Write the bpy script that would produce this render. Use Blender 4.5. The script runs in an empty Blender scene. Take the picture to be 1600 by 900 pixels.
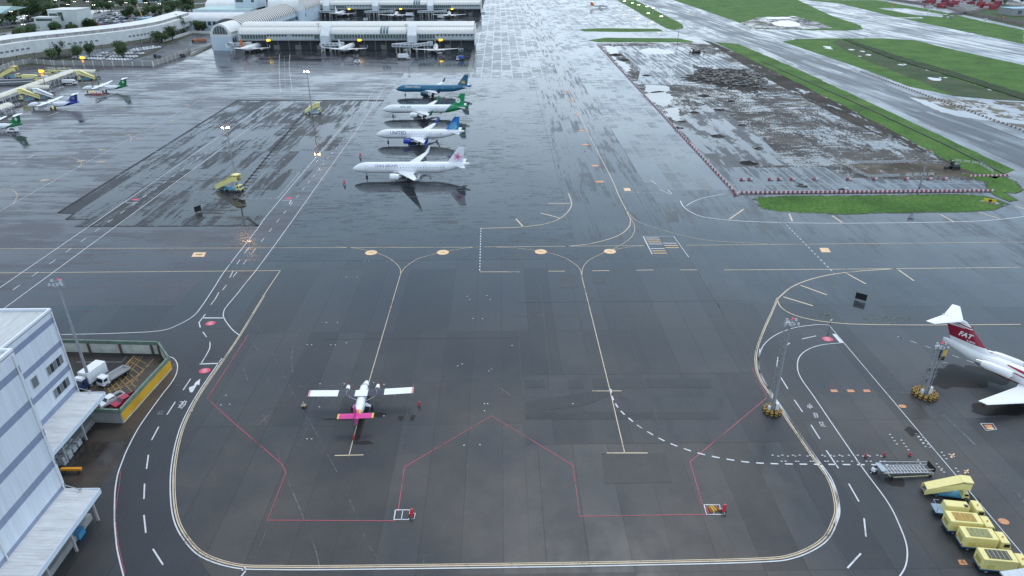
import bpy, bmesh, math, random
from mathutils import Vector, Matrix, noise
random.seed(7)
R = math.radians
scene = bpy.context.scene
C = scene.collection

# ------------------------------------------------------------------ camera, world, sun, exposure
H = 79.5; TH = R(26.7); PS = R(1.0); F = 1066.7
cd = bpy.data.cameras.new('camera'); cam = bpy.data.objects.new('camera', cd); C.objects.link(cam)
cam.location = (0, 0, H); cam.rotation_euler = (R(90) - TH, 0, -PS)
cd.sensor_width = 36; cd.lens = 24.0; cd.clip_start = 0.5; cd.clip_end = 9000
scene.camera = cam
SUN_EL, SUN_AZ = R(58), R(12)          # azimuth clockwise from +Y
w = bpy.data.worlds.new("World"); scene.world = w; w.use_nodes = True
nt = w.node_tree; nt.nodes.clear()
def N(nt, t, **k):
    n = nt.nodes.new(t)
    for a, b in k.items(): setattr(n, a, b)
    return n
sky = N(nt, 'ShaderNodeTexSky', sky_type='NISHITA', sun_disc=False, sun_elevation=SUN_EL, sun_rotation=SUN_AZ, air_density=1.0, dust_density=2.0, ozone_density=2.0)
hsv = N(nt, 'ShaderNodeHueSaturation'); hsv.inputs['Saturation'].default_value = 0.55
tc = N(nt, 'ShaderNodeTexCoord'); mp = N(nt, 'ShaderNodeMapping'); mp.inputs['Scale'].default_value = (1, 1, 3.5)
cl = N(nt, 'ShaderNodeTexNoise'); cl.inputs['Scale'].default_value = 2.3; cl.inputs['Detail'].default_value = 6; cl.inputs['Roughness'].default_value = .55
cr = N(nt, 'ShaderNodeValToRGB'); cr.color_ramp.elements[0].position = .33; cr.color_ramp.elements[1].position = .68
cr.color_ramp.elements[0].color = (.72, .80, .90, 1); cr.color_ramp.elements[1].color = (1.22, 1.17, 1.12, 1)
gr = N(nt, 'ShaderNodeValToRGB'); e_ = gr.color_ramp.elements; e_[0].position = .0; e_[0].color = (7.0, 7.7, 8.1, 1); e_[1].position = .62; e_[1].color = (5.3, 6.2, 7.5, 1)
q_ = e_.new(.16); q_.color = (6.8, 8.5, 10.2, 1); q_ = e_.new(.36); q_.color = (5.6, 7.9, 9.9, 1); mc = N(nt, 'ShaderNodeVectorMath', operation='MULTIPLY')
# brighter cloud low in the sky ahead and to the right, duller to the left
sx = N(nt, 'ShaderNodeSeparateXYZ')
dm = N(nt, 'ShaderNodeMapRange'); dm.inputs[1].default_value = -.42; dm.inputs[2].default_value = .12; dm.inputs[3].default_value = .86; dm.inputs[4].default_value = 1.14
zz = N(nt, 'ShaderNodeMapRange'); zz.inputs[1].default_value = .02; zz.inputs[2].default_value = .5; zz.inputs[3].default_value = 1.12; zz.inputs[4].default_value = .95
mu = N(nt, 'ShaderNodeMath', operation='MULTIPLY'); ms = N(nt, 'ShaderNodeVectorMath', operation='SCALE')
mx = N(nt, 'ShaderNodeMixRGB'); mx.inputs[0].default_value = .82
bg = N(nt, 'ShaderNodeBackground'); bg.inputs['Strength'].default_value = 0.10
wo = N(nt, 'ShaderNodeOutputWorld')
L_ = nt.links.new
L_(tc.outputs['Generated'], mp.inputs[0]); L_(mp.outputs[0], cl.inputs['Vector']); L_(cl.outputs['Fac'], cr.inputs[0])
L_(tc.outputs['Generated'], sx.inputs[0]); L_(sx.outputs['X'], dm.inputs[0]); L_(sx.outputs['Z'], zz.inputs[0])
L_(dm.outputs[0], mu.inputs[0]); L_(zz.outputs[0], mu.inputs[1]); L_(sx.outputs['Z'], gr.inputs[0]); L_(cr.outputs[0], mc.inputs[0]); L_(gr.outputs[0], mc.inputs[1]); L_(mc.outputs[0], ms.inputs[0]); L_(mu.outputs[0], ms.inputs['Scale'])
L_(sky.outputs[0], hsv.inputs['Color']); L_(hsv.outputs[0], mx.inputs[1]); L_(ms.outputs[0], mx.inputs[2])
L_(mx.outputs[0], bg.inputs['Color']); L_(bg.outputs[0], wo.inputs['Surface'])
sl = bpy.data.lights.new('sun', 'SUN'); sl.energy = 0.6; sl.angle = R(18); sl.color = (1, .96, .9)
so = bpy.data.objects.new('sun', sl); C.objects.link(so)
sd = Vector((math.sin(SUN_AZ) * math.cos(SUN_EL), math.cos(SUN_AZ) * math.cos(SUN_EL), math.sin(SUN_EL)))
so.rotation_euler = (-sd).to_track_quat('-Z', 'Y').to_euler(); so.location = (0, 0, 200)
scene.view_settings.view_transform = 'Standard'; scene.view_settings.look = 'None'
scene.view_settings.exposure = 0.74; scene.view_settings.gamma = 1

# ------------------------------------------------------------------ helpers
_fw = (math.sin(PS) * math.cos(TH), math.cos(PS) * math.cos(TH), -math.sin(TH))
_rt = (math.cos(PS), -math.sin(PS), 0)
_up = (math.sin(PS) * math.sin(TH), math.cos(PS) * math.sin(TH), math.cos(TH))
def P(px, py, z=0.0):
    "survey: the place in the scene, at height z, seen at pixel (px,py) of the 1600x900 photo"
    a = (px - 800) / F; b = (450 - py) / F
    d = [_fw[i] + a * _rt[i] + b * _up[i] for i in range(3)]
    t = (z - H) / d[2]
    return Vector((d[0] * t, d[1] * t, z))

MATS = {}
def mat(name, col, rough=.5, metal=0.0, var=.06, scale=1.2, emit=None, es=0, spec=.5, alpha=None):
    if name in MATS: return MATS[name]
    m = bpy.data.materials.new(name); m.use_nodes = True; t = m.node_tree
    b = t.nodes['Principled BSDF']; b.inputs['Roughness'].default_value = rough; b.inputs['Metallic'].default_value = metal
    b.inputs['Specular IOR Level'].default_value = spec
    g = N(t, 'ShaderNodeTexCoord'); n = N(t, 'ShaderNodeTexNoise'); n.inputs['Scale'].default_value = scale; n.inputs['Detail'].default_value = 5
    r = N(t, 'ShaderNodeMapRange'); r.inputs[3].default_value = 1 - 2 * var; r.inputs[4].default_value = 1 + 2 * var
    v = N(t, 'ShaderNodeVectorMath', operation='SCALE'); v.inputs[0].default_value = col[:3]
    t.links.new(g.outputs['Object'], n.inputs['Vector']); t.links.new(n.outputs['Fac'], r.inputs[0]); t.links.new(r.outputs[0], v.inputs['Scale'])
    t.links.new(v.outputs[0], b.inputs['Base Color'])
    if emit: b.inputs['Emission Color'].default_value = (*emit, 1); b.inputs['Emission Strength'].default_value = es
    MATS[name] = m; return m
def worn(name, col, amount=.3, scale=2.2, rough=.5):
    "paint with chips and scuffed gaps that let the pavement show"
    m = mat(name, col, rough, var=.12, scale=.7); t = m.node_tree; b = t.nodes['Principled BSDF']; o = t.nodes['Material Output']
    g = N(t, 'ShaderNodeNewGeometry'); n = N(t, 'ShaderNodeTexNoise'); n.inputs['Scale'].default_value = scale; n.inputs['Detail'].default_value = 6; n.inputs['Roughness'].default_value = .75
    n2 = N(t, 'ShaderNodeTexNoise'); n2.inputs['Scale'].default_value = .13; n2.inputs['Detail'].default_value = 3; a = N(t, 'ShaderNodeMath', operation='ADD'); r = N(t, 'ShaderNodeMapRange')
    r.inputs[1].default_value = 1.0 - amount * .75 + .12; r.inputs[2].default_value = 1.0 - amount * .75 + .38; tr = N(t, 'ShaderNodeBsdfTransparent'); mx = N(t, 'ShaderNodeMixShader')
    L = t.links.new; L(g.outputs['Position'], n.inputs['Vector']); L(g.outputs['Position'], n2.inputs['Vector']); L(n.outputs['Fac'], a.inputs[0]); L(n2.outputs['Fac'], a.inputs[1]); L(a.outputs[0], r.inputs[0]); L(r.outputs[0], mx.inputs[0]); L(b.outputs[0], mx.inputs[1]); L(tr.outputs[0], mx.inputs[2]); L(mx.outputs[0], o.inputs['Surface'])
    return m

class MB:
    def __init__(s): s.v = []; s.f = []; s.m = []
    def add(s, vs, fs, mi=0):
        o = len(s.v); s.v += [tuple(p) for p in vs]
        for f in fs: s.f.append(tuple(i + o for i in f)); s.m.append(mi)
        return s
    def box(s, c, d, mi=0, rz=0.0, top=(1, 1), sh=(0, 0)):
        x, y, z = d[0] / 2, d[1] / 2, d[2] / 2; vs = []
        for k, (tx, ty) in ((-1, (1, 1)), (1, top)):
            for a, b in ((-1, -1), (1, -1), (1, 1), (-1, 1)):
                X = a * x * tx + (sh[0] if k > 0 else 0); Y = b * y * ty + (sh[1] if k > 0 else 0)
                vs.append((c[0] + X * math.cos(rz) - Y * math.sin(rz), c[1] + X * math.sin(rz) + Y * math.cos(rz), c[2] + k * z))
        return s.add(vs, [(3, 2, 1, 0), (4, 5, 6, 7), (0, 1, 5, 4), (1, 2, 6, 5), (2, 3, 7, 6), (3, 0, 4, 7)], mi)
    def span(s, a, b, mi=0):
        return s.box([(a[i] + b[i]) / 2 for i in range(3)], [abs(b[i] - a[i]) for i in range(3)], mi)
    def cyl(s, p0, p1, r0, r1=None, n=8, mi=0, caps=True):
        r1 = r0 if r1 is None else r1
        p0 = Vector(p0); p1 = Vector(p1); d = (p1 - p0).normalized()
        u = d.orthogonal().normalized(); v = d.cross(u); vs = []
        for p, r in ((p0, r0), (p1, r1)):
            for i in range(n):
                a = 2 * math.pi * i / n; vs.append(p + (u * math.cos(a) + v * math.sin(a)) * r)
        fs = [(i, (i + 1) % n, n + (i + 1) % n, n + i) for i in range(n)]
        if caps: fs += [tuple(range(n))[::-1], tuple(range(n, 2 * n))]
        return s.add(vs, fs, mi)
    def loft(s, rings, mi=0, closed=True, caps=True):
        n = len(rings[0]); vs = [p for r in rings for p in r]; fs = []
        for k in range(len(rings) - 1):
            for i in range(n if closed else n - 1):
                j = (i + 1) % n; fs.append((k * n + i, k * n + j, (k + 1) * n + j, (k + 1) * n + i))
        if caps and closed: fs += [tuple(range(n))[::-1], tuple(range((len(rings) - 1) * n, len(rings) * n))]
        return s.add(vs, fs, mi)
    def bar(s, p0, p1, w=.1, mi=0): return s.cyl(p0, p1, w, w, 4, mi)
    def blob(s, c, r, mi=0, n=8, k=5, sc=(1, 1, 1)):
        rings = []
        for j in range(k + 1):
            ph = -math.pi / 2 + math.pi * j / k; rr = max(math.cos(ph), .02)
            rings.append([(c[0] + r * sc[0] * rr * math.cos(2 * math.pi * i / n), c[1] + r * sc[1] * rr * math.sin(2 * math.pi * i / n), c[2] + r * sc[2] * math.sin(ph)) for i in range(n)])
        return s.loft(rings, mi)
    def build(s, name, mats, parent=None, smooth=False, loc=None, bevel=0):
        me = bpy.data.meshes.new(name); me.from_pydata(s.v, [], s.f)
        if not isinstance(mats, (list, tuple)): mats = [mats]
        for m in mats: me.materials.append(m)
        me.polygons.foreach_set('material_index', s.m)
        bm = bmesh.new(); bm.from_mesh(me); bmesh.ops.recalc_face_normals(bm, faces=bm.faces)
        bm.to_mesh(me); bm.free()
        if smooth:
            me.polygons.foreach_set('use_smooth', [True] * len(me.polygons))
            try: me.set_sharp_from_angle(angle=R(40))
            except Exception: pass
        o = bpy.data.objects.new(name, me); C.objects.link(o)
        if parent: o.parent = parent
        if loc is not None: o.location = loc
        if bevel:
            b = o.modifiers.new('bevel', 'BEVEL'); b.width = bevel; b.segments = 2; b.limit_method = 'ANGLE'
        return o

def tag(o, label=None, cat=None, group=None, kind=None):
    if label: o['label'] = label
    if cat: o['category'] = cat
    if group: o['group'] = group
    if kind or (label and cat): o['kind'] = kind or 'thing'
    return o
def thing(name, label, cat, loc=(0, 0, 0), rz=0.0, group=None):
    o = bpy.data.objects.new(name, None); C.objects.link(o); o.location = loc; o.rotation_euler = (0, 0, rz); o.empty_display_size = .5
    return tag(o, label, cat, group)
KIDS = {}
def copy_tree(o, loc=None, rz=None, label=None, parent=None, group=None, sc=None):
    c = o.copy(); C.objects.link(c)
    if parent is not None: c.parent = parent
    for ch in list(o.children): copy_tree(ch, parent=c)
    if loc is not None: c.location = loc
    if rz is not None: c.rotation_euler = (0, 0, rz)
    if label: c['label'] = label
    if group: c['group'] = group
    if sc: c.scale = (sc, sc, sc)
    return c
def smooth_path(pts, sub=8):
    if len(pts) < 3: return pts
    out = []; n = len(pts)
    for i in range(n - 1):
        p0 = pts[max(i - 1, 0)]; p1 = pts[i]; p2 = pts[i + 1]; p3 = pts[min(i + 2, n - 1)]
        for k in range(sub):
            t = k / sub
            out.append(.5 * ((2 * p1) + (p2 - p0) * t + (2 * p0 - 5 * p1 + 4 * p2 - p3) * t * t + (3 * p1 - p0 - 3 * p2 + p3) * t ** 3))
    out.append(pts[-1]); return out

# ------------------------------------------------------------------ ground materials
def pavement(name, base, base2=None, wet=.5, slab=(7.5, 4.5), streak=(.05, .16), big=.012, dryr=.45, wetr=.03, contrast=.12, joint=.5, slabw=.25, bump=.15, rot=0.0, jw=.012, ior=1.4, seed=0.0, dryspec=.35, tone=.12, wetdark=.75, bigamp=.6, cross=0.0, jwet=0.0, fine=.35, ygrad=None):
    m = bpy.data.materials.new(name); m.use_nodes = True; t = m.node_tree; L = t.links.new
    b = t.nodes['Principled BSDF']; b.inputs['IOR'].default_value = ior
    g = N(t, 'ShaderNodeNewGeometry')
    mp = N(t, 'ShaderNodeMapping'); mp.inputs['Rotation'].default_value = (0, 0, rot); mp.inputs['Location'].default_value = (seed * 13.7, seed * 7.1, 0); L(g.outputs['Position'], mp.inputs[0])
    n1 = N(t, 'ShaderNodeTexNoise'); n1.inputs['Scale'].default_value = big; n1.inputs['Detail'].default_value = 4; L(mp.outputs[0], n1.inputs['Vector'])
    m2 = N(t, 'ShaderNodeMapping'); m2.inputs['Scale'].default_value = (streak[0], streak[1], 1); L(mp.outputs[0], m2.inputs[0])
    n2 = N(t, 'ShaderNodeTexNoise'); n2.inputs['Scale'].default_value = 1; n2.inputs['Detail'].default_value = 7; n2.inputs['Roughness'].default_value = .62; L(m2.outputs[0], n2.inputs['Vector'])
    br = N(t, 'ShaderNodeTexBrick'); br.offset = 0; br.inputs['Scale'].default_value = 1; br.inputs['Brick Width'].default_value = slab[0]; br.inputs['Row Height'].default_value = slab[1]
    br.inputs['Mortar Size'].default_value = jw * slab[1] if jw > 0 else 0; br.inputs['Color1'].default_value = (0, 0, 0, 1); br.inputs['Color2'].default_value = (1, 1, 1, 1); br.inputs['Mortar'].default_value = (.5, .5, .5, 1); br.inputs['Mortar Smooth'].default_value = 0
    L(mp.outputs[0], br.inputs['Vector'])
    bw = N(t, 'ShaderNodeRGBToBW'); L(br.outputs['Color'], bw.inputs[0])
    def ma(op, a, c):
        q = N(t, 'ShaderNodeMath', operation=op)
        for i, x in enumerate((a, c)):
            if hasattr(x, 'links') or hasattr(x, 'is_linked'): L(x, q.inputs[i])
            else: q.inputs[i].default_value = x
        return q.outputs[0]
    st = n2.outputs['Fac']
    if cross:
        m6 = N(t, 'ShaderNodeMapping'); m6.inputs['Scale'].default_value = (streak[1] * 1.1, streak[0] * .9, 1); L(mp.outputs[0], m6.inputs[0])
        n6 = N(t, 'ShaderNodeTexNoise'); n6.inputs['Scale'].default_value = 1; n6.inputs['Detail'].default_value = 7; n6.inputs['Roughness'].default_value = .62; L(m6.outputs[0], n6.inputs['Vector'])
        n7 = N(t, 'ShaderNodeTexNoise'); n7.inputs['Scale'].default_value = .03; L(mp.outputs[0], n7.inputs['Vector'])
        r7 = N(t, 'ShaderNodeMapRange'); r7.inputs[1].default_value = .5 - .25 * cross; r7.inputs[2].default_value = .7 - .25 * cross; L(n7.outputs['Fac'], r7.inputs[0])
        mx_ = N(t, 'ShaderNodeMix'); L(r7.outputs[0], mx_.inputs[0]); L(n2.outputs['Fac'], mx_.inputs[2]); L(n6.outputs['Fac'], mx_.inputs[3]); st = mx_.outputs[0]
    m8 = N(t, 'ShaderNodeMapping'); m8.inputs['Scale'].default_value = (streak[0] * 5, streak[1] * 5, 1); L(mp.outputs[0], m8.inputs[0])
    n8 = N(t, 'ShaderNodeTexNoise'); n8.inputs['Scale'].default_value = 1; n8.inputs['Detail'].default_value = 3; L(m8.outputs[0], n8.inputs['Vector'])
    s = ma('ADD', ma('ADD', st, ma('MULTIPLY', ma('SUBTRACT', n8.outputs['Fac'], .5), fine)), ma('MULTIPLY', ma('SUBTRACT', n1.outputs['Fac'], .5), bigamp))
    if jwet: s = ma('ADD', s, ma('MULTIPLY', br.outputs['Fac'], jwet))
    s = ma('ADD', s, ma('MULTIPLY', ma('SUBTRACT', bw.outputs[0], .5), slabw))
    if ygrad:
        sy = N(t, 'ShaderNodeSeparateXYZ'); L(g.outputs['Position'], sy.inputs[0]); gy = N(t, 'ShaderNodeMapRange', interpolation_type='SMOOTHSTEP'); gy.inputs[1].default_value = ygrad[0]; gy.inputs[2].default_value = ygrad[1]; L(sy.outputs['Y'], gy.inputs[0]); gyo = gy.outputs[0]
        s = ma('ADD', s, ma('MULTIPLY', gyo, ygrad[2]))
    r = N(t, 'ShaderNodeMapRange', interpolation_type='SMOOTHSTEP'); r.inputs[1].default_value = 1 - wet - contrast; r.inputs[2].default_value = 1 - wet + contrast; L(s, r.inputs[0])
    wf = r.outputs[0]
    rr = N(t, 'ShaderNodeMapRange'); rr.inputs[3].default_value = dryr; rr.inputs[4].default_value = wetr; L(wf, rr.inputs[0]); L(ma('MULTIPLY', rr.outputs[0], ma('SUBTRACT', 1.0, ma('MULTIPLY', gyo, .68))) if ygrad else rr.outputs[0], b.inputs['Roughness'])
    sp = N(t, 'ShaderNodeMapRange'); sp.inputs[3].default_value = dryspec; sp.inputs[4].default_value = .5; L(wf, sp.inputs[0]); L(sp.outputs[0], b.inputs['Specular IOR Level'])
    # colour: two tones by broad noise, slab tone, fine grain, darker joints
    n3 = N(t, 'ShaderNodeTexNoise'); n3.inputs['Scale'].default_value = .045; n3.inputs['Detail'].default_value = 8; n3.inputs['Roughness'].default_value = .6; L(g.outputs['Position'], n3.inputs['Vector'])
    r3 = N(t, 'ShaderNodeMapRange'); r3.inputs[1].default_value = .4; r3.inputs[2].default_value = .66; L(n3.outputs['Fac'], r3.inputs[0])
    c = N(t, 'ShaderNodeMixRGB'); c.inputs[1].default_value = (*base, 1); c.inputs[2].default_value = (*(base2 or base), 1); L(ma('MULTIPLY', r3.outputs[0], ma('SUBTRACT', 1.0, ma('MULTIPLY', gyo, .8))) if ygrad else r3.outputs[0], c.inputs[0])
    n4 = N(t, 'ShaderNodeTexNoise'); n4.inputs['Scale'].default_value = 1.7; n4.inputs['Detail'].default_value = 6; n4.inputs['Roughness'].default_value = .8; L(g.outputs['Position'], n4.inputs['Vector'])
    k = ma('ADD', ma('ADD', 1.0 - .5 * tone, ma('MULTIPLY', bw.outputs[0], tone)), ma('MULTIPLY', ma('SUBTRACT', n4.outputs['Fac'], .5), .5))
    k = ma('MULTIPLY', k, ma('SUBTRACT', 1.0, ma('MULTIPLY', br.outputs['Fac'], joint)))
    k = ma('MULTIPLY', k, ma('SUBTRACT', 1.0, ma('MULTIPLY', wf, 1 - wetdark)))
    v = N(t, 'ShaderNodeVectorMath', operation='SCALE'); L(c.outputs[0], v.inputs[0]); L(k, v.inputs['Scale']); L(v.outputs[0], b.inputs['Base Color'])
    bp = N(t, 'ShaderNodeBump'); bp.inputs['Strength'].default_value = bump; bp.inputs['Distance'].default_value = .02
    n5 = N(t, 'ShaderNodeTexNoise'); n5.inputs['Scale'].default_value = 2.2; n5.inputs['Detail'].default_value = 3; L(g.outputs['Position'], n5.inputs['Vector'])
    hh = ma('MULTIPLY', n5.outputs['Fac'], ma('SUBTRACT', 1.06, wf)); L(hh, bp.inputs['Height']); L(bp.outputs[0], b.inputs['Normal'])
    return m
A_NEAR = pavement('asphalt_near', (.040, .045, .051), (.084, .077, .070), wet=.42, slab=(6.2, 34), streak=(.07, .05), contrast=.3, dryr=.5, wetr=.2, slabw=.18, joint=.30, jw=.0026, tone=.40, bump=.1, ygrad=(88, 150, .20))
A_MID = pavement('asphalt_wet', (.034, .042, .050), (.046, .052, .057), wet=.575, slab=(8, 5), streak=(.13, .60), contrast=.05, dryr=.40, wetr=.035, slabw=.06, joint=.2, big=.02, seed=1, jw=.01, bigamp=.42, fine=.45, dryspec=.3)
A_LEFT = pavement('asphalt_left', (.050, .046, .054), (.064, .058, .064), wet=.50, slab=(9, 6), streak=(.03, .22), contrast=.10, dryr=.36, wetr=.06, slabw=.06, joint=.25, big=.02, seed=2, jw=.01, bigamp=.7, fine=.5)
A_RECT = pavement('asphalt_patch', (.026, .028, .031), (.038, .037, .039), wet=.51, slab=(5, 26), streak=(.06, .42), contrast=.03, dryr=.5, wetr=.03, slabw=.22, joint=.3, big=.04, seed=3, jw=.004, dryspec=.3, cross=.8, bigamp=.5, fine=.5, jwet=.08)
A_TAXI = pavement('taxiway_asphalt', (.030, .036, .042), (.042, .046, .050), wet=.55, slab=(5, 22), streak=(.5, .035), contrast=.07, dryr=.36, wetr=.045, slabw=.14, joint=.35, big=.03, seed=4, jw=.004, bigamp=.5, fine=.5)
C_FAR = pavement('concrete_wet', (.11, .118, .12), (.15, .15, .145), wet=.465, slab=(7, 11), streak=(.13, .16), contrast=.05, dryr=.34, wetr=.03, slabw=.2, joint=-.3, big=.025, seed=5, jw=.03, tone=.3, jwet=.22, bigamp=.6, fine=.5)
C_TILE = pavement('concrete_tile', (.085, .10, .11), (.115, .125, .13), wet=.53, slab=(5, 12), streak=(.12, .16), contrast=.12, dryr=.32, wetr=.07, slabw=.2, joint=-.2, big=.02, seed=6, jw=.02, tone=.35, jwet=.1)
C_RIGHT = pavement('concrete_right', (.042, .050, .057), (.066, .073, .080), wet=.56, slab=(5, 16), streak=(.06, .4), contrast=.10, dryr=.36, wetr=.05, slabw=.12, joint=.35, big=.025, seed=7, jw=.004, tone=.25, cross=.9, rot=.0)
C_RWY = pavement('runway_surface', (.055, .06, .068), (.085, .09, .098), wet=.48, slab=(10, 60), streak=(.16, .01), contrast=.14, dryr=.42, wetr=.10, slabw=.12, joint=.15, big=.01, seed=8, jw=.002, rot=-.06)
C_SHOULDER = pavement('shoulder_concrete', (.10, .108, .115), (.15, .155, .16), wet=.47, slab=(9, 9), streak=(.12, .02), contrast=.2, dryr=.42, wetr=.12, slabw=.1, joint=.2, seed=9, jw=.004)
T_DARK = pavement('taxiway_dark', (.032, .035, .042), (.05, .053, .06), wet=.40, slab=(4, 60), streak=(.25, .012), contrast=.22, dryr=.42, wetr=.12, slabw=.22, joint=.15, seed=10, jw=.002, dryspec=.3, rot=-.06)
SLABS = pavement('worn_slabs', (.045, .052, .06), (.07, .075, .08), wet=.465, slab=(4, 40), streak=(.34, .04), contrast=.05, dryr=.42, wetr=.05, slabw=.1, joint=-.4, big=.03, seed=11, jw=.008, tone=.25, jwet=.16, fine=.5)
MUD = pavement('mud', (.044, .041, .038), (.095, .088, .078), wet=.455, slab=(40, 7), streak=(.12, .34), rot=1.5708, contrast=.035, dryr=.7, wetr=.02, slabw=.10, joint=0, big=.04, seed=12, jw=0, dryspec=.2, bump=.8, wetdark=1.4, bigamp=.6, fine=.7, cross=.5)
RUBBLE = pavement('rubble', (.04, .036, .033), (.075, .07, .065), wet=.28, slab=(2, 1.4), streak=(.2, .3), contrast=.05, dryr=.85, wetr=.05, slabw=.3, joint=.6, big=.05, seed=13, jw=.08, dryspec=.1, bump=1, tone=.9)
A_ROAD = pavement('service_road_asphalt', (.034, .038, .045), (.044, .046, .050), wet=.42, slab=(7, 30), streak=(.06, .04), contrast=.25, dryr=.45, wetr=.12, slabw=.1, joint=.15, seed=14, jw=.002)
A_LOT = pavement('parking_asphalt', (.05, .05, .052), (.08, .08, .08), wet=.4, slab=(12, 12), streak=(.05, .05), contrast=.2, dryr=.5, wetr=.15, joint=.1, seed=15)
POND = pavement('puddle_mud', (.20, .19, .17), (.26, .25, .23), wet=.9, slab=(30, 30), streak=(.05, .05), contrast=.05, dryr=.5, wetr=.01, slabw=0, joint=0, big=.02, seed=16, jw=0, bump=.02, wetdark=1)

def grass_mat(name, c1, c2, c3):
    m = bpy.data.materials.new(name); m.use_nodes = True; t = m.node_tree; L = t.links.new
    b = t.nodes['Principled BSDF']; b.inputs['Roughness'].default_value = .8; b.inputs['Specular IOR Level'].default_value = .15
    g = N(t, 'ShaderNodeNewGeometry')
    n = N(t, 'ShaderNodeTexNoise'); n.inputs['Scale'].default_value = .05; n.inputs['Detail'].default_value = 9; n.inputs['Roughness'].default_value = .65
    n2 = N(t, 'ShaderNodeTexNoise'); n2.inputs['Scale'].default_value = .8; n2.inputs['Detail'].default_value = 8; n2.inputs['Roughness'].default_value = .75
    L(g.outputs['Position'], n.inputs['Vector']); L(g.outputs['Position'], n2.inputs['Vector'])
    r = N(t, 'ShaderNodeValToRGB'); e = r.color_ramp.elements; e[0].position = .35; e[0].color = (*c1, 1); e[1].position = .68; e[1].color = (*c3, 1)
    q = e.new(.52); q.color = (*c2, 1); L(n.outputs['Fac'], r.inputs[0])
    mr = N(t, 'ShaderNodeMapRange'); mr.inputs[1].default_value = .3; mr.inputs[2].default_value = .7; mr.inputs[3].default_value = .45; mr.inputs[4].default_value = 1.55; L(n2.outputs['Fac'], mr.inputs[0])
    v = N(t, 'ShaderNodeVectorMath', operation='SCALE'); L(r.outputs[0], v.inputs[0]); L(mr.outputs[0], v.inputs['Scale']); L(v.outputs[0], b.inputs['Base Color'])
    bp = N(t, 'ShaderNodeBump'); bp.inputs['Strength'].default_value = .8; bp.inputs['Distance'].default_value = .3; L(n2.outputs['Fac'], bp.inputs['Height']); L(bp.outputs[0], b.inputs['Normal'])
    return m
GRASS = grass_mat('grass_green', (.038, .090, .014), (.060, .140, .019), (.095, .165, .036))
GRASS_D = grass_mat('grass_rough', (.035, .055, .02), (.05, .08, .03), (.09, .085, .055))
LAND = grass_mat('land', (.045, .055, .03), (.06, .065, .045), (.08, .08, .065))

# ------------------------------------------------------------------ ground sheets
def sheet(name, pts, z, m, kind='structure', th=None, label=None, cat=None):
    pts = [Vector((p[0], p[1], z)) for p in pts]
    bm = bmesh.new(); vs = [bm.verts.new(p) for p in pts]; f = bm.faces.new(vs)
    if f.normal.z < 0: pass
    f.normal_update()
    if f.normal.z < 0: f.normal_flip()
    if th:
        r = bmesh.ops.extrude_face_region(bm, geom=[f]); 
        for v in [g for g in r['geom'] if isinstance(g, bmesh.types.BMVert)]: v.co.z += th
        bmesh.ops.recalc_face_normals(bm, faces=bm.faces)
    bmesh.ops.triangulate(bm, faces=bm.faces)
    me = bpy.data.meshes.new(name); bm.to_mesh(me); bm.free(); me.materials.append(m)
    o = bpy.data.objects.new(name, me); C.objects.link(o); o['kind'] = kind
    if label: o['label'] = label
    return o
def pp(*a, z=0): return [P(x, y, z) for x, y in a]
def rect(x0, y0, x1, y1): return [(x0, y0), (x1, y0), (x1, y1), (x0, y1)]
sheet('ground', rect(-4000, -400, 4000, 5000), 0, LAND)
sheet('apron', [(-400, 20), (175, 20), (175, 212), (175, 300), (215, 1300), (-23, 1300), (-23, 1010), (-600, 1010), (-600, 780), (-253, 780), (-253, 643), (-258, 534), (-330, 526), (-420, 505), (-420, 20)], .004, A_MID)
sheet('apron_near', [(-70, 20), (175, 20), (175, 176), (-100, 176), (-100, 120), (-70, 100)], .008, A_NEAR)
sheet('apron_left', [(-420, 150), (-80, 150), (-80, 176), (-66, 176), (-66, 560), (-253, 590), (-258, 533), (-330, 525), (-420, 504)], .012, A_LEFT)
sheet('asphalt_patch', pp((91, 333), (116, 334), (103, 343), (137, 343), (117, 354), (403, 353), (600, 156), (371, 156)), .018, A_RECT)
sheet('yard_ground', [(-120, 20), (-66, 20), (-66, 105), (-69, 128), (-120, 135)], .012, pavement('yard_asphalt', (.030, .028, .027), (.095, .072, .052), wet=.42, slab=(9, 12), streak=(.1, .06), contrast=.14, dryr=.55, wetr=.08, seed=20, joint=.15))
sheet('taxiway', [(22, 176), (53.5, 176), (53.5, 1300), (33, 1300)], .012, A_TAXI)
sheet('apron_far', [(-23, 470), (34, 470), (33, 1300), (-23, 1300)], .016, C_FAR)
sheet('taxiway_tiles', [(53.5, 236), (85, 236), (85, 680), (66, 760), (62, 1300), (53.5, 1300)], .012, C_TILE)
sheet('apron_right_far', [(62, 760), (100, 740), (235, 735), (215, 900), (220, 1300), (62, 1300)], .018, C_FAR)
sheet('apron_right', [(53.5, 149), (240, 140), (240, 236), (85, 236), (53.5, 236)], .012, C_RIGHT)
sheet('new_asphalt', [(4, 96), (54, 96), (54, 118), (4, 118)], .012, pavement('asphalt_newer', (.036, .041, .047), (.055, .056, .058), wet=.45, slab=(7, 30), streak=(.1, .05), contrast=.25, dryr=.5, wetr=.18, seed=31, joint=.2, jw=.003))
sheet('perimeter_road', pp((88, 526), (250, 519), (293, 505), (316, 482), (355, 420), (405, 420), (372, 462), (352, 490), (372, 527), (340, 575), (300, 628), (275, 690), (268, 770), (276, 815), (295, 850), (330, 900), (190, 900), (178, 800), (184, 725), (217, 665), (251, 619), (277, 585), (276, 568), (262, 557), (240, 545), (100, 540)), .020, A_ROAD)
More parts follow.
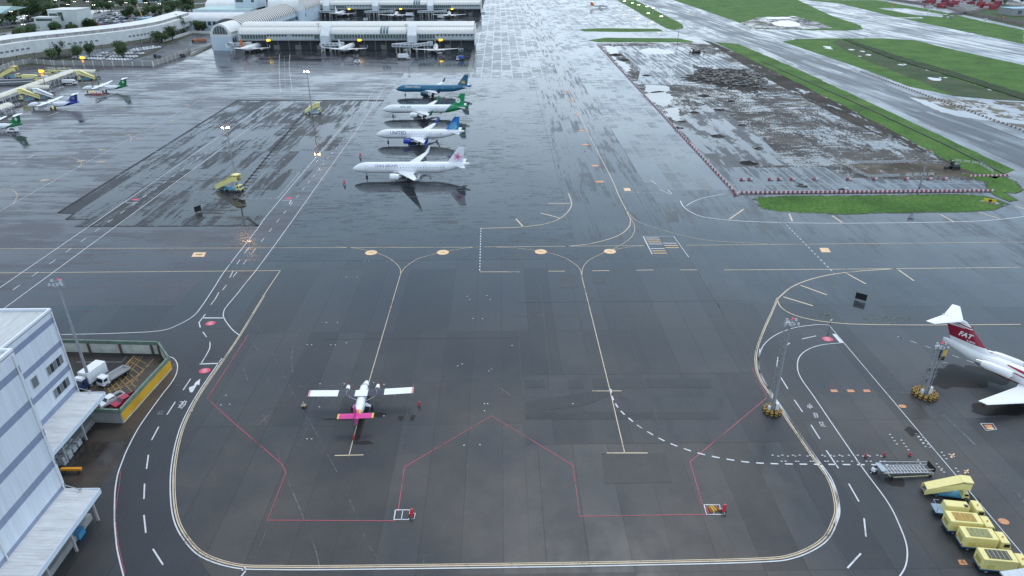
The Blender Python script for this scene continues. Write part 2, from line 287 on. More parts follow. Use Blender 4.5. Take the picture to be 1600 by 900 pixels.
# right: taxiway parallel to the runway, link, runway
sheet('taxiway_shoulder', [P(*q) for q in ((940, -30), (1700, -30), (1700, 420), (1605, 345), (1572, 305), (1560, 276), (1480, 232), (1300, 145), (1112, 66), (1050, 48), (1005, 26))], .020, C_SHOULDER)
sheet('parallel_taxiway', pp((985, -8), (1014, -8), (1029, 0), (1110, 28), (1225, 71), (1350, 118), (1600, 218), (1700, 258), (1700, 309), (1600, 263), (1350, 148), (1188, 75), (1065, 28), (997, 0)), .026, T_DARK)
sheet('runway', pp((1120, -14), (1180, -14), (1240, 0), (1375, 30), (1600, 69), (1700, 88), (1700, 130), (1600, 101), (1430, 62), (1345, 40), (1173, 0)), .024, C_RWY)
sheet('runway_link', pp((1130, 50), (1180, 47), (1320, 50), (1390, 55), (1330, 59), (1240, 60), (1190, 62)), .023, C_RWY)
def edge_(pts, amp, step):
    out = []; n = len(pts)
    for i in range(n):
        a = pts[i]; b = pts[(i + 1) % n]; k = max(1, int((b - a).length / step)); nr = Vector((-(b - a).y, (b - a).x, 0)).normalized()
        for j in range(k): p = a.lerp(b, j / k); out.append(p + nr * noise.noise(p * .21) * amp)
    return out
# construction area
sheet('construction_ground', pp((933, 68), (1085, 66), (1112, 70), (1500, 250), (1552, 276), (1550, 298), (1150, 300)), .020, MUD)
sheet('slab_field', pp((960, 72), (1060, 71), (1125, 90), (1165, 107), (1110, 110), (1098, 118), (1060, 132), (995, 132), (1000, 112)), .026, SLABS)
sheet('slab_field', pp((1075, 225), (1150, 300), (1550, 298), (1535, 282), (1460, 282), (1330, 278), (1290, 262), (1180, 262), (1130, 225)), .026, SLABS)
sheet('slab_field', pp((1052, 188), (1110, 160), (1190, 215), (1230, 258), (1130, 262), (1095, 240)), .028, pavement('worn_slabs_dark', (.06, .065, .07), (.08, .08, .085), wet=.46, slab=(4, 40), streak=(.16, .05), contrast=.08, dryr=.55, wetr=.03, slabw=.2, joint=.3, seed=22, jw=.006))
sheet('dirt_bank', pp((1110, 68), (1122, 70), (1190, 100), (1330, 162), (1480, 232), (1530, 262), (1500, 262), (1430, 236), (1330, 192), (1220, 135), (1160, 100)), .029, pavement('dark_dirt', (.045, .04, .034), (.085, .075, .062), wet=.36, slab=(40, 40), streak=(.2, .05), contrast=.06, dryr=.85, wetr=.05, slabw=0, joint=0, seed=44, jw=0, dryspec=.1, bump=.8))
sheet('rubble_field', edge_(pp((1072, 117), (1105, 107), (1165, 109), (1196, 136), (1178, 146), (1100, 131), (1066, 126)), 7, 1.5), .030, RUBBLE)
def puddle(pts, z=.034): sheet('puddle', edge_([p for p in smooth_path(pp(*pts) + [P(*pts[0])], 4)[:-1]], min(2.2, .25 * (P(*pts[0]) - P(*pts[len(pts) // 2])).length), 1.2), z, POND)
puddle([(944, 71), (962, 74), (966, 82), (962, 92), (975, 97), (985, 106), (978, 112), (966, 100), (954, 86)])
puddle([(1000, 78), (1018, 75), (1052, 80), (1050, 84), (1010, 84)])
puddle([(1004, 148), (1030, 142), (1050, 150), (1048, 162), (1036, 166), (1020, 160)]); puddle([(1040, 170), (1062, 168), (1060, 178), (1066, 189), (1050, 186), (1042, 178)])
puddle([(1008, 133), (1040, 134), (1045, 142), (1012, 145)])
sheet('dirt_bank', edge_(pp((1158, 36), (1185, 27), (1240, 25), (1285, 37), (1300, 44), (1240, 46), (1170, 44)), 2.5, 4), .10, MUD)
puddle([(1206, 35), (1232, 32), (1252, 39), (1236, 42), (1212, 40)], .14); puddle([(1194, 28), (1225, 26.5), (1236, 28.5), (1205, 30)], .14)
puddle([(1420, 152), (1450, 158), (1480, 170), (1545, 180), (1600, 190), (1600, 194), (1540, 188), (1480, 178)])
puddle([(1286, 72), (1296, 73), (1300, 77), (1292, 76)], .12)
puddle([(1450, 121), (1468, 123), (1470, 126), (1455, 125)], .12)

# ------------------------------------------------------------------ grass (one stuff object, slightly raised and uneven)
def grass(name, polys, m, label, th=.07):
    bm = bmesh.new()
    for pts in polys:
        f = bm.faces.new([bm.verts.new((p[0], p[1], 0.0)) for p in pts]); f.normal_update()
        if f.normal.z < 0: f.normal_flip()
        r = bmesh.ops.extrude_face_region(bm, geom=[f])
        for v in [g for g in r['geom'] if isinstance(g, bmesh.types.BMVert)]: v.co.z += th
    bmesh.ops.triangulate(bm, faces=bm.faces); bmesh.ops.recalc_face_normals(bm, faces=bm.faces)
    me = bpy.data.meshes.new(name); bm.to_mesh(me); bm.free(); me.materials.append(m)
    o = bpy.data.objects.new(name, me); C.objects.link(o); return tag(o, label, 'grass', kind='stuff')
def edge(pts, amp=1.0, step=5):
    "adds an uneven, overgrown edge to a polygon"
    out = []; n = len(pts)
    for i in range(n):
        a = pts[i]; b = pts[(i + 1) % n]; L = (b - a).length; k = max(1, int(L / step))
        nrm = Vector((-(b - a).y, (b - a).x, 0)).normalized() if L > 0 else Vector()
        for j in range(k):
            p = a.lerp(b, j / k); out.append(p + nrm * (noise.noise(p * .13) * amp * (0 if j == 0 else 1)))
    return out
GP = [
 [(905, 46), (940, 44), (1030, 45), (1036, 49), (980, 50), (912, 49)],
 [(918, 63), (945, 59), (1060, 60), (1080, 64), (1085, 66), (935, 66)],
 [(964, 0), (993, 0), (1066, 38), (1068, 44), (1055, 47), (1040, 44)],
 [(1112, 71), (1140, 86), (1200, 112), (1330, 175), (1450, 228), (1540, 272), (1500, 250), (1480, 240), (1440, 232), (1340, 200), (1230, 135), (1160, 100)],
 [(1500, 272), (1560, 274), (1585, 283), (1597, 296), (1585, 302), (1560, 300), (1545, 296), (1540, 285)],
 [(1178, 312), (1186, 308), (1330, 306), (1500, 304), (1545, 308), (1575, 319), (1550, 328), (1480, 331), (1300, 334), (1220, 331), (1190, 325)],
 [(1545, 299), (1568, 301), (1588, 313), (1578, 315), (1560, 308)],
 [(1040, -4), (1100, -4), (1170, -4), (1240, -3), (1300, 25), (1345, 40), (1348, 46), (1320, 48), (1180, 45), (1140, 30)],
  [(1222, 65), (1245, 61), (1300, 60), (1380, 60), (1430, 63), (1500, 80), (1600, 102), (1640, 112), (1640, 158), (1560, 156), (1490, 150), (1420, 135), (1340, 105)],
 [(1255, 0), (1370, 0), (1470, 18), (1530, 32), (1600, 47), (1600, 69), (1500, 48), (1400, 27), (1310, 5)],
]
# the narrow strip between construction area and taxiway, written in metres
gpolys = [edge(pp(*g), 1.3, 1.6 if i in (4, 5, 6) else 4) for i, g in enumerate(GP) if g is not GP[3]]
gpolys.append(edge([Vector(p + (0,)) for p in ((197, 655), (214, 640), (213, 500), (206, 330), (203, 258), (188, 247), (183, 262), (188, 330), (192, 450))], 1.2))
grass('grass', gpolys, GRASS, 'bright green mown grass between the taxiways and beside the runway')
rough = [edge(pp((1310, 62), (1400, 92), (1530, 136), (1600, 152), (1600, 158), (1560, 156), (1490, 150), (1440, 128), (1360, 98), (1318, 78), (1300, 66)), 1),
         edge(pp((1560, 5), (1600, 12), (1600, 44), (1540, 30), (1500, 22), (1530, 18)), 1)]
grass('rough_grass', rough, GRASS_D, 'dull rough grass and weeds along the drainage ditch', .085)
sheet('dirt_bank', [p for p in edge(pp((1420, 150), (1480, 155), (1560, 158), (1600, 160), (1600, 200), (1540, 188), (1470, 172)), 1)], .030, pavement('wet_dirt', (.13, .115, .09), (.2, .18, .15), wet=.40, slab=(40, 40), streak=(.12, .08), contrast=.03, dryr=.8, wetr=.03, slabw=0, joint=0, seed=24, jw=0, bump=.6, wetdark=1.2, dryspec=.1))
sheet('dirt_bank', pp((1305, 292 - 34), (1370, 257), (1455, 255), (1530, 268), (1540, 280), (1490, 276), (1420, 272), (1340, 272)), .034, pavement('sand', (.07, .06, .045), (.16, .14, .11), wet=.35, slab=(40, 40), streak=(.3, .3), contrast=.1, dryr=.8, wetr=.1, slabw=0, joint=0, seed=25, jw=0, dryspec=.1))

grass('ditch_weeds', [edge(pp((1316, 62), (1326, 62), (1400, 87), (1500, 116), (1640, 160), (1640, 170), (1590, 153), (1490, 121), (1390, 91)), 1.6, 2.5)], grass_mat('weeds', (.018, .032, .012), (.028, .048, .016), (.045, .065, .025)), 'dark tangled weeds along the ditch in the wide grass island', .5)
RIM = pavement('patch_rim', (.020, .021, .024), (.03, .03, .032), wet=.34, slab=(30, 30), streak=(.3, .3), contrast=.05, joint=0, dryr=.6, wetr=.1, slabw=0, jw=0, dryspec=.2)
random.seed(8)
for k in range(16):
    u = random.random(); x = 1330 + u * 230 + random.uniform(-12, 12); y = 76 + u * 70 + random.uniform(-4, 6); s_ = random.uniform(2, 6); puddle([(x - s_, y), (x, y - s_ * .14), (x + s_, y + s_ * .1), (x + s_ * .3, y + s_ * .25)], .15)
# ------------------------------------------------------------------ painted markings
W_PAINT = worn('white_paint', (.58, .59, .60), .02)
Y_PAINT = worn('cream_paint', (.56, .45, .31), .05)
O_PAINT = worn('orange_paint', (.58, .26, .12), .12)
PEACH = worn('peach_paint', (.76, .50, .27), .0)
R_PAINT = worn('red_paint', (.34, .055, .08), .10)
RED2 = mat('sign_red_paint', (.68, .05, .11), .5, var=.1)
FAINT = worn('worn_paint', (.13, .135, .14), .42, 1.2)
FAINTR = worn('worn_red_paint', (.12, .06, .065), .35, 1.2)
FAINTY = worn('worn_yellow_paint', (.20, .16, .11), .42, 1.2)
DARKP = mat('black_paint', (.02, .02, .02), .4)
SEAL = mat('joint_sealant', (.016, .017, .019), .4)
BLOTCH = pavement('dark_blotch', (.012, .011, .010), (.02, .018, .016), wet=.3, slab=(30, 30), joint=0, dryr=.5, wetr=.15, slabw=0, jw=0, dryspec=.3)
class Paint(MB):
    def __init__(s, name, m, z): super().__init__(); s.name = name; s.mt = m; s.z = z
    def line(s, pts, w=.3, dash=None, smooth=True, world=False, off=0.0):
        q = [Vector((p[0], p[1], 0)) for p in pts] if world else pp(*pts)
        if smooth: q = smooth_path(q, 10)
        segs = []
        if off:
            o2 = []
            for i, p in enumerate(q):
                d = (q[min(i + 1, len(q) - 1)] - q[max(i - 1, 0)]).normalized(); o2.append(p + Vector((-d.y, d.x, 0)) * off)
            q = o2
        if dash:
            on, gap = dash; cur = [q[0]]; acc = 0; is_on = True
            for a, b in zip(q, q[1:]):
                L = (b - a).length; pos = 0
                while L - pos > (on if is_on else gap) - acc:
                    pos += (on if is_on else gap) - acc; p = a.lerp(b, pos / L)
                    if is_on: cur.append(p); segs.append(cur)
                    cur = [p]; is_on = not is_on; acc = 0
                acc += L - pos
                if is_on: cur.append(b)
            if is_on and len(cur) > 1: segs.append(cur)
        else: segs = [q]
        for sg in segs:
            vs = []
            for i, p in enumerate(sg):
                a = sg[max(i - 1, 0)]; b = sg[min(i + 1, len(sg) - 1)]; d = (b - a)
                if d.length < 1e-6: d = Vector((1, 0, 0))
                d.normalize(); n = Vector((-d.y, d.x, 0)) * w / 2
                vs += [(p + n)[:2] + (s.z,), (p - n)[:2] + (s.z,)]
            s.add(vs, [(2 * i, 2 * i + 1, 2 * i + 3, 2 * i + 2) for i in range(len(sg) - 1)])
        return s
    def poly(s, pts, world=False):
        q = pts if world else pp(*pts)
        s.add([(p[0], p[1], s.z) for p in q], [tuple(range(len(q)))]); return s
    def disc(s, c, rx, ry=None, a=0, n=20, world=False):
        c = Vector((c[0], c[1], 0)) if world else P(*c); ry = ry or rx
        s.add([(c.x + rx * math.cos(t) * math.cos(a) - ry * math.sin(t) * math.sin(a), c.y + rx * math.cos(t) * math.sin(a) + ry * math.sin(t) * math.cos(a), s.z) for t in [2 * math.pi * i / n for i in range(n)]], [tuple(range(n))]); return s
    def done(s):
        o = s.build(s.name, s.mt); o['kind'] = 'structure'; return o
yel = Paint('taxi_marking', Y_PAINT, .044); whi = Paint('road_marking', W_PAINT, .048); red = Paint('stand_marking', R_PAINT, .040)
pea = Paint('position_marking', PEACH, .052); fai = Paint('worn_marking', FAINT, .036); fay = Paint('worn_taxi_marking', FAINTY, .038)
blk = Paint('number_marking', DARKP, .056); sea = Paint('pavement_joint', SEAL, .034); rd2 = Paint('stop_marking', RED2, .052); ora = Paint('apron_marking', O_PAINT, .050); blotch = Paint('dark_blotch', BLOTCH, .030)
wh2 = Paint('stop_lettering', W_PAINT, .058); far_ = Paint('worn_red_marking', FAINTR, .032)
# taxi lines
yel.line([(545, 713), (560, 655), (580, 585), (604, 503), (626, 428)], .16, smooth=False)
yel.line([(626, 428), (624, 418), (612, 406), (596, 398), (580, 393), (555, 388), (525, 386)], .16)
yel.line([(626, 428), (633, 418), (650, 406), (668, 400), (692, 394), (720, 389), (746, 386)], .16)
yel.line([(523, 712), (568, 711)], .22); yel.line([(976, 708), (953, 610), (909, 432)], .18, smooth=False)
yel.line([(909, 432), (905, 419), (888, 406), (868, 398), (845, 393), (810, 388), (770, 386)], .16)
yel.line([(909, 432), (911, 418), (920, 407), (935, 399), (953, 392), (985, 386), (1010, 384)], .16)
yel.line([(925, 611), (971, 611)], .22); yel.line([(948, 708), (1012, 708)], .25)
for a, b in (((-60, 389), (742, 386.5)), ((757, 386), (1010, 384)), ((1072, 383.5), (1660, 378))): yel.line([a, b], .22, smooth=False)
yel.line([(836, 0), (846, 54), (872, 107), (896, 160), (927, 224), (956, 280), (966, 304), (981, 334), (985, 345), (981, 357), (962, 370), (922, 381), (880, 385.5)], .3)
yel.line([(985, 340), (991, 352), (991, 362), (982, 375), (955, 391)], .16)
yel.line([(978, 328), (996, 346), (1040, 361), (1080, 371), (1120, 377), (1200, 381)], .16)
yel.line([(752, 357), (790, 356), (818, 354.5), (852, 350), (874, 342), (888, 330), (893, 318), (888, 302)], .34)
for a, b in (((806, 342), (818, 355)), ((845, 333), (875, 341)), ((857, 318), (891, 318))): yel.line([a, b], .5)
whi.line([(751.5, 357), (749.5, 424)], .3, dash=(1.0, 1.0))
yel.line([(750, 425), (812, 425)], .3)
for a, b in (((857, 424), (883, 424)), ((925, 423.5), (952, 423)), ((994, 422.5), (1021, 422)), ((1063, 422), (1089, 422)), ((1131, 422), (1300, 421)), ((1300, 421), (1640, 417.5))): yel.line([a, b], .3)
yel.line([(-60, 427), (200, 425), (438, 423)], .26, smooth=False)
BAY = [(438, 423), (412, 462), (376, 521), (350, 560), (318, 606), (298, 640), (283, 675), (273, 720), (270.5, 765), (276, 810), (293, 843), (320, 868), (370, 884), (430, 886.5), (520, 886.5), (800, 883), (1000, 879.5), (1180, 875), (1240, 868), (1285, 845), (1303, 815), (1307, 790), (1296, 750), (1268, 710), (1215, 632), (1190, 595), (1182, 570), (1184, 545), (1196, 512), (1207, 488), (1216, 466)]
yel.line(BAY, .22); whi.line(BAY[3:-3], .2, off=-.42); yel.line(BAY[1:], .14, off=.3)
yel.line([(1216, 466), (1240, 447), (1280, 433), (1330, 425), (1400, 420)], .34)
yel.line([(1215, 470), (1221, 481), (1240, 492), (1270, 500), (1310, 505), (1350, 507), (1450, 508), (1595, 507)], .28)
for a, b in (((1224, 464), (1270, 478)), ((1251, 446), (1292, 461)), ((1322, 427), (1353, 444)), ((1404, 422), (1428, 439))): yel.line([a, b], .5)
whi.line([(1063, 314), (1068, 323), (1080, 332), (1101, 339.5), (1150, 345), (1225, 348), (1322, 349), (1487, 347), (1562, 343), (1640, 333)], .34)
whi.line([(1072, 322), (1084, 315), (1101, 309), (1133, 303)], .3)
for a, b in (((1162, 327), (1139, 343)), ((1233, 334), (1238, 346)), ((1300, 337), (1316, 348)), ((1469, 335), (1491, 347)), ((1530, 332), (1562, 342)), ((1585, 322), (1612, 330))): yel.line([a, b], .55)
whi.line([(1225, 348), (1303, 427)], .26, dash=(1.1, 1.1))
# mandatory stencil beside the crossing
whi.line([(1005, 369.5), (1053, 369.5), (1076, 402)], .2, smooth=False); whi.line([(1005, 369.5), (1019, 397.5)], .3)
def stripes(x0, y0, x1, y1, n, sl=.55):
    for i in range(n):
        y = y0 + (y1 - y0) * (i + .5) / n; dx = (y - y0) * sl
        (whi if i % 3 == 0 else pea).line([(x0 + dx, y), (x1 + dx, y)], .42)
stripes(1008, 370.5, 1029, 383, 4); stripes(1035, 378.5, 1056, 389, 3); stripes(1016, 387, 1037, 397.5, 3)
whi.line([(975, 300), (1050, 303)], .2, dash=(1, 1.2)); pea.poly([(974, 294), (984, 294), (986, 298.5), (976, 298.5)]); pea.poly([(1280, 387.5), (1294, 387.5), (1298, 394.5), (1284, 394.5)])
pea.poly([(303, 394.5), (322, 394.5), (319, 401.5), (299, 401.5)]); blk.line([(306, 398), (316, 398)], .5)
for a, b in (((1017, 282), (1025, 288)), ((1030, 296), (1048, 304)), ((1043, 297), (1050, 303))): whi.line([a, b], .3)
for c in ((580, 395), (692, 394.5), (845, 393.5), (953, 393)):
    pea.disc(c, 1.75); q = P(*c); blk.line([(q.x - .7, q.y + .1), (q.x + .1, q.y + .2), (q.x + .5, q.y - .5)], .2, world=True, smooth=False)
for c in ((937, 284), (929, 259), (915, 226), (909, 204)): ora.disc(c, 1.7, 1.3)
for y in (178, 156, 142): ora.poly([(880 + (y - 142) * .45, y), (889 + (y - 142) * .45, y), (890 + (y - 142) * .45, y + 2), (881 + (y - 142) * .45, y + 2)])
# left half
fai_l = [(0, 330), (128, 258), (199, 219), (263, 185), (322, 151), (387, 122)]
whi.line([(-30, 346)] + fai_l, .2, smooth=False)
for g in ([(-30, 293), (0, 295), (20, 298), (27, 306), (21, 318)], [(-30, 244), (60, 244), (107, 245.5), (126, 252), (124, 262)], [(40, 200), (124, 203), (185, 207), (204, 214), (203, 222)]): yel.line(g, .2)
pe2 = Paint('faded_position_marking', worn('faded_peach_paint', (.46, .34, .24), .30), .053)
for c in ((27, 306), (70, 282), (126, 252), (158, 253), (160, 234), (219, 217.5), (201, 211), (233, 197), (263, 193), (271, 188), (291, 164)): pe2.disc(c, 1.8, 1.3)
pe2.done()
def mline(x, y0, y1, w=.25, dash=None): whi.line([(x, y0), (x, y1)], w, dash, world=True, smooth=False)
mline(-121.6, 100, 395); mline(-130, 135, 395); mline(-125.8, 135, 395, .22, (3, 5))
whi.line([(600, 130), (586, 140), (578, 150), (571, 163), (537, 196), (432, 319), (402, 358), (354, 420), (335, 449), (315, 479), (302, 494), (280, 507), (250, 517), (180, 521), (95, 523)], .22)
whi.line([(634, 120), (602, 137), (588, 158), (560, 200), (540, 228), (480, 312), (446, 360), (402, 420), (385, 441), (370, 460), (355, 478), (350, 486), (350, 497), (362, 514), (374, 524)], .22)
mline(-71.8, 150, 400, .2, (3, 5))
whi.line([(437, 85), (436, 100), (438, 145)], .2); whi.line([(453, 85), (452, 105), (457, 145)], .2); whi.line([(444, 88), (446, 145)], .2, (2, 3))
whi.line([(414, 269), (468, 269)], .2, (1, 1)); whi.line([(468, 269), (434, 310)], .2, (1, .5)); whi.line([(434, 310), (374, 310)], .2, (1.2, 1)); whi.line([(374, 310), (414, 269)], .15, (1, .5))
whi.line([(440, 313), (457, 313)], .3); whi.line([(455, 313), (452, 319)], .3); rd2.disc((451, 310), 1.2, .8); rd2.disc((211, 312), 1.2, .8); whi.line([(196, 317), (216, 317)], .3)
for a, b in (((-20, 243), (60, 243)), ):
    fai.line([a, b], .2)
for x, y in ((72, 215), (80, 221), (86, 215), (94, 211), (102, 210), (98, 220), (141, 187), (149, 188), (152, 196), (155, 195), (96, 222), (88, 219)): whi.line([(x - 2.5, y), (x + 2.5, y - .6)], .5)
for a, b in (((32, 181), (50, 175)), ((37, 182), (75, 181.5)), ((75, 181.5), (92, 175)), ((60, 222), (69, 219)), ((42, 247), (52, 243)), ((18, 257), (28, 253)), ((100, 151), (165, 151)), ((165, 151), (182, 145)), ((160, 127), (214, 126)), ((214, 126), (228, 121)), ((122, 208), (130, 204)), ((-10, 210), (8, 203))): whi.line([a, b], .45)
yel.line([(80, 169), (240, 170)], .2); yel.line([(110, 178), (240, 176)], .15); whi.line([(205, 155), (290, 157)], .2)
# perimeter road left
whi.line([(261, 557), (271, 560), (277, 569), (276, 583), (268, 598), (251, 620), (219, 665), (200, 700), (192, 719), (184, 742), (180, 767), (179, 790), (179, 815), (181, 840), (184, 863), (193, 900), (200, 925)], .2)
for a, b in (((298, 592), (286, 610)), ((274, 628), (261, 648)), ((248, 667), (237, 688)), ((232, 711), (229, 733)), ((226, 756), (225, 780)), ((225, 805), (228, 833)), ((239, 858), (255, 883)), ((342, 457), (336, 468)), ((364, 424), (359, 434)), ((375, 406), (370, 413)), ((390, 386), (382, 396)), ((378, 892), (384, 886)), ((384, 892), (374, 905))): whi.line([a, b], .22)
whi.line([(315, 497), (350, 497)], .42); whi.line([(321, 491), (311, 504), (313, 512)], .25, smooth=False); whi.line([(317, 519), (323, 527)], .25); whi.line([(328, 534), (327, 546), (314, 569)], .22); whi.line([(312, 569), (342, 568)], .4)
for c in ((329, 505.5), (320, 579.5)): 
    rd2.disc(c, 1.15, 1.0)
    for k in range(3): wh2.line([(c[0] - 4, c[1] - 2 + 2 * k), (c[0] + 4, c[1] - 2.2 + 2 * k)], .12)
    wh2.line([(c[0] + 2, c[1] - 3), (c[0] - 1.5, c[1] + 3)], .12)
whi.poly([(313, 592), (311.5, 602), (308, 601), (301, 613), (297, 613.5), (295, 606), (303, 602.5), (305, 598)])
for a, b in (((292, 627), (288, 633)), ((289, 626), (282, 636)), ((286, 628), (279, 637)), ((290, 632), (283, 639)), ((281, 628), (291, 628)), ((279, 633), (289, 633)), ((278, 637), (285, 637))): whi.line([a, b], .16)
fai.poly([(276, 598), (287, 598), (283, 604), (273, 604)]); fai.poly([(247, 642), (257, 642), (255, 648), (245, 648)])
red.line([(186, 737), (184, 757), (178, 800), (182, 850), (192, 898)], .1, off=.25)
# perimeter road right
whi.line([(1295, 508), (1283, 507.5), (1271, 508), (1243, 512), (1215, 522), (1196, 536), (1187, 553), (1185, 572), (1191, 589), (1208, 619), (1240, 664), (1285, 731), (1305, 766), (1310, 792), (1306, 818)], .2)
whi.line([(1315, 536), (1285, 539), (1263, 546), (1249, 558), (1246, 575), (1252, 592), (1271, 619), (1300, 662), (1346, 729), (1387, 785), (1407, 825), (1417, 856), (1415, 884), (1402, 906)], .2)
whi.line([(1295, 508), (1600, 869), (1620, 893)], .16, smooth=False); whi.poly([(1300, 522), (1307, 522), (1318, 536), (1313, 537)])
rd2.disc((1293, 530), 1.2, 1.0)
for k in range(3): wh2.line([(1288, 528 + 2 * k), (1297, 528 + 2 * k)], .12)
wh2.line([(1290, 527), (1295, 533)], .12)
for a, b in (((1253, 530), (1275, 525)), ((1225, 543), (1234, 536)), ((1215, 558), (1214, 573)), ((1220, 590), (1231, 608)), ((1241, 625), (1254, 644)), ((1267, 664), (1281, 686)), ((1291, 704), (1310, 732)), ((1326, 756), (1342, 784)), ((1350, 810), (1353, 839)), ((1345, 865), (1324, 888)), ((1405, 527), (1411, 529)), ): whi.line([a, b], .24)
def glyph(c, strokes, s=1.0):
    for st in strokes: whi.line([(c[0] + x * s, c[1] + y * s) for x, y in st], .15, smooth=False)
glyph((1265, 635), [[(-4, -2), (4, 2)], [(0, -4), (1, 4)], [(-3, 2), (4, -1)], [(-4, 0), (0, 3)], [(-1, -3), (5, 2)]])
glyph((1274, 649), [[(-4, -3), (3, -3)], [(-3, 0), (4, 0)], [(-2, -3), (0, 4)], [(2, -3), (4, 3)], [(-2, 3), (5, 3)]])
glyph((1284, 663), [[(-4, -3), (2, -3)], [(-2, 0), (4, 1)], [(-4, -3), (0, 4)], [(1, -3), (3, 4)], [(-1, 3.5), (6, 3.5)], [(-3, -1), (4, 3)]])
whi.line([(954, 608), (958, 624), (968, 640), (984, 655), (1004, 670), (1040, 690), (1090, 708), (1150, 720), (1200, 724.5), (1300, 726), (1388, 726.5)], .3, dash=(1.3, 1.15))
random.seed(3)
for i in range(24):
    x = 1207 + i * 7.3 + random.uniform(-3, 3); whi.line([(x, 711.5 + (i % 2) * 1.5), (x + 3.2, 711.5 + (i % 2) * 1.5)], .2)
    if i % 3: whi.line([(x + 5, 721), (x + 8, 721)], .2)
for x, y, n in ((1389, 679, 4), (1407, 688, 4), (1434, 682, 3), (1430, 678, 5), (1441, 684, 4), (1433, 719, 2), (1470, 707, 3), (1462, 725, 3), (1470, 733, 2), (1482, 710, 2), (1492, 732, 2)):
    for k in range(n): whi.line([(x + k * 3.6, y + k * 5), (x + k * 3.6 + 3, y + k * 5)], .2)
for c in ((1488, 712), (1510, 737)): pea.line([(c[0] - 4, c[1] - 2), (c[0] + 4, c[1] + 2)], .22); pea.line([(c[0] + 3, c[1] - 3), (c[0] - 3, c[1] + 3)], .22)
for x in (1303, 1329, 1354): ora.poly([(x - 6, 609), (x + 4, 609), (x + 7, 613), (x - 4, 613)])
ora.disc((1410, 635), .75, .55); ora.disc((1568, 815), .8, .65); ora.poly([(1496, 875), (1507, 875), (1513, 883), (1500, 883)]); blk.line([(1501, 877), (1508, 881)], .15)
whi.line([(1532, 662), (1551, 662), (1557, 671), (1541, 673), (1532, 662)], .16, smooth=False); ora.poly([(1537, 664), (1549, 664), (1551, 668), (1541, 669)]); pea.poly([(1541, 669), (1552, 668), (1553, 671), (1543, 671)])
fai.line([(1459, 629), (1480, 655), (1499, 672), (1520, 692), (1545, 722), (1575, 755), (1605, 790)], .35)
whi.line([(1402, 526), (1588, 590)], .18, dash=(1.3, 1.5)); fai.line([(1375, 612), (1460, 615), (1545, 614)], .2); far_.line([(1460, 620), (1530, 650), (1600, 660)], .15)
fai.line([(1360, 425), (1442, 498)], .2); fai.line([(1455, 632), (1475, 655)], .2)
# red stand outlines
for g in ([(388, 523), (324, 623), (364, 660), (440, 725), (447, 738), (418, 813), (618, 814)], [(622, 800), (632, 730), (768, 650), (895, 727), (906, 807), (1106, 804)], [(1098, 790), (1078, 722), (1198, 622)]): red.line(g, .17, smooth=False)
red.line([(1198, 620), (1175, 575)], .12)
# equipment boxes
for x, y, w2 in ((618, 797, 23), (1100, 789, 24)):
    sx = -3 if x < 800 else 5
    whi.line([(x, y), (x + w2, y), (x + w2 + sx * .8, y + 15), (x + sx * .8, y + 15), (x, y)], .2, smooth=False); whi.line([(x + w2 / 2, y), (x + w2 / 2 + sx * .8, y + 15)], .12)
whi.line([(1124, 795), (1130, 795), (1133, 804), (1127, 804)], .15, smooth=False); whi.line([(645, 802), (649, 802), (647, 811), (642, 811)], .12, smooth=False)
REPAIR = pavement('repair_asphalt', (.030, .033, .037), (.042, .044, .046), wet=.45, slab=(30, 30), streak=(.1, .1), contrast=.3, dryr=.42, wetr=.2, slabw=0, joint=0, jw=0, seed=61); REPAIR2 = pavement('repair_asphalt_grey', (.036, .040, .044), (.054, .053, .052), wet=.4, slab=(30, 30), streak=(.1, .1), contrast=.3, dryr=.48, wetr=.22, slabw=0, joint=0, jw=0, seed=62)
# faded lines, joints and scuffs on the near apron
for g in ([(355, 550), (366, 554), (376, 565), (385, 590), (400, 625), (420, 670), (440, 725), (462, 780), (490, 850), (500, 890)], [(392, 507), (403, 511), (415, 530), (430, 560), (450, 600), (490, 670), (525, 735), (550, 790), (575, 850), (600, 885)], [(465, 515), (458, 540), (456, 570), (461, 592), (472, 604)], [(405, 560), (433, 558)], [(417, 592), (425, 607)], [(392, 532), (398, 541), (405, 550)]): fai.line(g, .14)
for g in ([(470, 604), (560, 602), (720, 602), (760, 601)], [(470, 604), (440, 630), (395, 672)], [(768, 598), (816, 630)]): fay.line(g, .12)
far_.line([(700, 495), (1120, 493)], .12); far_.line([(820, 492), (860, 492)], .2)
for x in (3.9, ): sea.line([(x, 40), (x, 176)], .13, world=True)
for x in (-48, -42, -36, -18, -11.5, -6, 0): fai.line([(x, 66), (x, 118)], .05, world=True)
for x, a, b in ((48.6, 176, 300), (22, 150, 470), (53.5, 100, 330), (29, 100, 240), (10, 118, 160), (36, 130, 200)): sea.line([(x, a), (x, b)], .16, world=True)
for y, a, b in ((118, 4, 54), (96, 4, 50), (176, -66, 22), (150, 4, 60), (133, -40, 4), (470, -23, 34), (300, 54, 85)): sea.line([(a, y), (b, y)], .1, world=True)
sea.line([(1120, 472), (1330, 900)], .1, smooth=False); sea.line([(345, 460), (349, 545), (345, 562)], .12); sea.line([(288, 515), (375, 512)], .12); sea.line([(292, 560), (345, 560)], .12); sea.line([(205, 585), (290, 560)], .1)
for (x0, y0, x1, y1) in ((820, 594, 850, 606), (888, 594, 910, 607), (925, 592, 1108, 606), (820, 644, 1120, 655), (1040, 330, 1058, 347), (875, 430, 900, 450), (925, 434, 945, 442)): sea_p = [(x0, y0), (x1, y0), (x1 + 3, y1), (x0 + 1, y1)]; Paint('asphalt_repair', REPAIR, .0335).poly(sea_p).done()
Paint('asphalt_repair', REPAIR, .0325).poly([(820, 628), (925, 612), (925, 610), (990, 600), (920, 632), (822, 646)]).done()
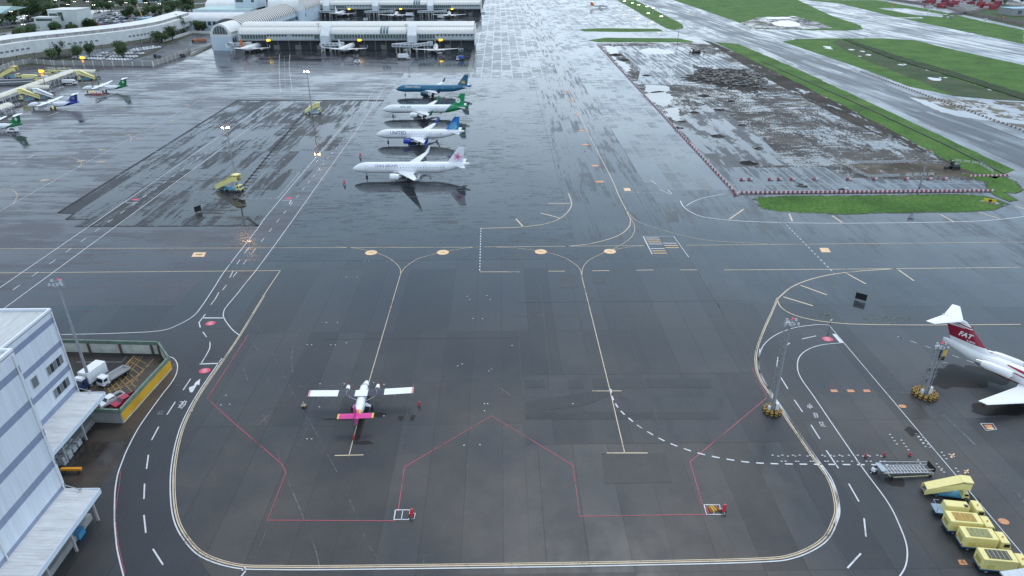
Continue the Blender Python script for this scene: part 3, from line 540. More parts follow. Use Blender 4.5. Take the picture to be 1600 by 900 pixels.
Paint('asphalt_repair', REPAIR2, .0325).poly([(940, 708), (1040, 708), (1050, 754), (945, 756)]).done()
# small white dots
random.seed(11)
for x, y in ((570, 408), (576, 408), (605, 408), (611, 408), (541, 433), (558, 433), (730, 463), (734, 468), (761, 462), (766, 468), (739, 498), (754, 498), (510, 504), (527, 504), (480, 539), (487, 539), (517, 539), (524, 539), (541, 536), (800, 540), (715, 572), (722, 569), (764, 580), (768, 577), (757, 631), (762, 631), (600, 650), (480, 686), (487, 686), (725, 696), (750, 695), (895, 631), (757, 642), (300, 642), (353, 618), (359, 632), (345, 633), (500, 600), (538, 600), (584, 598), (600, 601), (499, 636)): whi.disc((x, y), .14, n=8)
rim = Paint('patch_rim', RIM, .022)
for g, w_ in (([(600, 157), (371, 157)], 2.6), ([(371, 157), (91, 333)], 1.3), ([(103, 343), (137, 343), (117, 354), (403, 353)], .9), ([(91, 333), (116, 334), (103, 343)], .9), ([(480, 170), (372, 300)], .7), ([(403, 353), (385, 340)], 1.0)): rim.line(g, w_, smooth=False)
for k in range(26): q = P(480 - k * 4.2, 170 + k * 5.2); rim.line([(q.x - 1.2, q.y), (q.x + 1.4, q.y)], 1.1, world=True)
rim.done()
# tyre scuffs and darker damp streaks on the near apron
scf = Paint('tyre_mark', worn('tyre_rubber', (.022, .023, .025), .72, .8, .55), .0305)
random.seed(77)
for k in range(26):
    x = random.uniform(-60, 60); y = random.uniform(75, 170); L0 = random.uniform(8, 45); a = random.gauss(0, .5); c0 = random.uniform(-.02, .02)
    pts = [(x + L0 * u * math.sin(a + c0 * L0 * u), y + L0 * u * math.cos(a + c0 * L0 * u)) for u in [i / 8 for i in range(9)]]
    scf.line(pts, random.uniform(.2, .5), world=True, smooth=False)
    if k % 2: scf.line([(p[0] + 2.2, p[1]) for p in pts], .3, world=True, smooth=False)
scf.done()
fringe = Paint('dirt_fringe', pavement('muddy_edge', (.04, .038, .034), (.07, .066, .058), wet=.42, slab=(30, 30), streak=(.3, .3), contrast=.1, joint=0, dryr=.7, wetr=.08, slabw=0, jw=0, dryspec=.2, seed=51), .0295)
for i in (4, 5, 6): fringe.line([(p.x, p.y) for p in edge(pp(*GP[i]) + [P(*GP[i][0])], .8, 3)], 1.5, world=True, smooth=False)
fringe.done()
# irregular dark blotches painted on the ground under and beside the parked aircraft
def add_blotch(c, rx, ry, a=0.0, sd=0):
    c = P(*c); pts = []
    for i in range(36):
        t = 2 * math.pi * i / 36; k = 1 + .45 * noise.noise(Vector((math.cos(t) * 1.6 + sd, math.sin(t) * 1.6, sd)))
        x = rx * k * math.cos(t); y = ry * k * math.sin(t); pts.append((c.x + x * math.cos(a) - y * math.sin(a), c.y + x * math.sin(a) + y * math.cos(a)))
    blotch.add([(p[0], p[1], .030 + sd * .0002) for p in pts], [tuple(range(36))])
for i, (c, rx, ry) in enumerate((((567, 692), 1.9, .45), ((593, 648), 1.2, .7), ((626, 653), .6, .7), ((645, 653), .5, .8), ((540, 655), 2.0, .3), ((566, 655), .7, 6.5), ((1500, 588), 6, 4.0), ((1545, 585), 5, 3.5), ((1475, 598), 3, 2.0), ((1425, 675), 1.2, 1.2), ((1400, 752), 1.6, 1.3), ((1500, 780), 3, 1.6), ((1560, 640), 6, 2.0), ((518, 655), 1.8, .25))): add_blotch(c, rx, ry, 0, i + 1)
AL = mat('algae', (.075, .11, .075), .6, var=.5, scale=.25)
for k, (c, rx, ry) in enumerate((((1375, 499), 5, 1.4), ((1290, 494), 2, 1.2), ((1400, 496), 3.5, 1.0))):
    q = P(*c); random.seed(k)
    a_ = Paint('algae_growth', AL, .033 + k * .0003)
    for j in range(60): a_.disc((q.x + random.gauss(0, rx * .55), q.y + random.gauss(0, ry)), random.uniform(.08, .4), random.uniform(.05, .2), n=6, world=True)
    a_.done()
for q in (yel, whi, red, pea, fai, fay, blk, sea, rd2, ora, blotch, wh2, far_): q.done()

# ------------------------------------------------------------------ aircraft
def livery(name, top, belly=None, zb=0, tail=None, a=1.0, c=99, nose=None, cn=0, rough=.28, tail2=None, c2=0):
    "paint scheme laid out along the aeroplane's own axis: x aft of the nose, z above the ground"
    m = bpy.data.materials.new(name); m.use_nodes = True; t = m.node_tree; L = t.links.new
    b = t.nodes['Principled BSDF']; b.inputs['Roughness'].default_value = rough; b.inputs['Coat Weight'].default_value = .3; b.inputs['Coat Roughness'].default_value = .1
    g = N(t, 'ShaderNodeTexCoord'); s = N(t, 'ShaderNodeSeparateXYZ'); L(g.outputs['Object'], s.inputs[0])
    def mix(prev, col, fac):
        q = N(t, 'ShaderNodeMixRGB'); q.inputs[2].default_value = (*col, 1)
        if isinstance(prev, tuple): q.inputs[1].default_value = (*prev, 1)
        else: L(prev, q.inputs[1])
        L(fac, q.inputs[0]); return q.outputs[0]
    def lin(ax, az, k):            # 1 where ax*x + az*z > k
        q = N(t, 'ShaderNodeMath', operation='MULTIPLY'); q.inputs[1].default_value = ax; L(s.outputs['X'], q.inputs[0])
        r = N(t, 'ShaderNodeMath', operation='MULTIPLY'); r.inputs[1].default_value = az; L(s.outputs['Z'], r.inputs[0])
        u = N(t, 'ShaderNodeMath', operation='ADD'); L(q.outputs[0], u.inputs[0]); L(r.outputs[0], u.inputs[1])
        v = N(t, 'ShaderNodeMath', operation='GREATER_THAN'); v.inputs[1].default_value = k; L(u.outputs[0], v.inputs[0]); return v.outputs[0]
    col = top
    if belly: col = mix(col, belly, lin(0, -1, -zb))
    if nose: col = mix(col, nose, lin(-1, -3.2, cn))
    if tail: col = mix(col, tail, lin(1, a, c))
    if tail2: col = mix(col, tail2, lin(1, a, c2))
    n = N(t, 'ShaderNodeTexNoise'); n.inputs['Scale'].default_value = .8; n.inputs['Detail'].default_value = 6; L(g.outputs['Object'], n.inputs['Vector'])
    r = N(t, 'ShaderNodeMapRange'); r.inputs[3].default_value = .9; r.inputs[4].default_value = 1.08; L(n.outputs['Fac'], r.inputs[0])
    v = N(t, 'ShaderNodeVectorMath', operation='SCALE'); L(r.outputs[0], v.inputs['Scale'])
    if isinstance(col, tuple): v.inputs[0].default_value = col
    else: L(col, v.inputs[0])
    L(v.outputs[0], b.inputs['Base Color']); return m
WHITE = (.80, .81, .82)
M_WH = mat('aircraft_white', WHITE, .3, var=.04); M_WING = mat('wing_grey', (.66, .67, .69), .35, var=.06, scale=.6)
M_MET = mat('bare_metal', (.42, .42, .43), .35, .7, var=.1); M_DARK = mat('dark_rubber', (.018, .018, .02), .6); M_GLASS = mat('window_glass', (.02, .025, .035), .08, spec=.8)
M_WIN = mat('cabin_window', (.07, .08, .10), .2); M_STEEL = mat('galvanised_steel', (.34, .35, .36), .4, .5, var=.12)

def airfoil(n=7):
    pts = [];
    for i in range(n + 1):
        x = .5 * (1 - math.cos(math.pi * i / n)); y = .6 * (.2969 * math.sqrt(x) - .126 * x - .3516 * x * x + .2843 * x ** 3 - .1015 * x ** 4)
        pts.append((x, y * 1.1))
    return pts + [(x, -y * .75) for x, y in pts[-2:0:-1]]
AF = airfoil()
def wing_mesh(mb, st, mi=0):
    "stations (x_le, y, z, chord) or with a 5th value: tilt of the section plane about x for winglets"
    rings = []
    for s in st:
        tilt = s[4] if len(s) > 4 else 0
        rings.append([(s[0] + x * s[3], s[1] - math.sin(tilt) * t * s[3], s[2] + math.cos(tilt) * t * s[3]) for x, t in AF])
    mb.loft(rings, mi); return mb
def fuselage(prof, n=20):
    mb = MB()
    mb.loft([[(x, ry * math.sin(2 * math.pi * i / n), zc + rz * math.cos(2 * math.pi * i / n)) for i in range(n)] for x, zc, ry, rz in prof])
    return mb
def wheels(mb, x, y, z, r, w, n=2, gap=.5):
    for k in range(n):
        yy = y + (k - (n - 1) / 2) * gap; mb.cyl((x, yy - w / 2, z), (x, yy + w / 2, z), r, r, 14)
def text_part(s, size, x, z, side, parent, m, yf, slant=0, name='lettering', bold=.012):
    cu = bpy.data.curves.new(name, 'FONT'); cu.body = s; cu.size = size; cu.offset = bold; cu.shear = slant; cu.resolution_u = 3
    tmp = bpy.data.objects.new('tmp', cu); C.objects.link(tmp); bpy.context.view_layer.update()
    me = bpy.data.meshes.new_from_object(tmp.evaluated_get(bpy.context.evaluated_depsgraph_get())); bpy.data.objects.remove(tmp); bpy.data.curves.remove(cu)
    bm = bmesh.new(); bm.from_mesh(me)
    zs = [v.co.y for v in bm.verts]
    for k in range(1, 5):
        g = bm.verts[:] + bm.edges[:] + bm.faces[:]
        bmesh.ops.bisect_plane(bm, geom=g, plane_co=(0, min(zs) + (max(zs) - min(zs)) * k / 5, 0), plane_no=(0, 1, 0))
    w = max(v.co.x for v in bm.verts)
    for v in bm.verts:
        X = x + (v.co.x if side < 0 else w - v.co.x); Z = z + v.co.y; v.co = (X, side * (yf(X, Z) + .02), Z)
    bm.to_mesh(me); bm.free(); me.materials.clear(); me.materials.append(m); me.name = name
    o = bpy.data.objects.new(name, me); C.objects.link(o); o.parent = parent; return o
def disc_fin(mb, x, z, r, y, mi=0, n=18, ri=0, sx=1, petals=0):
    for side in (-1, 1):
        pts = []
        for i in range(n):
            a = 2 * math.pi * i / n; rr = r * (1 + (.28 * math.cos(petals * a) if petals else 0)); pts.append((x + sx * rr * math.cos(a), side * y, z + rr * math.sin(a)))
        if ri:
            pts2 = [(x + (p[0] - x) * ri, p[1], z + (p[2] - z) * ri) for p in pts]
            mb.add(pts + pts2, [(i, (i + 1) % n, n + (i + 1) % n, n + i) for i in range(n)], mi)
        else: mb.add(pts, [tuple(range(n))], mi)

def jet(label, loc, rz, L=44.5, span=35.8, body=None, finm=None, engm=None, letm=None, text=None, logo=None, windows=True, group=None, r=1.98, zc=3.95, winglet='blade', er=1.25, wl=None, stabm=None, sc=1.0, tx=None, tsize=1.3, dome=False, name='passenger_jet', eng2=None, engl=4.3, cheat=False):
    t = thing(name, label, 'airliner', loc, rz, group); t.scale = (sc,) * 3
    body = body or livery('jet_white', WHITE); finm = finm or M_WH
    k = L / 44.5
    prof = [(0, zc - .55, .05, .05), (.25, zc - .52, .42, .4), (.8, zc - .42, .82, .8), (1.6, zc - .27, 1.2, 1.22), (2.6, zc - .12, 1.52, 1.58), (3.8, zc - .03, 1.78, 1.86), (5.2, zc, 1.94, 2.03), (6.5, zc, r, 2.07),
            (L * .4, zc, r, 2.07), (L - 13, zc, r, 2.07), (L - 10.5, zc + .1, 1.93, 1.97), (L - 7.5, zc + .42, 1.65, 1.66), (L - 4.5, zc + .8, 1.18, 1.22), (L - 2, zc + 1.12, .68, .78), (L - .3, zc + 1.3, .3, .42), (L, zc + 1.32, .12, .2)]
    prof = [(x * 1.0, a, b, c) for x, a, b, c in prof]
    fuselage(prof).build('fuselage', body, t, smooth=True)
    cp = MB(); # cockpit glazing: six panes wrapped round the nose
    for i in range(-3, 3):
        a0 = (i + .08) * .33; a1 = (i + .92) * .33; q = []
        for a, f in ((a0, 0), (a1, 0), (a1, 1), (a0, 1)):
            xx = 2.05 + f * .75 + abs(a) ** 2 * .55; rr = 1.36 + .26 * f + abs(a) * .12; q.append((xx, rr * math.sin(a) * 1.03, zc - .2 + (rr + .04) * math.cos(a) * .98 - abs(a) * .2))
        cp.add(q, [(0, 1, 2, 3)])
    cp.build('cockpit_glazing', M_GLASS, t)
    # wings
    xr = L * .355; hs = span / 2; zw = zc - 1.15
    for s in (-1, 1):
        mb = MB(); st = [(xr, s * .5, zw - .1, 8.2), (xr + 1.1, s * 2.0, zw, 7.2), (xr + 3.3, s * 6.2, zw + .4, 4.6), (xr + 3.3 + (hs - 6.2) * .52, s * hs, zw + .4 + (hs - 6.2) * .105, 1.7)]
        wing_mesh(mb, st)
        w = mb.build('wing', M_WING, t, smooth=True)
        tipx, tipz = st[-1][0], st[-1][2]; wm = wl or M_WH
        if winglet:
            mb = MB(); wing_mesh(mb, [(tipx, s * hs, tipz, 1.7, 0), (tipx + .5, s * (hs + .35), tipz + .25, 1.45, s * -.7), (tipx + 1.1, s * (hs + .6), tipz + 1.0, 1.2, s * -1.3), (tipx + 2.1, s * (hs + .85), tipz + 2.5, .6, s * -1.4)])
            if winglet == 'split': wing_mesh(mb, [(tipx + .4, s * hs, tipz, 1.2, 0), (tipx + .8, s * (hs + .4), tipz - .4, .9, s * 1.0), (tipx + 1.4, s * (hs + .7), tipz - 1.1, .4, s * 1.2)])
            mb.build('winglet', wm, w, smooth=True)
        fl = MB()
        for f in (.34, .52, .7):
            fl = MB(); y = s * (hs * f); x = xr + 3.3 + (abs(y) - 6.2) * .52 + 3.2 * (1 - f * .5); z = zw + .2 + max(0, abs(y) - 6.2) * .1
            fl.cyl((x - 1.2, y, z - .15), (x + 1.6, y, z - .1), .22, .05, 8); fl.build('flap_fairing', M_WING, w, smooth=True)
        # engine and pylon
        ex = xr - .9; ey = s * 5.75; ez = zw - .75 - (er - 1.0) * .35; em = engm or M_WH
        e = MB(); ring = lambda x, rr: [(ex + x, ey + rr * math.sin(2 * math.pi * i / 18), ez + rr * math.cos(2 * math.pi * i / 18)) for i in range(18)]
        e.loft([ring(.9, er * .45), ring(.25, er * .8), ring(.0, er * .9), ring(.1, er * .98), ring(.9, er * 1.03), ring(2.2, er), ring(3.3, er * .8), ring(3.4, er * .6)], 0)
        e.cyl((ex + 3.3, ey, ez), (ex + engl, ey, ez), er * .58, er * .34, 14, 1); e.cyl((ex + .86, ey, ez), (ex + .9, ey, ez), er * .78, er * .78, 16, 2)
        en = e.build('engine', [em, M_MET, M_DARK], t, smooth=True)
        MB().add([(ex + 1, ey - .15, ez + er * .9), (ex + 1, ey + .15, ez + er * .9), (ex + 4.5, ey + .12, ez + er * .5), (ex + 4.5, ey - .12, ez + er * .5), (ex + 2.2, ey - .15, zw + .35), (ex + 2.2, ey + .15, zw + .35), (ex + 5.5, ey + .12, zw + .3), (ex + 5.5, ey - .12, zw + .3)],
                 [(0, 1, 2, 3), (4, 5, 6, 7), (0, 1, 5, 4), (1, 2, 6, 5), (2, 3, 7, 6), (3, 0, 4, 7)]).build('pylon', em, en)
        # tailplane
        wing_mesh(MB(), [(L - 6.2, s * .4, zc + .75, 4.0), (L - 2.8, s * 6.2, zc + 1.4, 1.4)]).build('tailplane', stabm or M_WING, t, smooth=True)
        g = MB(); g.cyl((xr + 5.6, s * 3.8, zw), (xr + 5.6, s * 3.8, .65), .16, .14, 8, 0); wheels(g, xr + 5.6, s * 3.8, .58, .58, .4, 2, .85)
        g.build('main_gear', M_DARK, t)
    belly = MB(); belly.loft([[(x, b * math.sin(2 * math.pi * i / 14), zc - 1.35 + c * math.cos(2 * math.pi * i / 14)) for i in range(14)] for x, b, c in ((xr - 1.5, .6, .4), (xr, 1.9, .85), (xr + 3, 2.15, 1.0), (xr + 7, 2.1, .98), (xr + 9, 1.5, .8), (xr + 10.5, .5, .4))])
    belly.build('belly_fairing', body, t, smooth=True)
    g = MB(); g.cyl((5.1, 0, zc - 1.6), (5.1, 0, .4), .12, .1, 8); wheels(g, 5.1, 0, .4, .4, .24, 2, .5); g.build('nose_gear', M_DARK, t)
    # fin
    xf, zf = L - 8.2, zc + 1.7
    fin = MB(); rings = []
    for x, z, c, th in ((xf - 1.6, zf - .1, 7.6, .05), (xf, zf + .5, 5.7, .055), (xf + 4.05, zf + 6.0, 2.35, .06)):
        rings.append([(x + a * c, b * c * .85, z) for a, b in AF])
    fin.loft(rings); fo = fin.build('fin', finm, t, smooth=True)
    yf = lambda X, Z: math.sqrt(max(.01, r * r * (1 - ((Z - zc) / 2.07) ** 2)))
    if windows:
        proto = None
        n = int((L - 15) / 1.08)
        for s in (-1, 1):
            for i in range(n):
                x = 6.6 + i * 1.08
                z = zc + .42
                if proto is None:
                    y = yf(0, z) + .012; y2 = yf(0, z + .17) + .012; y3 = yf(0, z - .17) + .012
                    q = MB(); q.add([(-.13, -y3, z - .17), (.13, -y3, z - .17), (.13, -y2, z + .17), (-.13, -y2, z + .17)], [(0, 1, 2, 3)])
                    proto = q.build('cabin_window', M_WIN, t, loc=(x, 0, 0))
                else:
                    c = proto.copy(); C.objects.link(c); c.parent = t; c.location = (x, 0, 0)
                    if s > 0: c.rotation_euler = (0, 0, math.pi)
    d = None
    for s in (-1, 1):
        for x in (5.6, L * .3, L * .62, L - 10.2):
            q = MB(); z0, z1 = zc - .75, zc + 1.1; zs = [z0 + (z1 - z0) * k / 4 for k in range(5)]
            for a, b in ((x - .42, x - .36), (x + .36, x + .42)):
                q.add([(xx, s * (yf(0, z) + .012), z) for z in zs for xx in (a, b)], [(2 * k, 2 * k + 1, 2 * k + 3, 2 * k + 2) for k in range(4)])
            q.add([(xx, s * (yf(0, z) + .012), z) for z in (z1 - .06, z1) for xx in (x - .42, x + .42)], [(0, 1, 3, 2)])
            q.build('cabin_door', mat('door_outline', (.38, .39, .41), .4) if not cheat else mat('door_outline_light', (.42, .55, .62), .4), t)
    if text:
        for s in (-1, 1):
            tg = text_part(text, tsize, (tx if s < 0 else tx), zc + (.72 if tsize < 1.6 else .15), s, t, letm, yf)
    if logo: logo(t, fo, xf, zf)
    if dome: MB().loft([[(x, .5 * k_ * math.sin(2 * math.pi * i / 10), zc + 1.95 + .38 * k_ * math.cos(2 * math.pi * i / 10)) for i in range(10)] for x, k_ in ((L * .6, .15), (L * .6 + .6, 1), (L * .6 + 1.8, 1), (L * .6 + 2.8, .1))]).build('antenna_dome', M_WH, t, smooth=True)
    MB().cyl((L - .2, 0, zc + 1.32), (L + .25, 0, zc + 1.33), .2, .14, 10).build('exhaust', M_MET, t)
    return t

def by_px(nose, tail, z, L, zt=None):
    a = P(*nose, z); b = P(*tail, zt if zt else z); d = (b - a); rz = math.atan2(d.y, d.x)
    return (a.x, a.y, 0), rz, d.length
# logos
def logo_plum(t, fo, xf, zf):
    mb = MB(); y = .34; cx, cz = xf + 3.7, zf + 2.4
    disc_fin(mb, cx, cz, 1.25, y, 0, 40, 0, petals=5); disc_fin(mb, cx, cz, .95, y + .012, 1, 40, .9, petals=5); disc_fin(mb, cx, cz, .45, y + .014, 2, 12)
    for i in range(5): a = math.pi * 2 * i / 5; disc_fin(mb, cx + .62 * math.cos(a), cz + .62 * math.sin(a), .16, y + .016, 2, 8)
    mb.build('flower_emblem', [mat('plum_pink', (.72, .36, .45), .4), mat('plum_pale', (.82, .68, .72), .4), mat('plum_deep', (.55, .08, .18), .4)], fo)
def logo_globe_green(t, fo, xf, zf):
    mb = MB(); y = .36; cx, cz = xf + 2.7, zf + 2.5
    disc_fin(mb, cx, cz, 1.25, y, 0, 26); disc_fin(mb, cx + .1, cz, .34, y + .012, 1, 12); disc_fin(mb, cx, cz, .95, y + .01, 2, 24, .93)
    mb.build('globe_emblem', [mat('globe_white', (.78, .78, .72), .4), mat('globe_green', (.0, .22, .12), .4), mat('globe_grey', (.5, .62, .52), .4)], fo)
def logo_globe_blue(t, fo, xf, zf):
    mb = MB(); y = .35
    cx, cz = xf + 5.1, zf + .2      # light lines of a globe seen as arcs and spokes on the lower fin
    for s in (-1, 1):
        for rr in (1.3, 2.0, 2.7, 3.35):
            pts = []
            for i in range(15):
                a = math.pi * (.52 + .44 * i / 14); pts += [(cx + rr * math.cos(a), s * y, cz + rr * math.sin(a)), (cx + (rr + .11) * math.cos(a), s * y, cz + (rr + .11) * math.sin(a))]
            mb.add(pts, [(2 * i, 2 * i + 1, 2 * i + 3, 2 * i + 2) for i in range(14)])
        for i in range(8):
            a = math.pi * (.54 + .41 * i / 7)
            d = Vector((math.cos(a), 0, math.sin(a))); nrm = Vector((-d.z, 0, d.x)) * .05; c0 = Vector((cx, s * (y + .004), cz))
            mb.add([c0 + d * .9 + nrm, c0 + d * .9 - nrm, c0 + d * 3.4 - nrm, c0 + d * 3.4 + nrm], [(0, 1, 2, 3)])
    mb.build('globe_emblem', mat('globe_line', (.35, .75, .85), .4), fo)
def logo_lotus(t, fo, xf, zf):
    mb = MB(); y = .35; cx, cz = xf + 3.2, zf + 1.15
    for i in range(5):
        a = math.pi * (.5 + (i - 2) * .17); L_ = 2.2 - abs(i - 2) * .2
        for s in (-1, 1):
            d = Vector((math.cos(a), 0, math.sin(a))); nn = Vector((-d.z, 0, d.x)) * .3; c0 = Vector((cx, s * (y + .004 * i), cz))
            mb.add([c0, c0 + d * L_ * .45 + nn, c0 + d * L_, c0 + d * L_ * .45 - nn], [(0, 1, 2, 3)])
    for s in (-1, 1): mb.add([(cx - 1.2, s * y, cz - .25), (cx + 1.0, s * y, cz - .25), (cx + 1.2, s * y, cz - .05), (cx - 1.0, s * y, cz - .05)], [(0, 1, 2, 3)])
    mb.build('lotus_emblem', mat('lotus_gold', (.62, .36, .13), .4), fo)
G1 = 'airliners parked side by side on the apron'
loc, rz, ln = by_px((551, 264), (735, 255.5), 3.4, 44.5, 5.3)
jet('white airliner with a pink plum blossom tail, nearest of four in the row', loc, rz, L=44.5,
    body=livery('livery_plum', WHITE, nose=(.16, .14, .42), cn=-10.6), finm=livery('fin_plum', (.80, .78, .82), tail=(.70, .66, .76), a=-1.2, c=31.5), text='CHINA AIRLINES', letm=mat('letter_grey', (.22, .2, .32), .4), logo=logo_plum, tx=8.8, tsize=1.15, dome=True, wl=M_WH)
loc, rz, ln = by_px((588, 211), (729, 205), 3.3, 39.5, 5.2)
jet('white airliner with navy lettering, blue globe tail and blue engine, second in row', loc, rz, L=39.5,
    body=livery('livery_blue', WHITE, belly=(.55, .57, .62), zb=2.75), finm=livery('fin_blue', (.0, .05, .30), tail=(.01, .18, .46), a=-1.15, c=23.5), engm=mat('engine_blue', (.008, .04, .33), .3), wl=mat('winglet_blue', (.01, .05, .35), .3), text='UNITED', letm=mat('letter_navy', (.01, .03, .12), .4), logo=logo_globe_blue, tx=6.6, tsize=2.0, winglet='split', er=1.05)
loc, rz, ln = by_px((598, 171.5), (735, 165.5), 3.4, 44.5, 5.3)
jet('white airliner with green tail and dark belly stripe, third in row', loc, rz, L=44.5,
    body=livery('livery_green', WHITE, belly=(.02, .035, .03), zb=2.55, tail=(.0, .22, .07), a=-.95, c=29.5), finm=mat('fin_green', (.0, .24, .08), .3), wl=mat('winglet_green', (.0, .2, .07), .3), text='EVA AIR', letm=mat('letter_green', (.0, .22, .09), .4), logo=logo_globe_green, tx=9.5, tsize=1.5)
loc, rz, ln = by_px((619, 139.5), (740, 134), 3.4, 44.5, 5.3)
TEAL = (.012, .125, .225)
jet('all teal blue airliner with a golden lotus tail, farthest in the row', loc, rz, L=44.5,
    body=livery('livery_teal', TEAL), finm=livery('fin_teal', (.01, .10, .18)), engm=mat('engine_teal', (.01, .07, .13), .3), wl=mat('winglet_teal', (.01, .05, .09), .3), text='Vietnam Airlines', letm=mat('letter_pale', (.75, .7, .6), .4), logo=logo_lotus, tx=5.5, tsize=1.35, cheat=True)
# jets nose-in at the piers
JB = livery('jet_plain', WHITE); JO = mat('fin_orange', (.62, .16, .02), .35)
for wpx, fm, lab, zf_, s_ in (((393, 76), JO, 'white airliner with an orange tail docked at the near pier', 0, 1.05), ((542, 77), M_WH, 'all white airliner docked at the middle gate of the near pier', 0, 1.08), ((681, 78), M_WH, 'white airliner docked at the right gate of the near pier beside the catering truck', 0, 1.05),
                               ((533, 22.5), M_WH, 'white airliner docked leftmost at the far pier', 0, 1.18), ((619, 24.5), M_WH, 'white airliner docked at the middle gate of the far pier', 0, 1.15), ((702, 24.5), M_WH, 'white airliner docked rightmost at the far pier', 0, 1.15)):
    q = P(*wpx, 3.0); rz = -math.pi / 2 + (R(-7) if wpx[0] < 560 else R(4)); Lj = 37.5
    off = Vector((-(Lj * .5), 0, 0)) * s_; off.rotate(Matrix.Rotation(rz, 3, 'Z'))
    jet(lab, (q.x + off.x, q.y + off.y, 0), rz, L=Lj, span=34, body=JB, finm=fm, windows=wpx[1] > 50, sc=s_, winglet='blade', er=1.0)

# --- turboprops
def turboprop(label, nose, tail, tailc, tailm, logo, far=False, belly=None, L=27.2, rzfix=None, group=None):
    z = 2.3
    loc, rz, ln = by_px(nose, tail, 2.2, L, 3.0)
    if rzfix is not None: rz = rzfix
    t = thing('turboprop_airliner', label, 'airliner', loc, rz, group)
    body = livery('livery_' + tailm.name, WHITE, belly=belly, zb=1.35, tail=tailc, a=-1.9, c=L - 11.5)
    prof = [(0, 1.9, .05, .05), (.4, 1.95, .5, .48), (1.2, 2.08, .9, .88), (2.4, 2.25, 1.2, 1.22), (4, 2.35, 1.36, 1.36), (L - 11, 2.35, 1.38, 1.38), (L - 7, 2.6, 1.15, 1.15), (L - 3.5, 3.0, .7, .75), (L - 1, 3.3, .35, .4), (L, 3.4, .1, .12)]
    fuselage(prof, 16).build('fuselage', body, t, smooth=True)
    cp = MB()
    for i in (-2, -1, 0, 1):
        a0, a1 = (i + .08) * .5, (i + .92) * .5
        cp.add([(1.35 + f * .6 + a * a * .3, (.92 + .2 * f) * math.sin(a) * 1.04, 2.12 + (.93 + .22 * f) * math.cos(a) * 1.0 + .02) for a, f in ((a0, 0), (a1, 0), (a1, 1), (a0, 1))], [(0, 1, 2, 3)])
    cp.build('cockpit_glazing', M_GLASS, t)
    wing_mesh(MB(), [(11.2 + .3, -13.5, 4.15, 1.5), (11.0, -5, 3.95, 2.5), (11.0, 0, 3.9, 2.6), (11.0, 5, 3.95, 2.5), (11.5, 13.5, 4.15, 1.5)]).build('wing', M_WH, t, smooth=True)
    for s in (-1, 1):
        e = MB(); e.loft([[(x, s * 4.1 + a * math.sin(2 * math.pi * i / 12), 3.55 + b * math.cos(2 * math.pi * i / 12)) for i in range(12)] for x, a, b in ((8.6, .2, .2), (8.9, .4, .45), (10, .5, .6), (12.5, .5, .6), (14.5, .2, .2))])
        n_ = e.build('engine', M_WH, t, smooth=True)
        p = MB(); p.cyl((8.2, s * 4.1, 3.6), (8.7, s * 4.1, 3.6), .08, .22, 10)
        for k in range(6):
            a = math.pi * k / 3 + .3; d = Vector((0, math.cos(a), math.sin(a))); c0 = Vector((8.45, s * 4.1, 3.6)); nn = Vector((.1, 0, 0)) + d.cross(Vector((1, 0, 0))) * .12
            p.add([c0 + d * .15 + nn * .5, c0 + d * 1.0 + nn, c0 + d * 1.95 + nn * .7, c0 + d * 1.95 - nn * .7, c0 + d * 1.0 - nn, c0 + d * .15 - nn * .5], [(0, 1, 2, 3, 4, 5)])
        p.build('propeller', M_DARK, n_)
        g = MB(); g.blob((12.4, s * 1.5, 1.3), 1, 0, 10, 6, (1.9, .55, .5)); g.build('gear_fairing', M_WH, t, smooth=True)
        g = MB(); wheels(g, 12.5, s * 2.05, .43, .43, .3, 2, .4); g.cyl((12.5, s * 1.9, 1.1), (12.5, s * 2.05, .45), .1, .1, 6); g.build('main_gear', M_DARK, t)
    g = MB(); g.cyl((2.6, 0, 1.2), (2.6, 0, .3), .08); wheels(g, 2.6, 0, .3, .3, .2, 2, .35); g.build('nose_gear', M_DARK, t)
    f = MB(); f.loft([[(x + a * c, b * c * .8, zz_) for a, b in AF] for x, zz_, c in ((L - 9.5, 3.3, 8.2), (L - 5.8, 4.2, 5.0), (L - 3.0, 7.5, 2.7))]); fo = f.build('fin', tailm, t, smooth=True)
    wing_mesh(MB(), [(L - 1.9, -3.65, 7.5, 1.2), (L - 3.0, 0, 7.55, 2.4), (L - 1.9, 3.65, 7.5, 1.2)]).build('tailplane', M_WH, t, smooth=True)
    if logo:
        mb = MB()
        if logo == 'leaf':
            for s in (-1, 1):
                cx, cz = L - 2.5, 5.6; mb.add([(cx, s * .34, cz - .9), (cx + .8, s * .34, cz), (cx + .1, s * .34, cz + 1.0), (cx - .7, s * .34, cz + .1)], [(0, 1, 2, 3)])
            mb.build('leaf_emblem', mat('emblem_white', (.7, .75, .7), .4), fo)
        else:
            disc_fin(mb, L - 2.6, 5.6, .9, .36, 0, 16, .8); disc_fin(mb, L - 2.6, 5.6, .4, .36, 0, 10); mb.build('round_emblem', mat('emblem_grey', (.35, .35, .45), .4), fo)
    q = None
    for s in (-1, 1):
        for i in range(14):
            x = 5.0 + i * .82
            if q is None:
                m_ = MB(); yy = math.sqrt(1.38 ** 2 - .3 ** 2) + .015; m_.add([(-.12, -yy, 2.5), (.12, -yy, 2.5), (.12, -yy + .03, 2.85), (-.12, -yy + .03, 2.85)], [(0, 1, 2, 3)]); q = m_.build('cabin_window', M_WIN, t, loc=(x, 0, 0))
            else:
                c = q.copy(); C.objects.link(c); c.parent = t; c.location = (x, 0, 0); c.rotation_euler = (0, 0, 0 if s < 0 else math.pi)
    return t
GR = (.0, .16, .045); BL = (.015, .045, .30)
turboprop('white turboprop with a green tail, farthest of the three propeller airliners, red chocks beneath', (128, 138), (202, 133.5), GR, mat('tail_green', GR, .3), 'leaf', belly=(.0, .12, .04), rzfix=R(4), group=None)
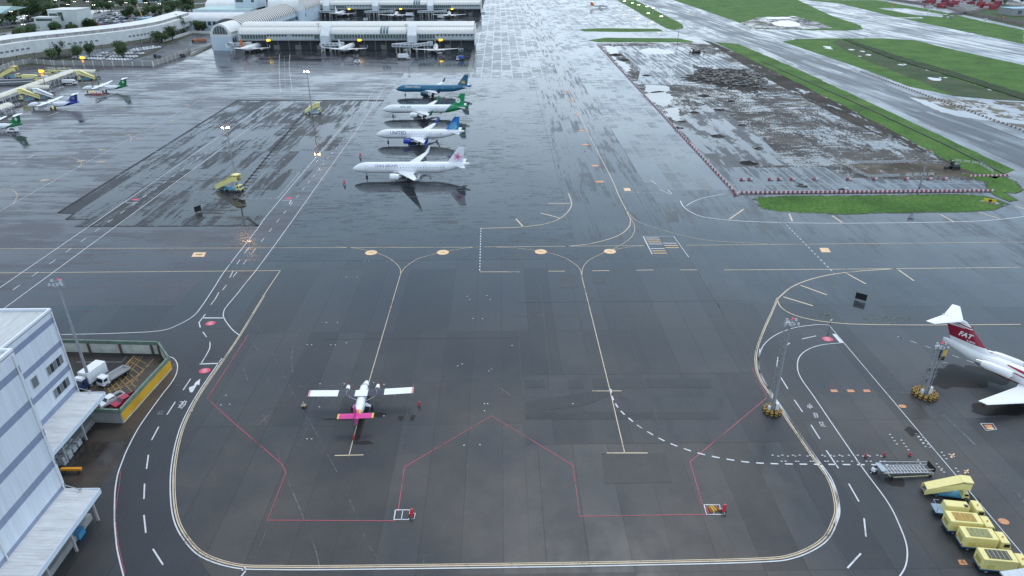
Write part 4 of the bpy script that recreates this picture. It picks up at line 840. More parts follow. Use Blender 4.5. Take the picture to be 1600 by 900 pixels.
turboprop('white turboprop with a dark blue tail parked beside the covered walkway', (43, 164), (124, 158.5), BL, mat('tail_blue', (.02, .03, .22), .3), 'round', belly=(.02, .05, .3), rzfix=R(4))
turboprop('green tailed turboprop cut by the left edge of the photo', (-57, 199), (35, 192.5), GR, mat('tail_green', GR, .3), 'leaf', belly=(.0, .12, .04), rzfix=R(4))
turboprop('turboprop with an orange tail standing on the far bright apron', (951, 9), (905, 9), (.6, .16, .03), JO, None, rzfix=R(188))

# --- tee-tailed rear-engined jet on the right
def rear_jet():
    L = 45.0; zc = 3.1; a = P(1474, 528, 4.6); b = P(1620, 595, 3.3); d = (a - b); rz = math.atan2(d.y, d.x)
    nose = a - Vector((math.cos(rz), math.sin(rz), 0)) * L
    t = thing('rear_engined_jet', 'white and maroon tee-tailed jet with engines on its rear fuselage, cut by the right edge', 'airliner', (nose.x, nose.y, 0), rz)
    MAR = (.30, .012, .035)
    bodym = livery('livery_maroon', (.80, .80, .79), belly=MAR, zb=2.05)
    prof = [(0, 2.7, .05, .05), (.5, 2.75, .6, .55), (1.6, 2.85, 1.1, 1.1), (3.5, 3.0, 1.5, 1.55), (5.5, zc, 1.66, 1.8), (L - 13, zc, 1.67, 1.8), (L - 9, zc + .15, 1.5, 1.65), (L - 6, zc + .5, 1.15, 1.35), (L - 3, zc + .95, .6, .95), (L - .6, zc + 1.3, .2, .6), (L, zc + 1.35, .08, .45)]
    fuselage(prof, 22).build('fuselage', bodym, t, smooth=True)
    # sweeping maroon ribbons along each side
    rb = MB()
    yf = lambda Z: 1.68 * math.sqrt(max(.0, 1 - ((Z - zc) / 1.81) ** 2)) + .02
    for s in (-1, 1):
        for off, wd in ((.1, .62), (-.6, .36)):
            pts = []
            for i in range(26):
                u = i / 25; x = L - 12.5 - 26 * u; zt = zc + 1.45 + off - 2.0 * u * (1 - .2 * u); w_ = wd * math.sin(math.pi * min(1, u * 1.2 + .04)) + .05
                for zz_ in (zt + w_ / 2, zt, zt - w_ / 2): pts.append((x, s * yf(min(zz_, zc + 1.78)), zz_))
            rb.add(pts, [(3 * i + j, 3 * i + j + 1, 3 * i + j + 4, 3 * i + j + 3) for i in range(25) for j in range(2)])
    rb.build('ribbon_stripe', mat('maroon', MAR, .3), t)
    for s in (-1, 1):
        e = MB(); ex = L - 14.2; ey = s * 2.75; ez = zc + .75; ring = lambda x, r_: [(ex + x, ey + r_ * math.sin(2 * math.pi * i / 16), ez + r_ * math.cos(2 * math.pi * i / 16)) for i in range(16)]
        e.loft([ring(.5, .5), ring(0, .72), ring(.1, .82), ring(1.0, .9), ring(4.2, .88), ring(5.4, .72)], 0); e.loft([ring(5.35, .66), ring(6.5, .5)], 1)
        en = e.build('engine', [livery('nacelle', (.80, .80, .79), belly=MAR, zb=3.25), M_MET], t, smooth=True)
        MB().box((ex + 3, s * 1.85, ez), (3.6, 1.2, .35)).build('pylon', M_WH, en)
        w = wing_mesh(MB(), [(L * .47, s * .5, 1.9, 8.5), (L * .47 + 2.0, s * 3, 2.0, 6.2), (L * .47 + 8.8, s * 15.6, 2.9, 1.6)]).build('wing', M_WH, t, smooth=True)
        wing_mesh(MB(), [(L - 2.6, s * .05, 9.75, 3.9), (L + .6, s * 6.1, 9.85, 1.6)]).build('tailplane', M_WH, t, smooth=True)
        g = MB(); g.cyl((L * .57, s * 2.5, 1.7), (L * .57, s * 2.5, .6), .15); wheels(g, L * .57, s * 2.5, .55, .55, .35, 2, .7); g.build('main_gear', M_DARK, t)
    g = MB(); g.cyl((4, 0, 1.5), (4, 0, .3), .1); wheels(g, 4, 0, .35, .35, .2, 2, .4); g.build('nose_gear', M_DARK, t)
    f = MB(); f.loft([[(x + a_ * c, b_ * c * .9, z) for a_, b_ in AF] for x, z, c in ((L - 12, zc + 1.4, 10.0), (L - 8.6, zc + 2.2, 7.4), (L - 3.4, 9.85, 4.4))])
    fo = f.build('fin', livery('fin_maroon', MAR, belly=(.80, .80, .79), zb=5.85, tail=(.80, .80, .79), a=10, c=L + 82.0), t, smooth=True)
    MB().blob((L - .9, 0, 9.8), 1, 0, 10, 6, (2.6, .32, .28)).build('tail_bullet', M_WH, fo, smooth=True)
    for s in (-1, 1): 
        rr = MB()
        for x0_, x1_, z0_, w0 in ((L - 4.6, L - .6, 8.9, .22), (L - 4.9, L - 1.2, 8.5, .12)): rr.add([(x0_, s * .33, z0_), (x1_, s * .33, z0_ + .25), (x1_, s * .33, z0_ + .25 + w0), (x0_, s * .33, z0_ + w0)], [(0, 1, 2, 3)])
        rr.build('fin_ribbon', mat('maroon', MAR, .3), fo)
        text_part('FAT', 1.45, L - 5.3, 6.75, s, fo, M_WH, lambda X, Z: .36, slant=.25, bold=.05); 
        text_part('B-28035', .5, L - 6.0, 6.05, s, fo, M_WH, lambda X, Z: .40)
    q = None
    for s in (-1, 1):
        for i in range(28):
            x = 6 + i * .82
            if q is None:
                m_ = MB(); m_.add([(-.14, -1.63, zc + .42), (.14, -1.63, zc + .42), (.14, -1.56, zc + .74), (-.14, -1.56, zc + .74)], [(0, 1, 2, 3)]); q = m_.build('cabin_window', M_WIN, t, loc=(x, 0, 0))
            else:
                c = q.copy(); C.objects.link(c); c.parent = t; c.location = (x, 0, 0); c.rotation_euler = (0, 0, 0 if s < 0 else math.pi)
rear_jet()

# --- small twin-engined high-wing aeroplane in the foreground
def small_twin():
    L = 15.8
    q = P(565, 615, 2.85)
    rz = -math.pi / 2 + R(2.2)
    off = Vector((-6.6, 0, 0)); off.rotate(Matrix.Rotation(rz, 3, 'Z'))
    t = thing('propeller_plane', 'small white high-wing twin propeller plane with a pink and yellow tail in the foreground', 'plane', (q.x + off.x, q.y + off.y, 0), rz)
    PINK = (.62, .03, .26); YEL = (.80, .48, .04)
    body = livery('livery_pink', (.80, .82, .84), tail=YEL, a=0, c=11.3, tail2=PINK, c2=12.3)
    def ring(x, z0, z1, w, n=16, p=2.6):
        out = []
        for i in range(n):
            a = 2 * math.pi * i / n; c_, s_ = math.cos(a), math.sin(a)
            out.append((x, w * math.copysign(abs(s_) ** (2 / p), s_), (z0 + z1) / 2 + (z1 - z0) / 2 * math.copysign(abs(c_) ** (2 / p), c_)))
        return out
    MB().loft([ring(0, 1.25, 1.35, .06), ring(.3, 1.0, 1.6, .36), ring(1.4, .82, 1.9, .62), ring(2.4, .75, 2.1, .75), ring(3.1, .72, 2.65, .82), ring(4.2, .7, 2.85, .86), ring(9.0, .72, 2.85, .86), ring(11, 1.1, 2.75, .7), ring(13.3, 1.65, 2.65, .38), ring(15.2, 2.1, 2.6, .12), ring(15.5, 2.2, 2.5, .05)]).build('fuselage', body, t, smooth=True)
    MB().add([(2.45, -.7, 2.15), (2.45, .7, 2.15), (3.1, .74, 2.68), (3.1, -.74, 2.68)], [(0, 1, 2, 3)]).add([(2.6, -.8, 1.9), (3.6, -.88, 1.9), (3.6, -.85, 2.5), (3.0, -.82, 2.45)], [(0, 1, 2, 3)]).add([(2.6, .8, 1.9), (3.6, .88, 1.9), (3.6, .85, 2.5), (3.0, .82, 2.45)], [(3, 2, 1, 0)]).build('windscreen', M_GLASS, t)
    # wing in coloured sections
    navy = mat('wing_dark_panel', (.022, .03, .05), .35); tip = mat('wing_tip_pink', (.66, .30, .36), .35)
    def sect(y0, y1, m, name='wing', par=t):
        return wing_mesh(MB(), [(5.6, y0, 2.95 + abs(y0) * .035, 1.98), (5.6, y1, 2.95 + abs(y1) * .035, 1.98)]).build(name, m, par, smooth=True)
    wg = sect(-1.2, 1.2, M_WH)
    for s in (-1, 1):
        a = sect(s * 1.2, s * 4.35, navy, 'wing_panel', wg); b = sect(s * 4.35, s * 9.55, M_WH, 'wing_panel', wg); sect(s * 9.55, s * 9.9, tip, 'wing_tip', wg)
        MB().bar((7.5, s * 6.5, 3.05), (7.9, s * 6.5, 3.05), .05).build('hinge', M_MET, wg)
        n_ = MB(); n_.loft([[(x, s * 2.85 + r_ * math.sin(2 * math.pi * i / 14), 2.85 + z_ + r_ * 1.1 * math.cos(2 * math.pi * i / 14)) for i in range(14)] for x, r_, z_ in ((4.0, .18, .12), (4.15, .34, .1), (4.8, .42, .08), (6.0, .42, .05), (7.4, .1, .1))])
        e = n_.build('engine', [livery('nacelle_white', (.8, .8, .82), tail=(.02, .025, .04), a=0, c=5.35)], t, smooth=True)
        p = MB(); p.cyl((3.7, s * 2.85, 2.97), (4.05, s * 2.85, 2.97), .04, .17, 10)
        for k in range(3):
            a_ = 2 * math.pi * k / 3 + .5 + s; d = Vector((0, math.cos(a_), math.sin(a_))); c0 = Vector((3.88, s * 2.85, 2.97)); nn = Vector((.05, 0, 0)) + d.cross(Vector((1, 0, 0))) * .07
            p.add([c0 + d * .1 + nn * .6, c0 + d * .6 + nn, c0 + d * 1.28 + nn * .7, c0 + d * 1.3, c0 + d * 1.28 - nn * .7, c0 + d * .6 - nn, c0 + d * .1 - nn * .6], [(0, 1, 2, 3, 4, 5, 6)])
        p.build('propeller', mat('propeller_red', (.35, .06, .07), .4), e)
        MB().add([(6.2, s * .85, 1.0), (6.45, s * .85, 1.0), (6.75, s * 3.7, 3.0), (6.45, s * 3.7, 3.0), (6.3, s * .85, 1.08), (6.6, s * 3.7, 3.08)], [(0, 1, 2, 3), (0, 4, 5, 3), (4, 1, 2, 5)]).build('wing_strut', M_WH, t)
        g = MB(); g.add([(7.2, s * .8, 1.0), (8.1, s * .8, 1.0), (7.9, s * 1.75, .5), (7.5, s * 1.75, .5), (7.2, s * .8, 1.25), (8.1, s * .8, 1.25), (7.9, s * 1.8, .68), (7.5, s * 1.8, .68)], [(3, 2, 1, 0), (4, 5, 6, 7), (0, 1, 5, 4), (1, 2, 6, 5), (2, 3, 7, 6), (3, 0, 4, 7)], 1)
        wheels(g, 7.7, s * 1.9, .4, .4, .3, 1); g.build('main_gear', [M_DARK, M_WH], t)
        tp = wing_mesh(MB(), [(13.3, s * .02, 3.25, 1.55), (13.3, s * 2.95, 3.25, 1.5)]).build('tailplane', mat('tail_pink', PINK, .3), t, smooth=True)
        wing_mesh(MB(), [(13.3, s * 2.95, 3.25, 1.5), (13.32, s * 3.25, 3.25, 1.45)]).build('tailplane_tip', mat('tail_yellow', YEL, .3), tp, smooth=True)
    g = MB(); g.cyl((2.1, 0, .9), (2.1, 0, .35), .08); wheels(g, 2.1, 0, .32, .32, .22, 1); g.build('nose_gear', M_DARK, t)
    f = MB(); f.loft([[(x + a_ * c, b_ * c * .9, z) for a_, b_ in AF] for x, z, c in ((10.9, 2.55, 4.6), (12.6, 3.1, 2.9), (13.7, 5.6, 1.75), (13.8, 5.7, 1.5))]); fo = f.build('fin', livery('fin_pink', PINK, tail=YEL, a=.9, c=15.6, tail2=PINK, c2=16.6), t, smooth=True)
    for s in (-1, 1):
        for k in range(5):
            q_ = MB(); x = 4.3 + k * .95; q_.add([(x - .18, s * .885, 1.75), (x + .18, s * .885, 1.75), (x + .18, s * .88, 2.15), (x - .18, s * .88, 2.15)], [(0, 1, 2, 3)]); q_.build('cabin_window', M_GLASS, t)
small_twin()

# ------------------------------------------------------------------ buildings
def ribbed_(name, col):
    "sheet cladding: upright joints every 3.6 m, faint rain streaks and grime"
    m = bpy.data.materials.new(name); m.use_nodes = True; t = m.node_tree; L = t.links.new; b = t.nodes['Principled BSDF']; b.inputs['Roughness'].default_value = .45
    g = N(t, 'ShaderNodeNewGeometry'); mp = N(t, 'ShaderNodeMapping'); mp.inputs['Rotation'].default_value = (0, R(90), R(90)); L(g.outputs['Position'], mp.inputs[0])
    wv = N(t, 'ShaderNodeTexWave', wave_type='BANDS', bands_direction='Y', wave_profile='SAW'); wv.inputs['Scale'].default_value = .314 / 3.6; L(g.outputs['Position'], wv.inputs['Vector'])
    j = N(t, 'ShaderNodeMapRange'); j.inputs[1].default_value = 0; j.inputs[2].default_value = .035; j.inputs[3].default_value = .84; j.inputs[4].default_value = 1; L(wv.outputs['Fac'], j.inputs[0])
    m2 = N(t, 'ShaderNodeMapping'); m2.inputs['Scale'].default_value = (1, 1.6, .07); L(g.outputs['Position'], m2.inputs[0]); n = N(t, 'ShaderNodeTexNoise'); n.inputs['Scale'].default_value = 1; n.inputs['Detail'].default_value = 6; L(m2.outputs[0], n.inputs['Vector'])
    r = N(t, 'ShaderNodeMapRange'); r.inputs[1].default_value = .42; r.inputs[2].default_value = .72; r.inputs[3].default_value = 1; r.inputs[4].default_value = .87; L(n.outputs['Fac'], r.inputs[0])
    q = N(t, 'ShaderNodeMath', operation='MULTIPLY'); L(j.outputs[0], q.inputs[0]); L(r.outputs[0], q.inputs[1]); v = N(t, 'ShaderNodeVectorMath', operation='SCALE'); v.inputs[0].default_value = col; L(q.outputs[0], v.inputs['Scale']); L(v.outputs[0], b.inputs['Base Color']); return m
CLAD = ribbed_('white_cladding', (.63, .68, .74)); CLAD_W = mat('roof_white', (.66, .66, .64), .45, var=.1, scale=.2)
STRIPE = ribbed_('blue_grey_stripe', (.24, .28, .39))
def ribbed(name, col, pitch=.5, axis='X', depth=.2, dirt=.3, rough=.4):
    m = bpy.data.materials.new(name); m.use_nodes = True; t = m.node_tree; L = t.links.new; b = t.nodes['Principled BSDF']; b.inputs['Roughness'].default_value = rough
    g = N(t, 'ShaderNodeTexCoord'); wv = N(t, 'ShaderNodeTexWave', wave_type='BANDS', bands_direction=axis, wave_profile='SAW'); wv.inputs['Scale'].default_value = .314 / pitch
    L(g.outputs['Object'], wv.inputs['Vector']); bp = N(t, 'ShaderNodeBump'); bp.inputs['Strength'].default_value = .6; bp.inputs['Distance'].default_value = depth * .2; L(wv.outputs['Fac'], bp.inputs['Height']); L(bp.outputs[0], b.inputs['Normal'])
    mp = N(t, 'ShaderNodeMapping'); mp.inputs['Scale'].default_value = (.5, 2.2, 1) if axis == 'Y' else (2.2, .5, 1); L(g.outputs['Object'], mp.inputs[0])
    n = N(t, 'ShaderNodeTexNoise'); n.inputs['Scale'].default_value = .5; n.inputs['Detail'].default_value = 7; n.inputs['Roughness'].default_value = .65; L(mp.outputs[0], n.inputs['Vector'])
    r = N(t, 'ShaderNodeMapRange'); r.inputs[1].default_value = .35; r.inputs[2].default_value = .7; r.inputs[3].default_value = 1; r.inputs[4].default_value = 1 - dirt; L(n.outputs['Fac'], r.inputs[0])
    cr_ = N(t, 'ShaderNodeMapRange'); cr_.inputs[1].default_value = .0; cr_.inputs[2].default_value = .12; cr_.inputs[3].default_value = .72; cr_.inputs[4].default_value = 1; L(wv.outputs['Fac'], cr_.inputs[0])
    q = N(t, 'ShaderNodeMath', operation='MULTIPLY'); L(r.outputs[0], q.inputs[0]); L(cr_.outputs[0], q.inputs[1])
    v = N(t, 'ShaderNodeVectorMath', operation='SCALE'); v.inputs[0].default_value = col; L(q.outputs[0], v.inputs['Scale']); L(v.outputs[0], b.inputs['Base Color']); return m
RIB_W = ribbed('canopy_metal_roof', (.60, .61, .61), .55, 'Y'); RIB_ROOF = ribbed('flat_metal_roof', (.55, .56, .55), 1.1, 'X', dirt=.25); PIER_ROOF = ribbed('pier_roof', (.70, .69, .64), 2.4, 'X', dirt=.15)
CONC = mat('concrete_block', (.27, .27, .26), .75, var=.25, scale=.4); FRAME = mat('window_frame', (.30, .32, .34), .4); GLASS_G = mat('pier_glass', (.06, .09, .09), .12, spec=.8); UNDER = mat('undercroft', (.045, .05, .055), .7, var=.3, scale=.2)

# cargo building at the left: two striped volumes with canopies
def cargo():
    t = thing('cargo_building', 'tall white warehouse with blue-grey stripes and two metal canopies at the lower left', 'building', (-67, 81, 0))
    def vol(x0, y0, x1, y1, h, stripes):
        wl_ = MB(); z = 0; bands = []
        prev = 0
        for a, b in stripes + [(h, h)]:
            if a > prev: wl_.span((x0, y0, prev), (x1, y1, a), 0)
            if b > a: wl_.span((x0, y0, a), (x1, y1, b), 1)
            prev = b
        return wl_
    st1 = [(5.0, 6.1), (9.8, 11.0), (15.2, 16.4), (20.7, 21.9), (26.3, 27.4)]; st2 = [(5.4, 6.5), (9.9, 11.0), (15.0, 16.1), (19.8, 20.9)]
    v2 = vol(-62, 0, -12.2, 26, 21.9, st2); v2.build('wall', [CLAD, STRIPE], t)
    v1 = vol(-62, -52, 0, 0, 29.6, st1); v1.build('wall', [CLAD, STRIPE], t)
    for (x0, y0, x1, y1, z) in ((-62, 0, -12.2, 26, 21.9), (-62, -52, 0, 0, 29.6)):
        r = MB().span((x0, y0, z), (x1, y1, z + .12)).build('roof', RIB_ROOF, t)
        p = MB(); e = .35
        p.span((x0, y1 - e, z), (x1, y1, z + .55)); p.span((x1 - e, y0, z), (x1, y1 - e, z + .55)); p.build('parapet', mat('parapet_white', (.72, .75, .79), .45), r)
    MB().span((-62, -14, 29.7), (-6, -7.5, 30.9)).build('roof_plant', CLAD_W, t)
    for k in range(7): MB().box((-20 - k * 5.5, -10 - (k % 3) * 8, 30.1), (1.2, 1.2, .9)).build('roof_vent', CLAD_W, t)
    for k in range(3): MB().cyl((-20 - k * 9, 12 + (k % 2) * 5, 22), (-20 - k * 9, 12 + (k % 2) * 5, 22.9), .5, .5, 10).build('roof_vent', M_STEEL, t)
    for y in (25.6, 12.5): MB().cyl((-12.05, y, .2), (-12.05, y, 21.8), .11, .11, 8).build('drainpipe', CLAD_W, t)
    for y in (-.6, -14, -27): MB().cyl((.14, y, .2), (.14, y, 29.4), .11, .11, 8).build('drainpipe', CLAD_W, t)
    def win(x, y, z, w, h, n):
        f = MB(); f.span((x - .02, y - w / 2 - .12, z - .12), (x + .07, y + w / 2 + .12, z + h + .12)); fo = f.build('window', mat('window_surround', (.46, .49, .54), .5), t)
        for k in range(n):
            a = y - w / 2 + w * (k + .06) / n; b = y - w / 2 + w * (k + .94) / n
            MB().span((x + .05, a, z), (x + .1, b, z + h)).build('pane', mat('pane_dark' if k % 2 else 'pane_grey', (.03, .035, .04) if k % 2 else (.16, .17, .18), .2), fo)
    win(-12.2, 22.3, 12.2, 4.6, 1.6, 5); win(-12.2, 22.0, 7.6, 4.6, 1.6, 5); win(-12.2, 16.6, 12.4, 1.6, 1.8, 1)
    win(0, -11.0, 23.2, 5.2, 1.8, 5)
    for (x0, x1, y0, y1, z) in ((-12.2, -7.0, .6, 25, 5.0), (0, 5.2, -52, -.4, 5.0)):
        c = MB(); c.add([(x0, y0, z + .35), (x1, y0, z), (x1, y1, z), (x0, y1, z + .35), (x0, y0, z + .1), (x1, y0, z - .25), (x1, y1, z - .25), (x0, y1, z + .1)], [(0, 1, 2, 3), (7, 6, 5, 4), (0, 4, 5, 1), (1, 5, 6, 2), (2, 6, 7, 3), (3, 7, 4, 0)])
        co = c.build('canopy', RIB_W, t)
        MB().span((x1, y0, z - .75), (x1 + .12, y1 + .12, z + .12)).build('fascia', mat('fascia_white', (.62, .69, .77), .45), co)
        MB().span((x0, y1, z - .75), (x1, y1 + .12, z + .2)).build('fascia', mat('fascia_white', (.62, .69, .77), .45), co)
        n = int((y1 - y0) / 6)
        for k in range(n): MB().span((x1 - .9, y1 - 1.5 - k * 6, 0), (x1 - .6, y1 - 1.2 - k * 6, z - .3)).build('post', mat('post_grey', (.35, .34, .33), .6), co)
        MB().span((x0 + .02, y0 + .6, .02), (x0 + 3.4, y1 - 1, 1.1)).build('loading_dock', CONC, t)
    for y in (25.5, -.3, -20, -38):
        x = -12.2 if y > 0 else 0
        br = MB(); br.bar((x, y, 5.9), (x + 2.6, y - .6, 5.55), .07); br.box((x + 2.7, y - .62, 5.55), (.5, .3, .16)); br.build('floodlight_arm', M_STEEL, t)
    MB().span((-9, -8, .3), (-.4, 0, 4.6)).build('shutter', mat('dock_shadow_wall', (.09, .09, .10), .7), t) if False else None
cargo()

# walled truck yard
def yard():
    t = thing('yard_wall', 'walled truck yard, pale inside with a green top rail and yellow outer face', 'wall', (0, 0, 0))
    cr_ = [P(92, 549), P(252, 553), P(268, 577), P(193, 661), P(140, 659), P(122, 659)]
    GRN = mat('green_rail', (.13, .19, .145), .65, var=.25, scale=.8); YW = mat('yellow_wall', (.62, .33, .02), .6, var=.2, scale=.3); PALE = mat('pale_wall', (.52, .53, .47), .7, var=.25, scale=.5)
    for i in range(len(cr_) - 1):
        a, b = cr_[i], cr_[i + 1]; d = (b - a).normalized(); n = Vector((-d.y, d.x, 0))     # left of travel = outside
        def slab(o0, o1, z0, z1, m, nm, e=0):
            vs = []
            for z in (z0, z1):
                for p, o in ((a, o0), (b, o0), (b, o1), (a, o1)): q = p + n * o + d * (e if p is b else -e); vs.append((q.x, q.y, z))
            return MB().add(vs, [(3, 2, 1, 0), (4, 5, 6, 7), (0, 1, 5, 4), (1, 2, 6, 5), (2, 3, 7, 6), (3, 0, 4, 7)]).build(nm, m, t)
        ww = slab(-.12, .12, 0, 2.3, CONC if i >= 3 else PALE, 'wall_panel')
        if i == 2 or i == 1: slab(.121, .17, .35, 2.28, YW, 'yellow_facing')
        slab(-.19, .19, 2.3, 3.1, GRN, 'top_rail', .1)
        L_ = (b - a).length
        for k in range(int(L_ / 7) + 1):
            q = a + d * (k * 7 + .3); MB().box((q.x - n.x * .3, q.y - n.y * .3, 1.2), (.35, .35, 2.4), rz=math.atan2(d.y, d.x)).build('post', mat('brown_post', (.11, .075, .055), .7), t)
    return t
yard()
yp = Paint('yard_marking', mat('yard_yellow', (.42, .27, .08), .5, var=.3), .05)
yp.line([(210, 556), (163, 608)], .25)
for k in range(9): yp.line([(206 - k * 5.2 + 4, 560 + k * 5.8), (228 - k * 4, 558 + k * 9.2 + 10) if k < 6 else (196 - (k - 6) * 8, 618 + (k - 6) * 3)], .1)
for k in range(8): yp.line([(214 + k * 4.4, 557), (166 + k * 7.2, 606 + k * 2.2)][::1] if k < 3 else [(240 - (k - 3) * 8, 561 + (k - 3) * 10), (205 - (k - 3) * 9, 600 + (k - 3) * 3)], .1)
yp.done()
yw = Paint('yard_marking', mat('yard_white', (.35, .35, .35), .5, var=.3), .052)
for g in ([(120, 566), (190, 566), (198, 557)], [(128, 603), (142, 603), (150, 594)], [(145, 579), (158, 579)]): yw.line(g, .12, smooth=False)
yw.done()

# ---- piers
def pier(label, x0, x1, yf, glass, holes, gates, sk, pid, end_arch=True):
    t = thing('terminal_pier', label, 'terminal', (x0, yf, 0)); Lx = x1 - x0
    prof = [(0, 13.2), (.4, 14.4), (1.6, 15.9), (3.6, 17.0), (6.5, 17.6), (9, 17.7)]
    prof2 = [(9, 17.7), (9.05, 18.6), (10.5, 19.6), (14, 20.6), (20, 20.9), (26, 20.6), (31, 19.4), (34, 16.5), (34.5, 13)]
    def ext(pr, name, m, par):
        vs = []
        for x in (0, Lx):
            for y, z in pr: vs.append((x, y, z))
        n = len(pr); return MB().add(vs, [(i, i + 1, n + i + 1, n + i) for i in range(n - 1)]).build(name, m, par, smooth=True)
    MB().span((0, .8, 8.7), (Lx, 34, 13.2)).build('upper_wall', mat('pier_wall', (.40, .44, .44), .5, var=.08, scale=.1), t)
    MB().span((0, -.3, 8.0), (Lx, 34, 8.7)).build('floor_edge', mat('pier_edge', (.24, .26, .27), .5), t)
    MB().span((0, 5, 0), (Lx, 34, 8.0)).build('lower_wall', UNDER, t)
    ro = ext(prof, 'lower_roof', PIER_ROOF, t); ext(prof2, 'upper_roof', PIER_ROOF, t)
    MB().span((-.5, 0, 8), (0, 34.5, 17.2)).build('end_wall', CLAD_W, t); MB().span((Lx, 0, 4), (Lx + .5, 34.5, 18)).build('end_wall', CLAD_W, t)
    q = None
    for a, b in glass:
        n = max(1, round((b - a) / 2.4)); w_ = (b - a) / n
        for k in range(n):
            x = a - x0 + w_ * (k + .5)
            if q is None:
                f = MB().span((-1.12, .3, 9.3), (1.12, .9, 13.0)); q = f.build('window', mat('pier_frame', (.50, .55, .54), .4), t, loc=(x, 0, 0))
                MB().span((-.98, .2, 9.5), (.98, .32, 12.8)).build('pane', GLASS_G, q)
            else: copy_tree(q, loc=(x, 0, 0), parent=t)
        MB().span((a - x0, .25, 12.6), (b - x0, .6, 13.2)).build('window_head', CLAD_W, t)
    q = None
    for a, b, n in holes:
        for k in range(n):
            x = a - x0 + (b - a) * (k + .5) / n
            if q is None:
                MBq = MB().cyl((0, .3, 12.0), (0, .85, 12.0), .78, .78, 14); q = MBq.build('porthole', mat('hole_dark', (.06, .07, .08), .2), t, loc=(x, 0, 0))
            else: c = q.copy(); C.objects.link(c); c.parent = t; c.location = (x, 0, 0)
    n = int(Lx / 9)
    for k in range(n): MB().cyl((4 + k * 9, 1.2, 0), (4 + k * 9, 1.2, 8), .35, .35, 8).build('column', mat('pier_column', (.13, .135, .14), .6), t)
    for k in range(n // 2):
        MB().span((8 + k * 18, 4.9, .3), (13 + k * 18, 5.0, 4)).build('service_door', mat('service_door', (.12, .14, .16) if k % 2 else (.2, .2, .18), .5), t)
    for gx in gates:                       # projecting white gate blocks
        g = MB(); x = gx - x0
        vs = []
        for xx in (x - 3.6, x + 3.6):
            for y, z in ((-7, 6.5), (-7, 12.4), (-6, 13.3), (3.5, 18.6), (8, 19.2), (8, 6.5)): vs.append((xx, y, z))
        g.add(vs, [(0, 1, 2, 3, 4, 5), (11, 10, 9, 8, 7, 6)] + [(i, 6 + i, 6 + (i + 1) % 6, (i + 1) % 6) for i in range(6)])
        gb = g.build('gate_block', mat('gate_white', (.56, .59, .61), .5, var=.08, scale=.2), t)
        for yy in (-5, 0): MB().span((x - 3.4, yy - .4, 0), (x - 2.7, yy + .3, 6.5)).build('column', CLAD_W, gb); MB().span((x + 2.7, yy - .4, 0), (x + 3.4, yy + .3, 6.5)).build('column', CLAD_W, gb)
    for a, b in sk:
        for k in range(3):
            x = a - x0 + (b - a) * k / 3 + .3; w_ = (b - a) / 3 - .6; pr = [(y - .05, z + .06) for y, z in prof]
            vs = [(xx, y, z) for xx in (x, x + w_) for y, z in pr]; nn = len(pr)
            MB().add(vs, [(i, i + 1, nn + i + 1, nn + i) for i in range(nn - 1)]).build('skylight', mat('skylight', (.10, .17, .18), .15), t)
    return t
X = lambda px, py=55, z=11: P(px, py, z).x
YF = 604.0
def XW(px, Y=YF):       # world x of a point at depth Y seen in column px (horizontal camera axis)
    d = Y * _fw[1] + 68 * .45; return (px - 800) / F * d / math.cos(PS) + Y * math.tan(PS)
pier('near terminal pier with white curved roofs, glass bands and round portholes', XW(376), XW(741), YF,
     [(XW(379), XW(418)), (XW(492), XW(500)), (XW(523), XW(637)), (XW(654), XW(680))], [(XW(418), XW(450), 7), (XW(457), XW(491), 7), (XW(681), XW(740), 10)], [XW(511), XW(645)], [(XW(594), XW(608))], 1)
Y2 = 912.0
def XV(px): d = Y2 * _fw[1] + 68 * .45; return (px - 800) / F * d / math.cos(PS) + Y2 * math.tan(PS)
pier('far terminal pier with white curved roofs, parallel to and behind the near pier', XV(494), XV(751), Y2,
     [(XV(522), XV(542)), (XV(596), XV(666)), (XV(678), XV(705))], [(XV(542), XV(581), 8), (XV(706), XV(749), 11)], [XV(512), XV(588), XV(673)], [(XV(646), XV(657))], 2)
def vault(name, label, a, b, w_, z0, zt, ribs=True, cat='terminal'):
    d = (b - a); L_ = d.length; rz = math.atan2(d.y, d.x); t = thing(name, label, cat, (a.x, a.y, 0), rz)
    MB().span((0, -w_, 0), (L_, w_, z0)).build('wall', mat('hall_wall', (.50, .58, .64), .5, var=.1, scale=.1), t)
    n = 12; vs = [(x, w_ * math.cos(math.pi * i / n) * 1.01, z0 + (zt - z0) * math.sin(math.pi * i / n)) for x in (0, L_) for i in range(n + 1)]
    ro = MB().add(vs, [(i, i + 1, n + 2 + i, n + 1 + i) for i in range(n)] + [tuple(range(n + 1)), tuple(range(n + 1, 2 * n + 2))]).build('roof', mat('vault_roof', (.10, .095, .09), .5, var=.1) if ribs else CLAD_W, t, smooth=True)
    if ribs:
        q = None; k = 0
        while k * 6 < L_ and k < 90:
            if q is None:
                vs = [(x, w_ * 1.03 * math.cos(math.pi * i / n), z0 + (zt - z0) * 1.04 * math.sin(math.pi * i / n)) for x in (-1.5, 1.5) for i in range(n + 1)]
                q = MB().add(vs, [(i, i + 1, n + 2 + i, n + 1 + i) for i in range(n)]).build('roof_rib', mat('rib_cream', (.66, .64, .60), .5), ro, loc=(1, 0, 0))
            else: c = q.copy(); C.objects.link(c); c.parent = ro; c.location = (1 + k * 6, 0, 0)
            k += 1
    k = 0
    while 4 + k * 5 < L_ and k < 40:
        MB().span((3 + k * 5, -w_ - .12, 6), (6.3 + k * 5, -w_, 9.5)).build('window', GLASS_G, t); k += 1
    return t
vault('ribbed_hall', 'long vaulted hall with close white ribs linking the two piers', Vector((-236, 640, 0)), Vector((-232, 1010, 0)), 13, 13, 22)
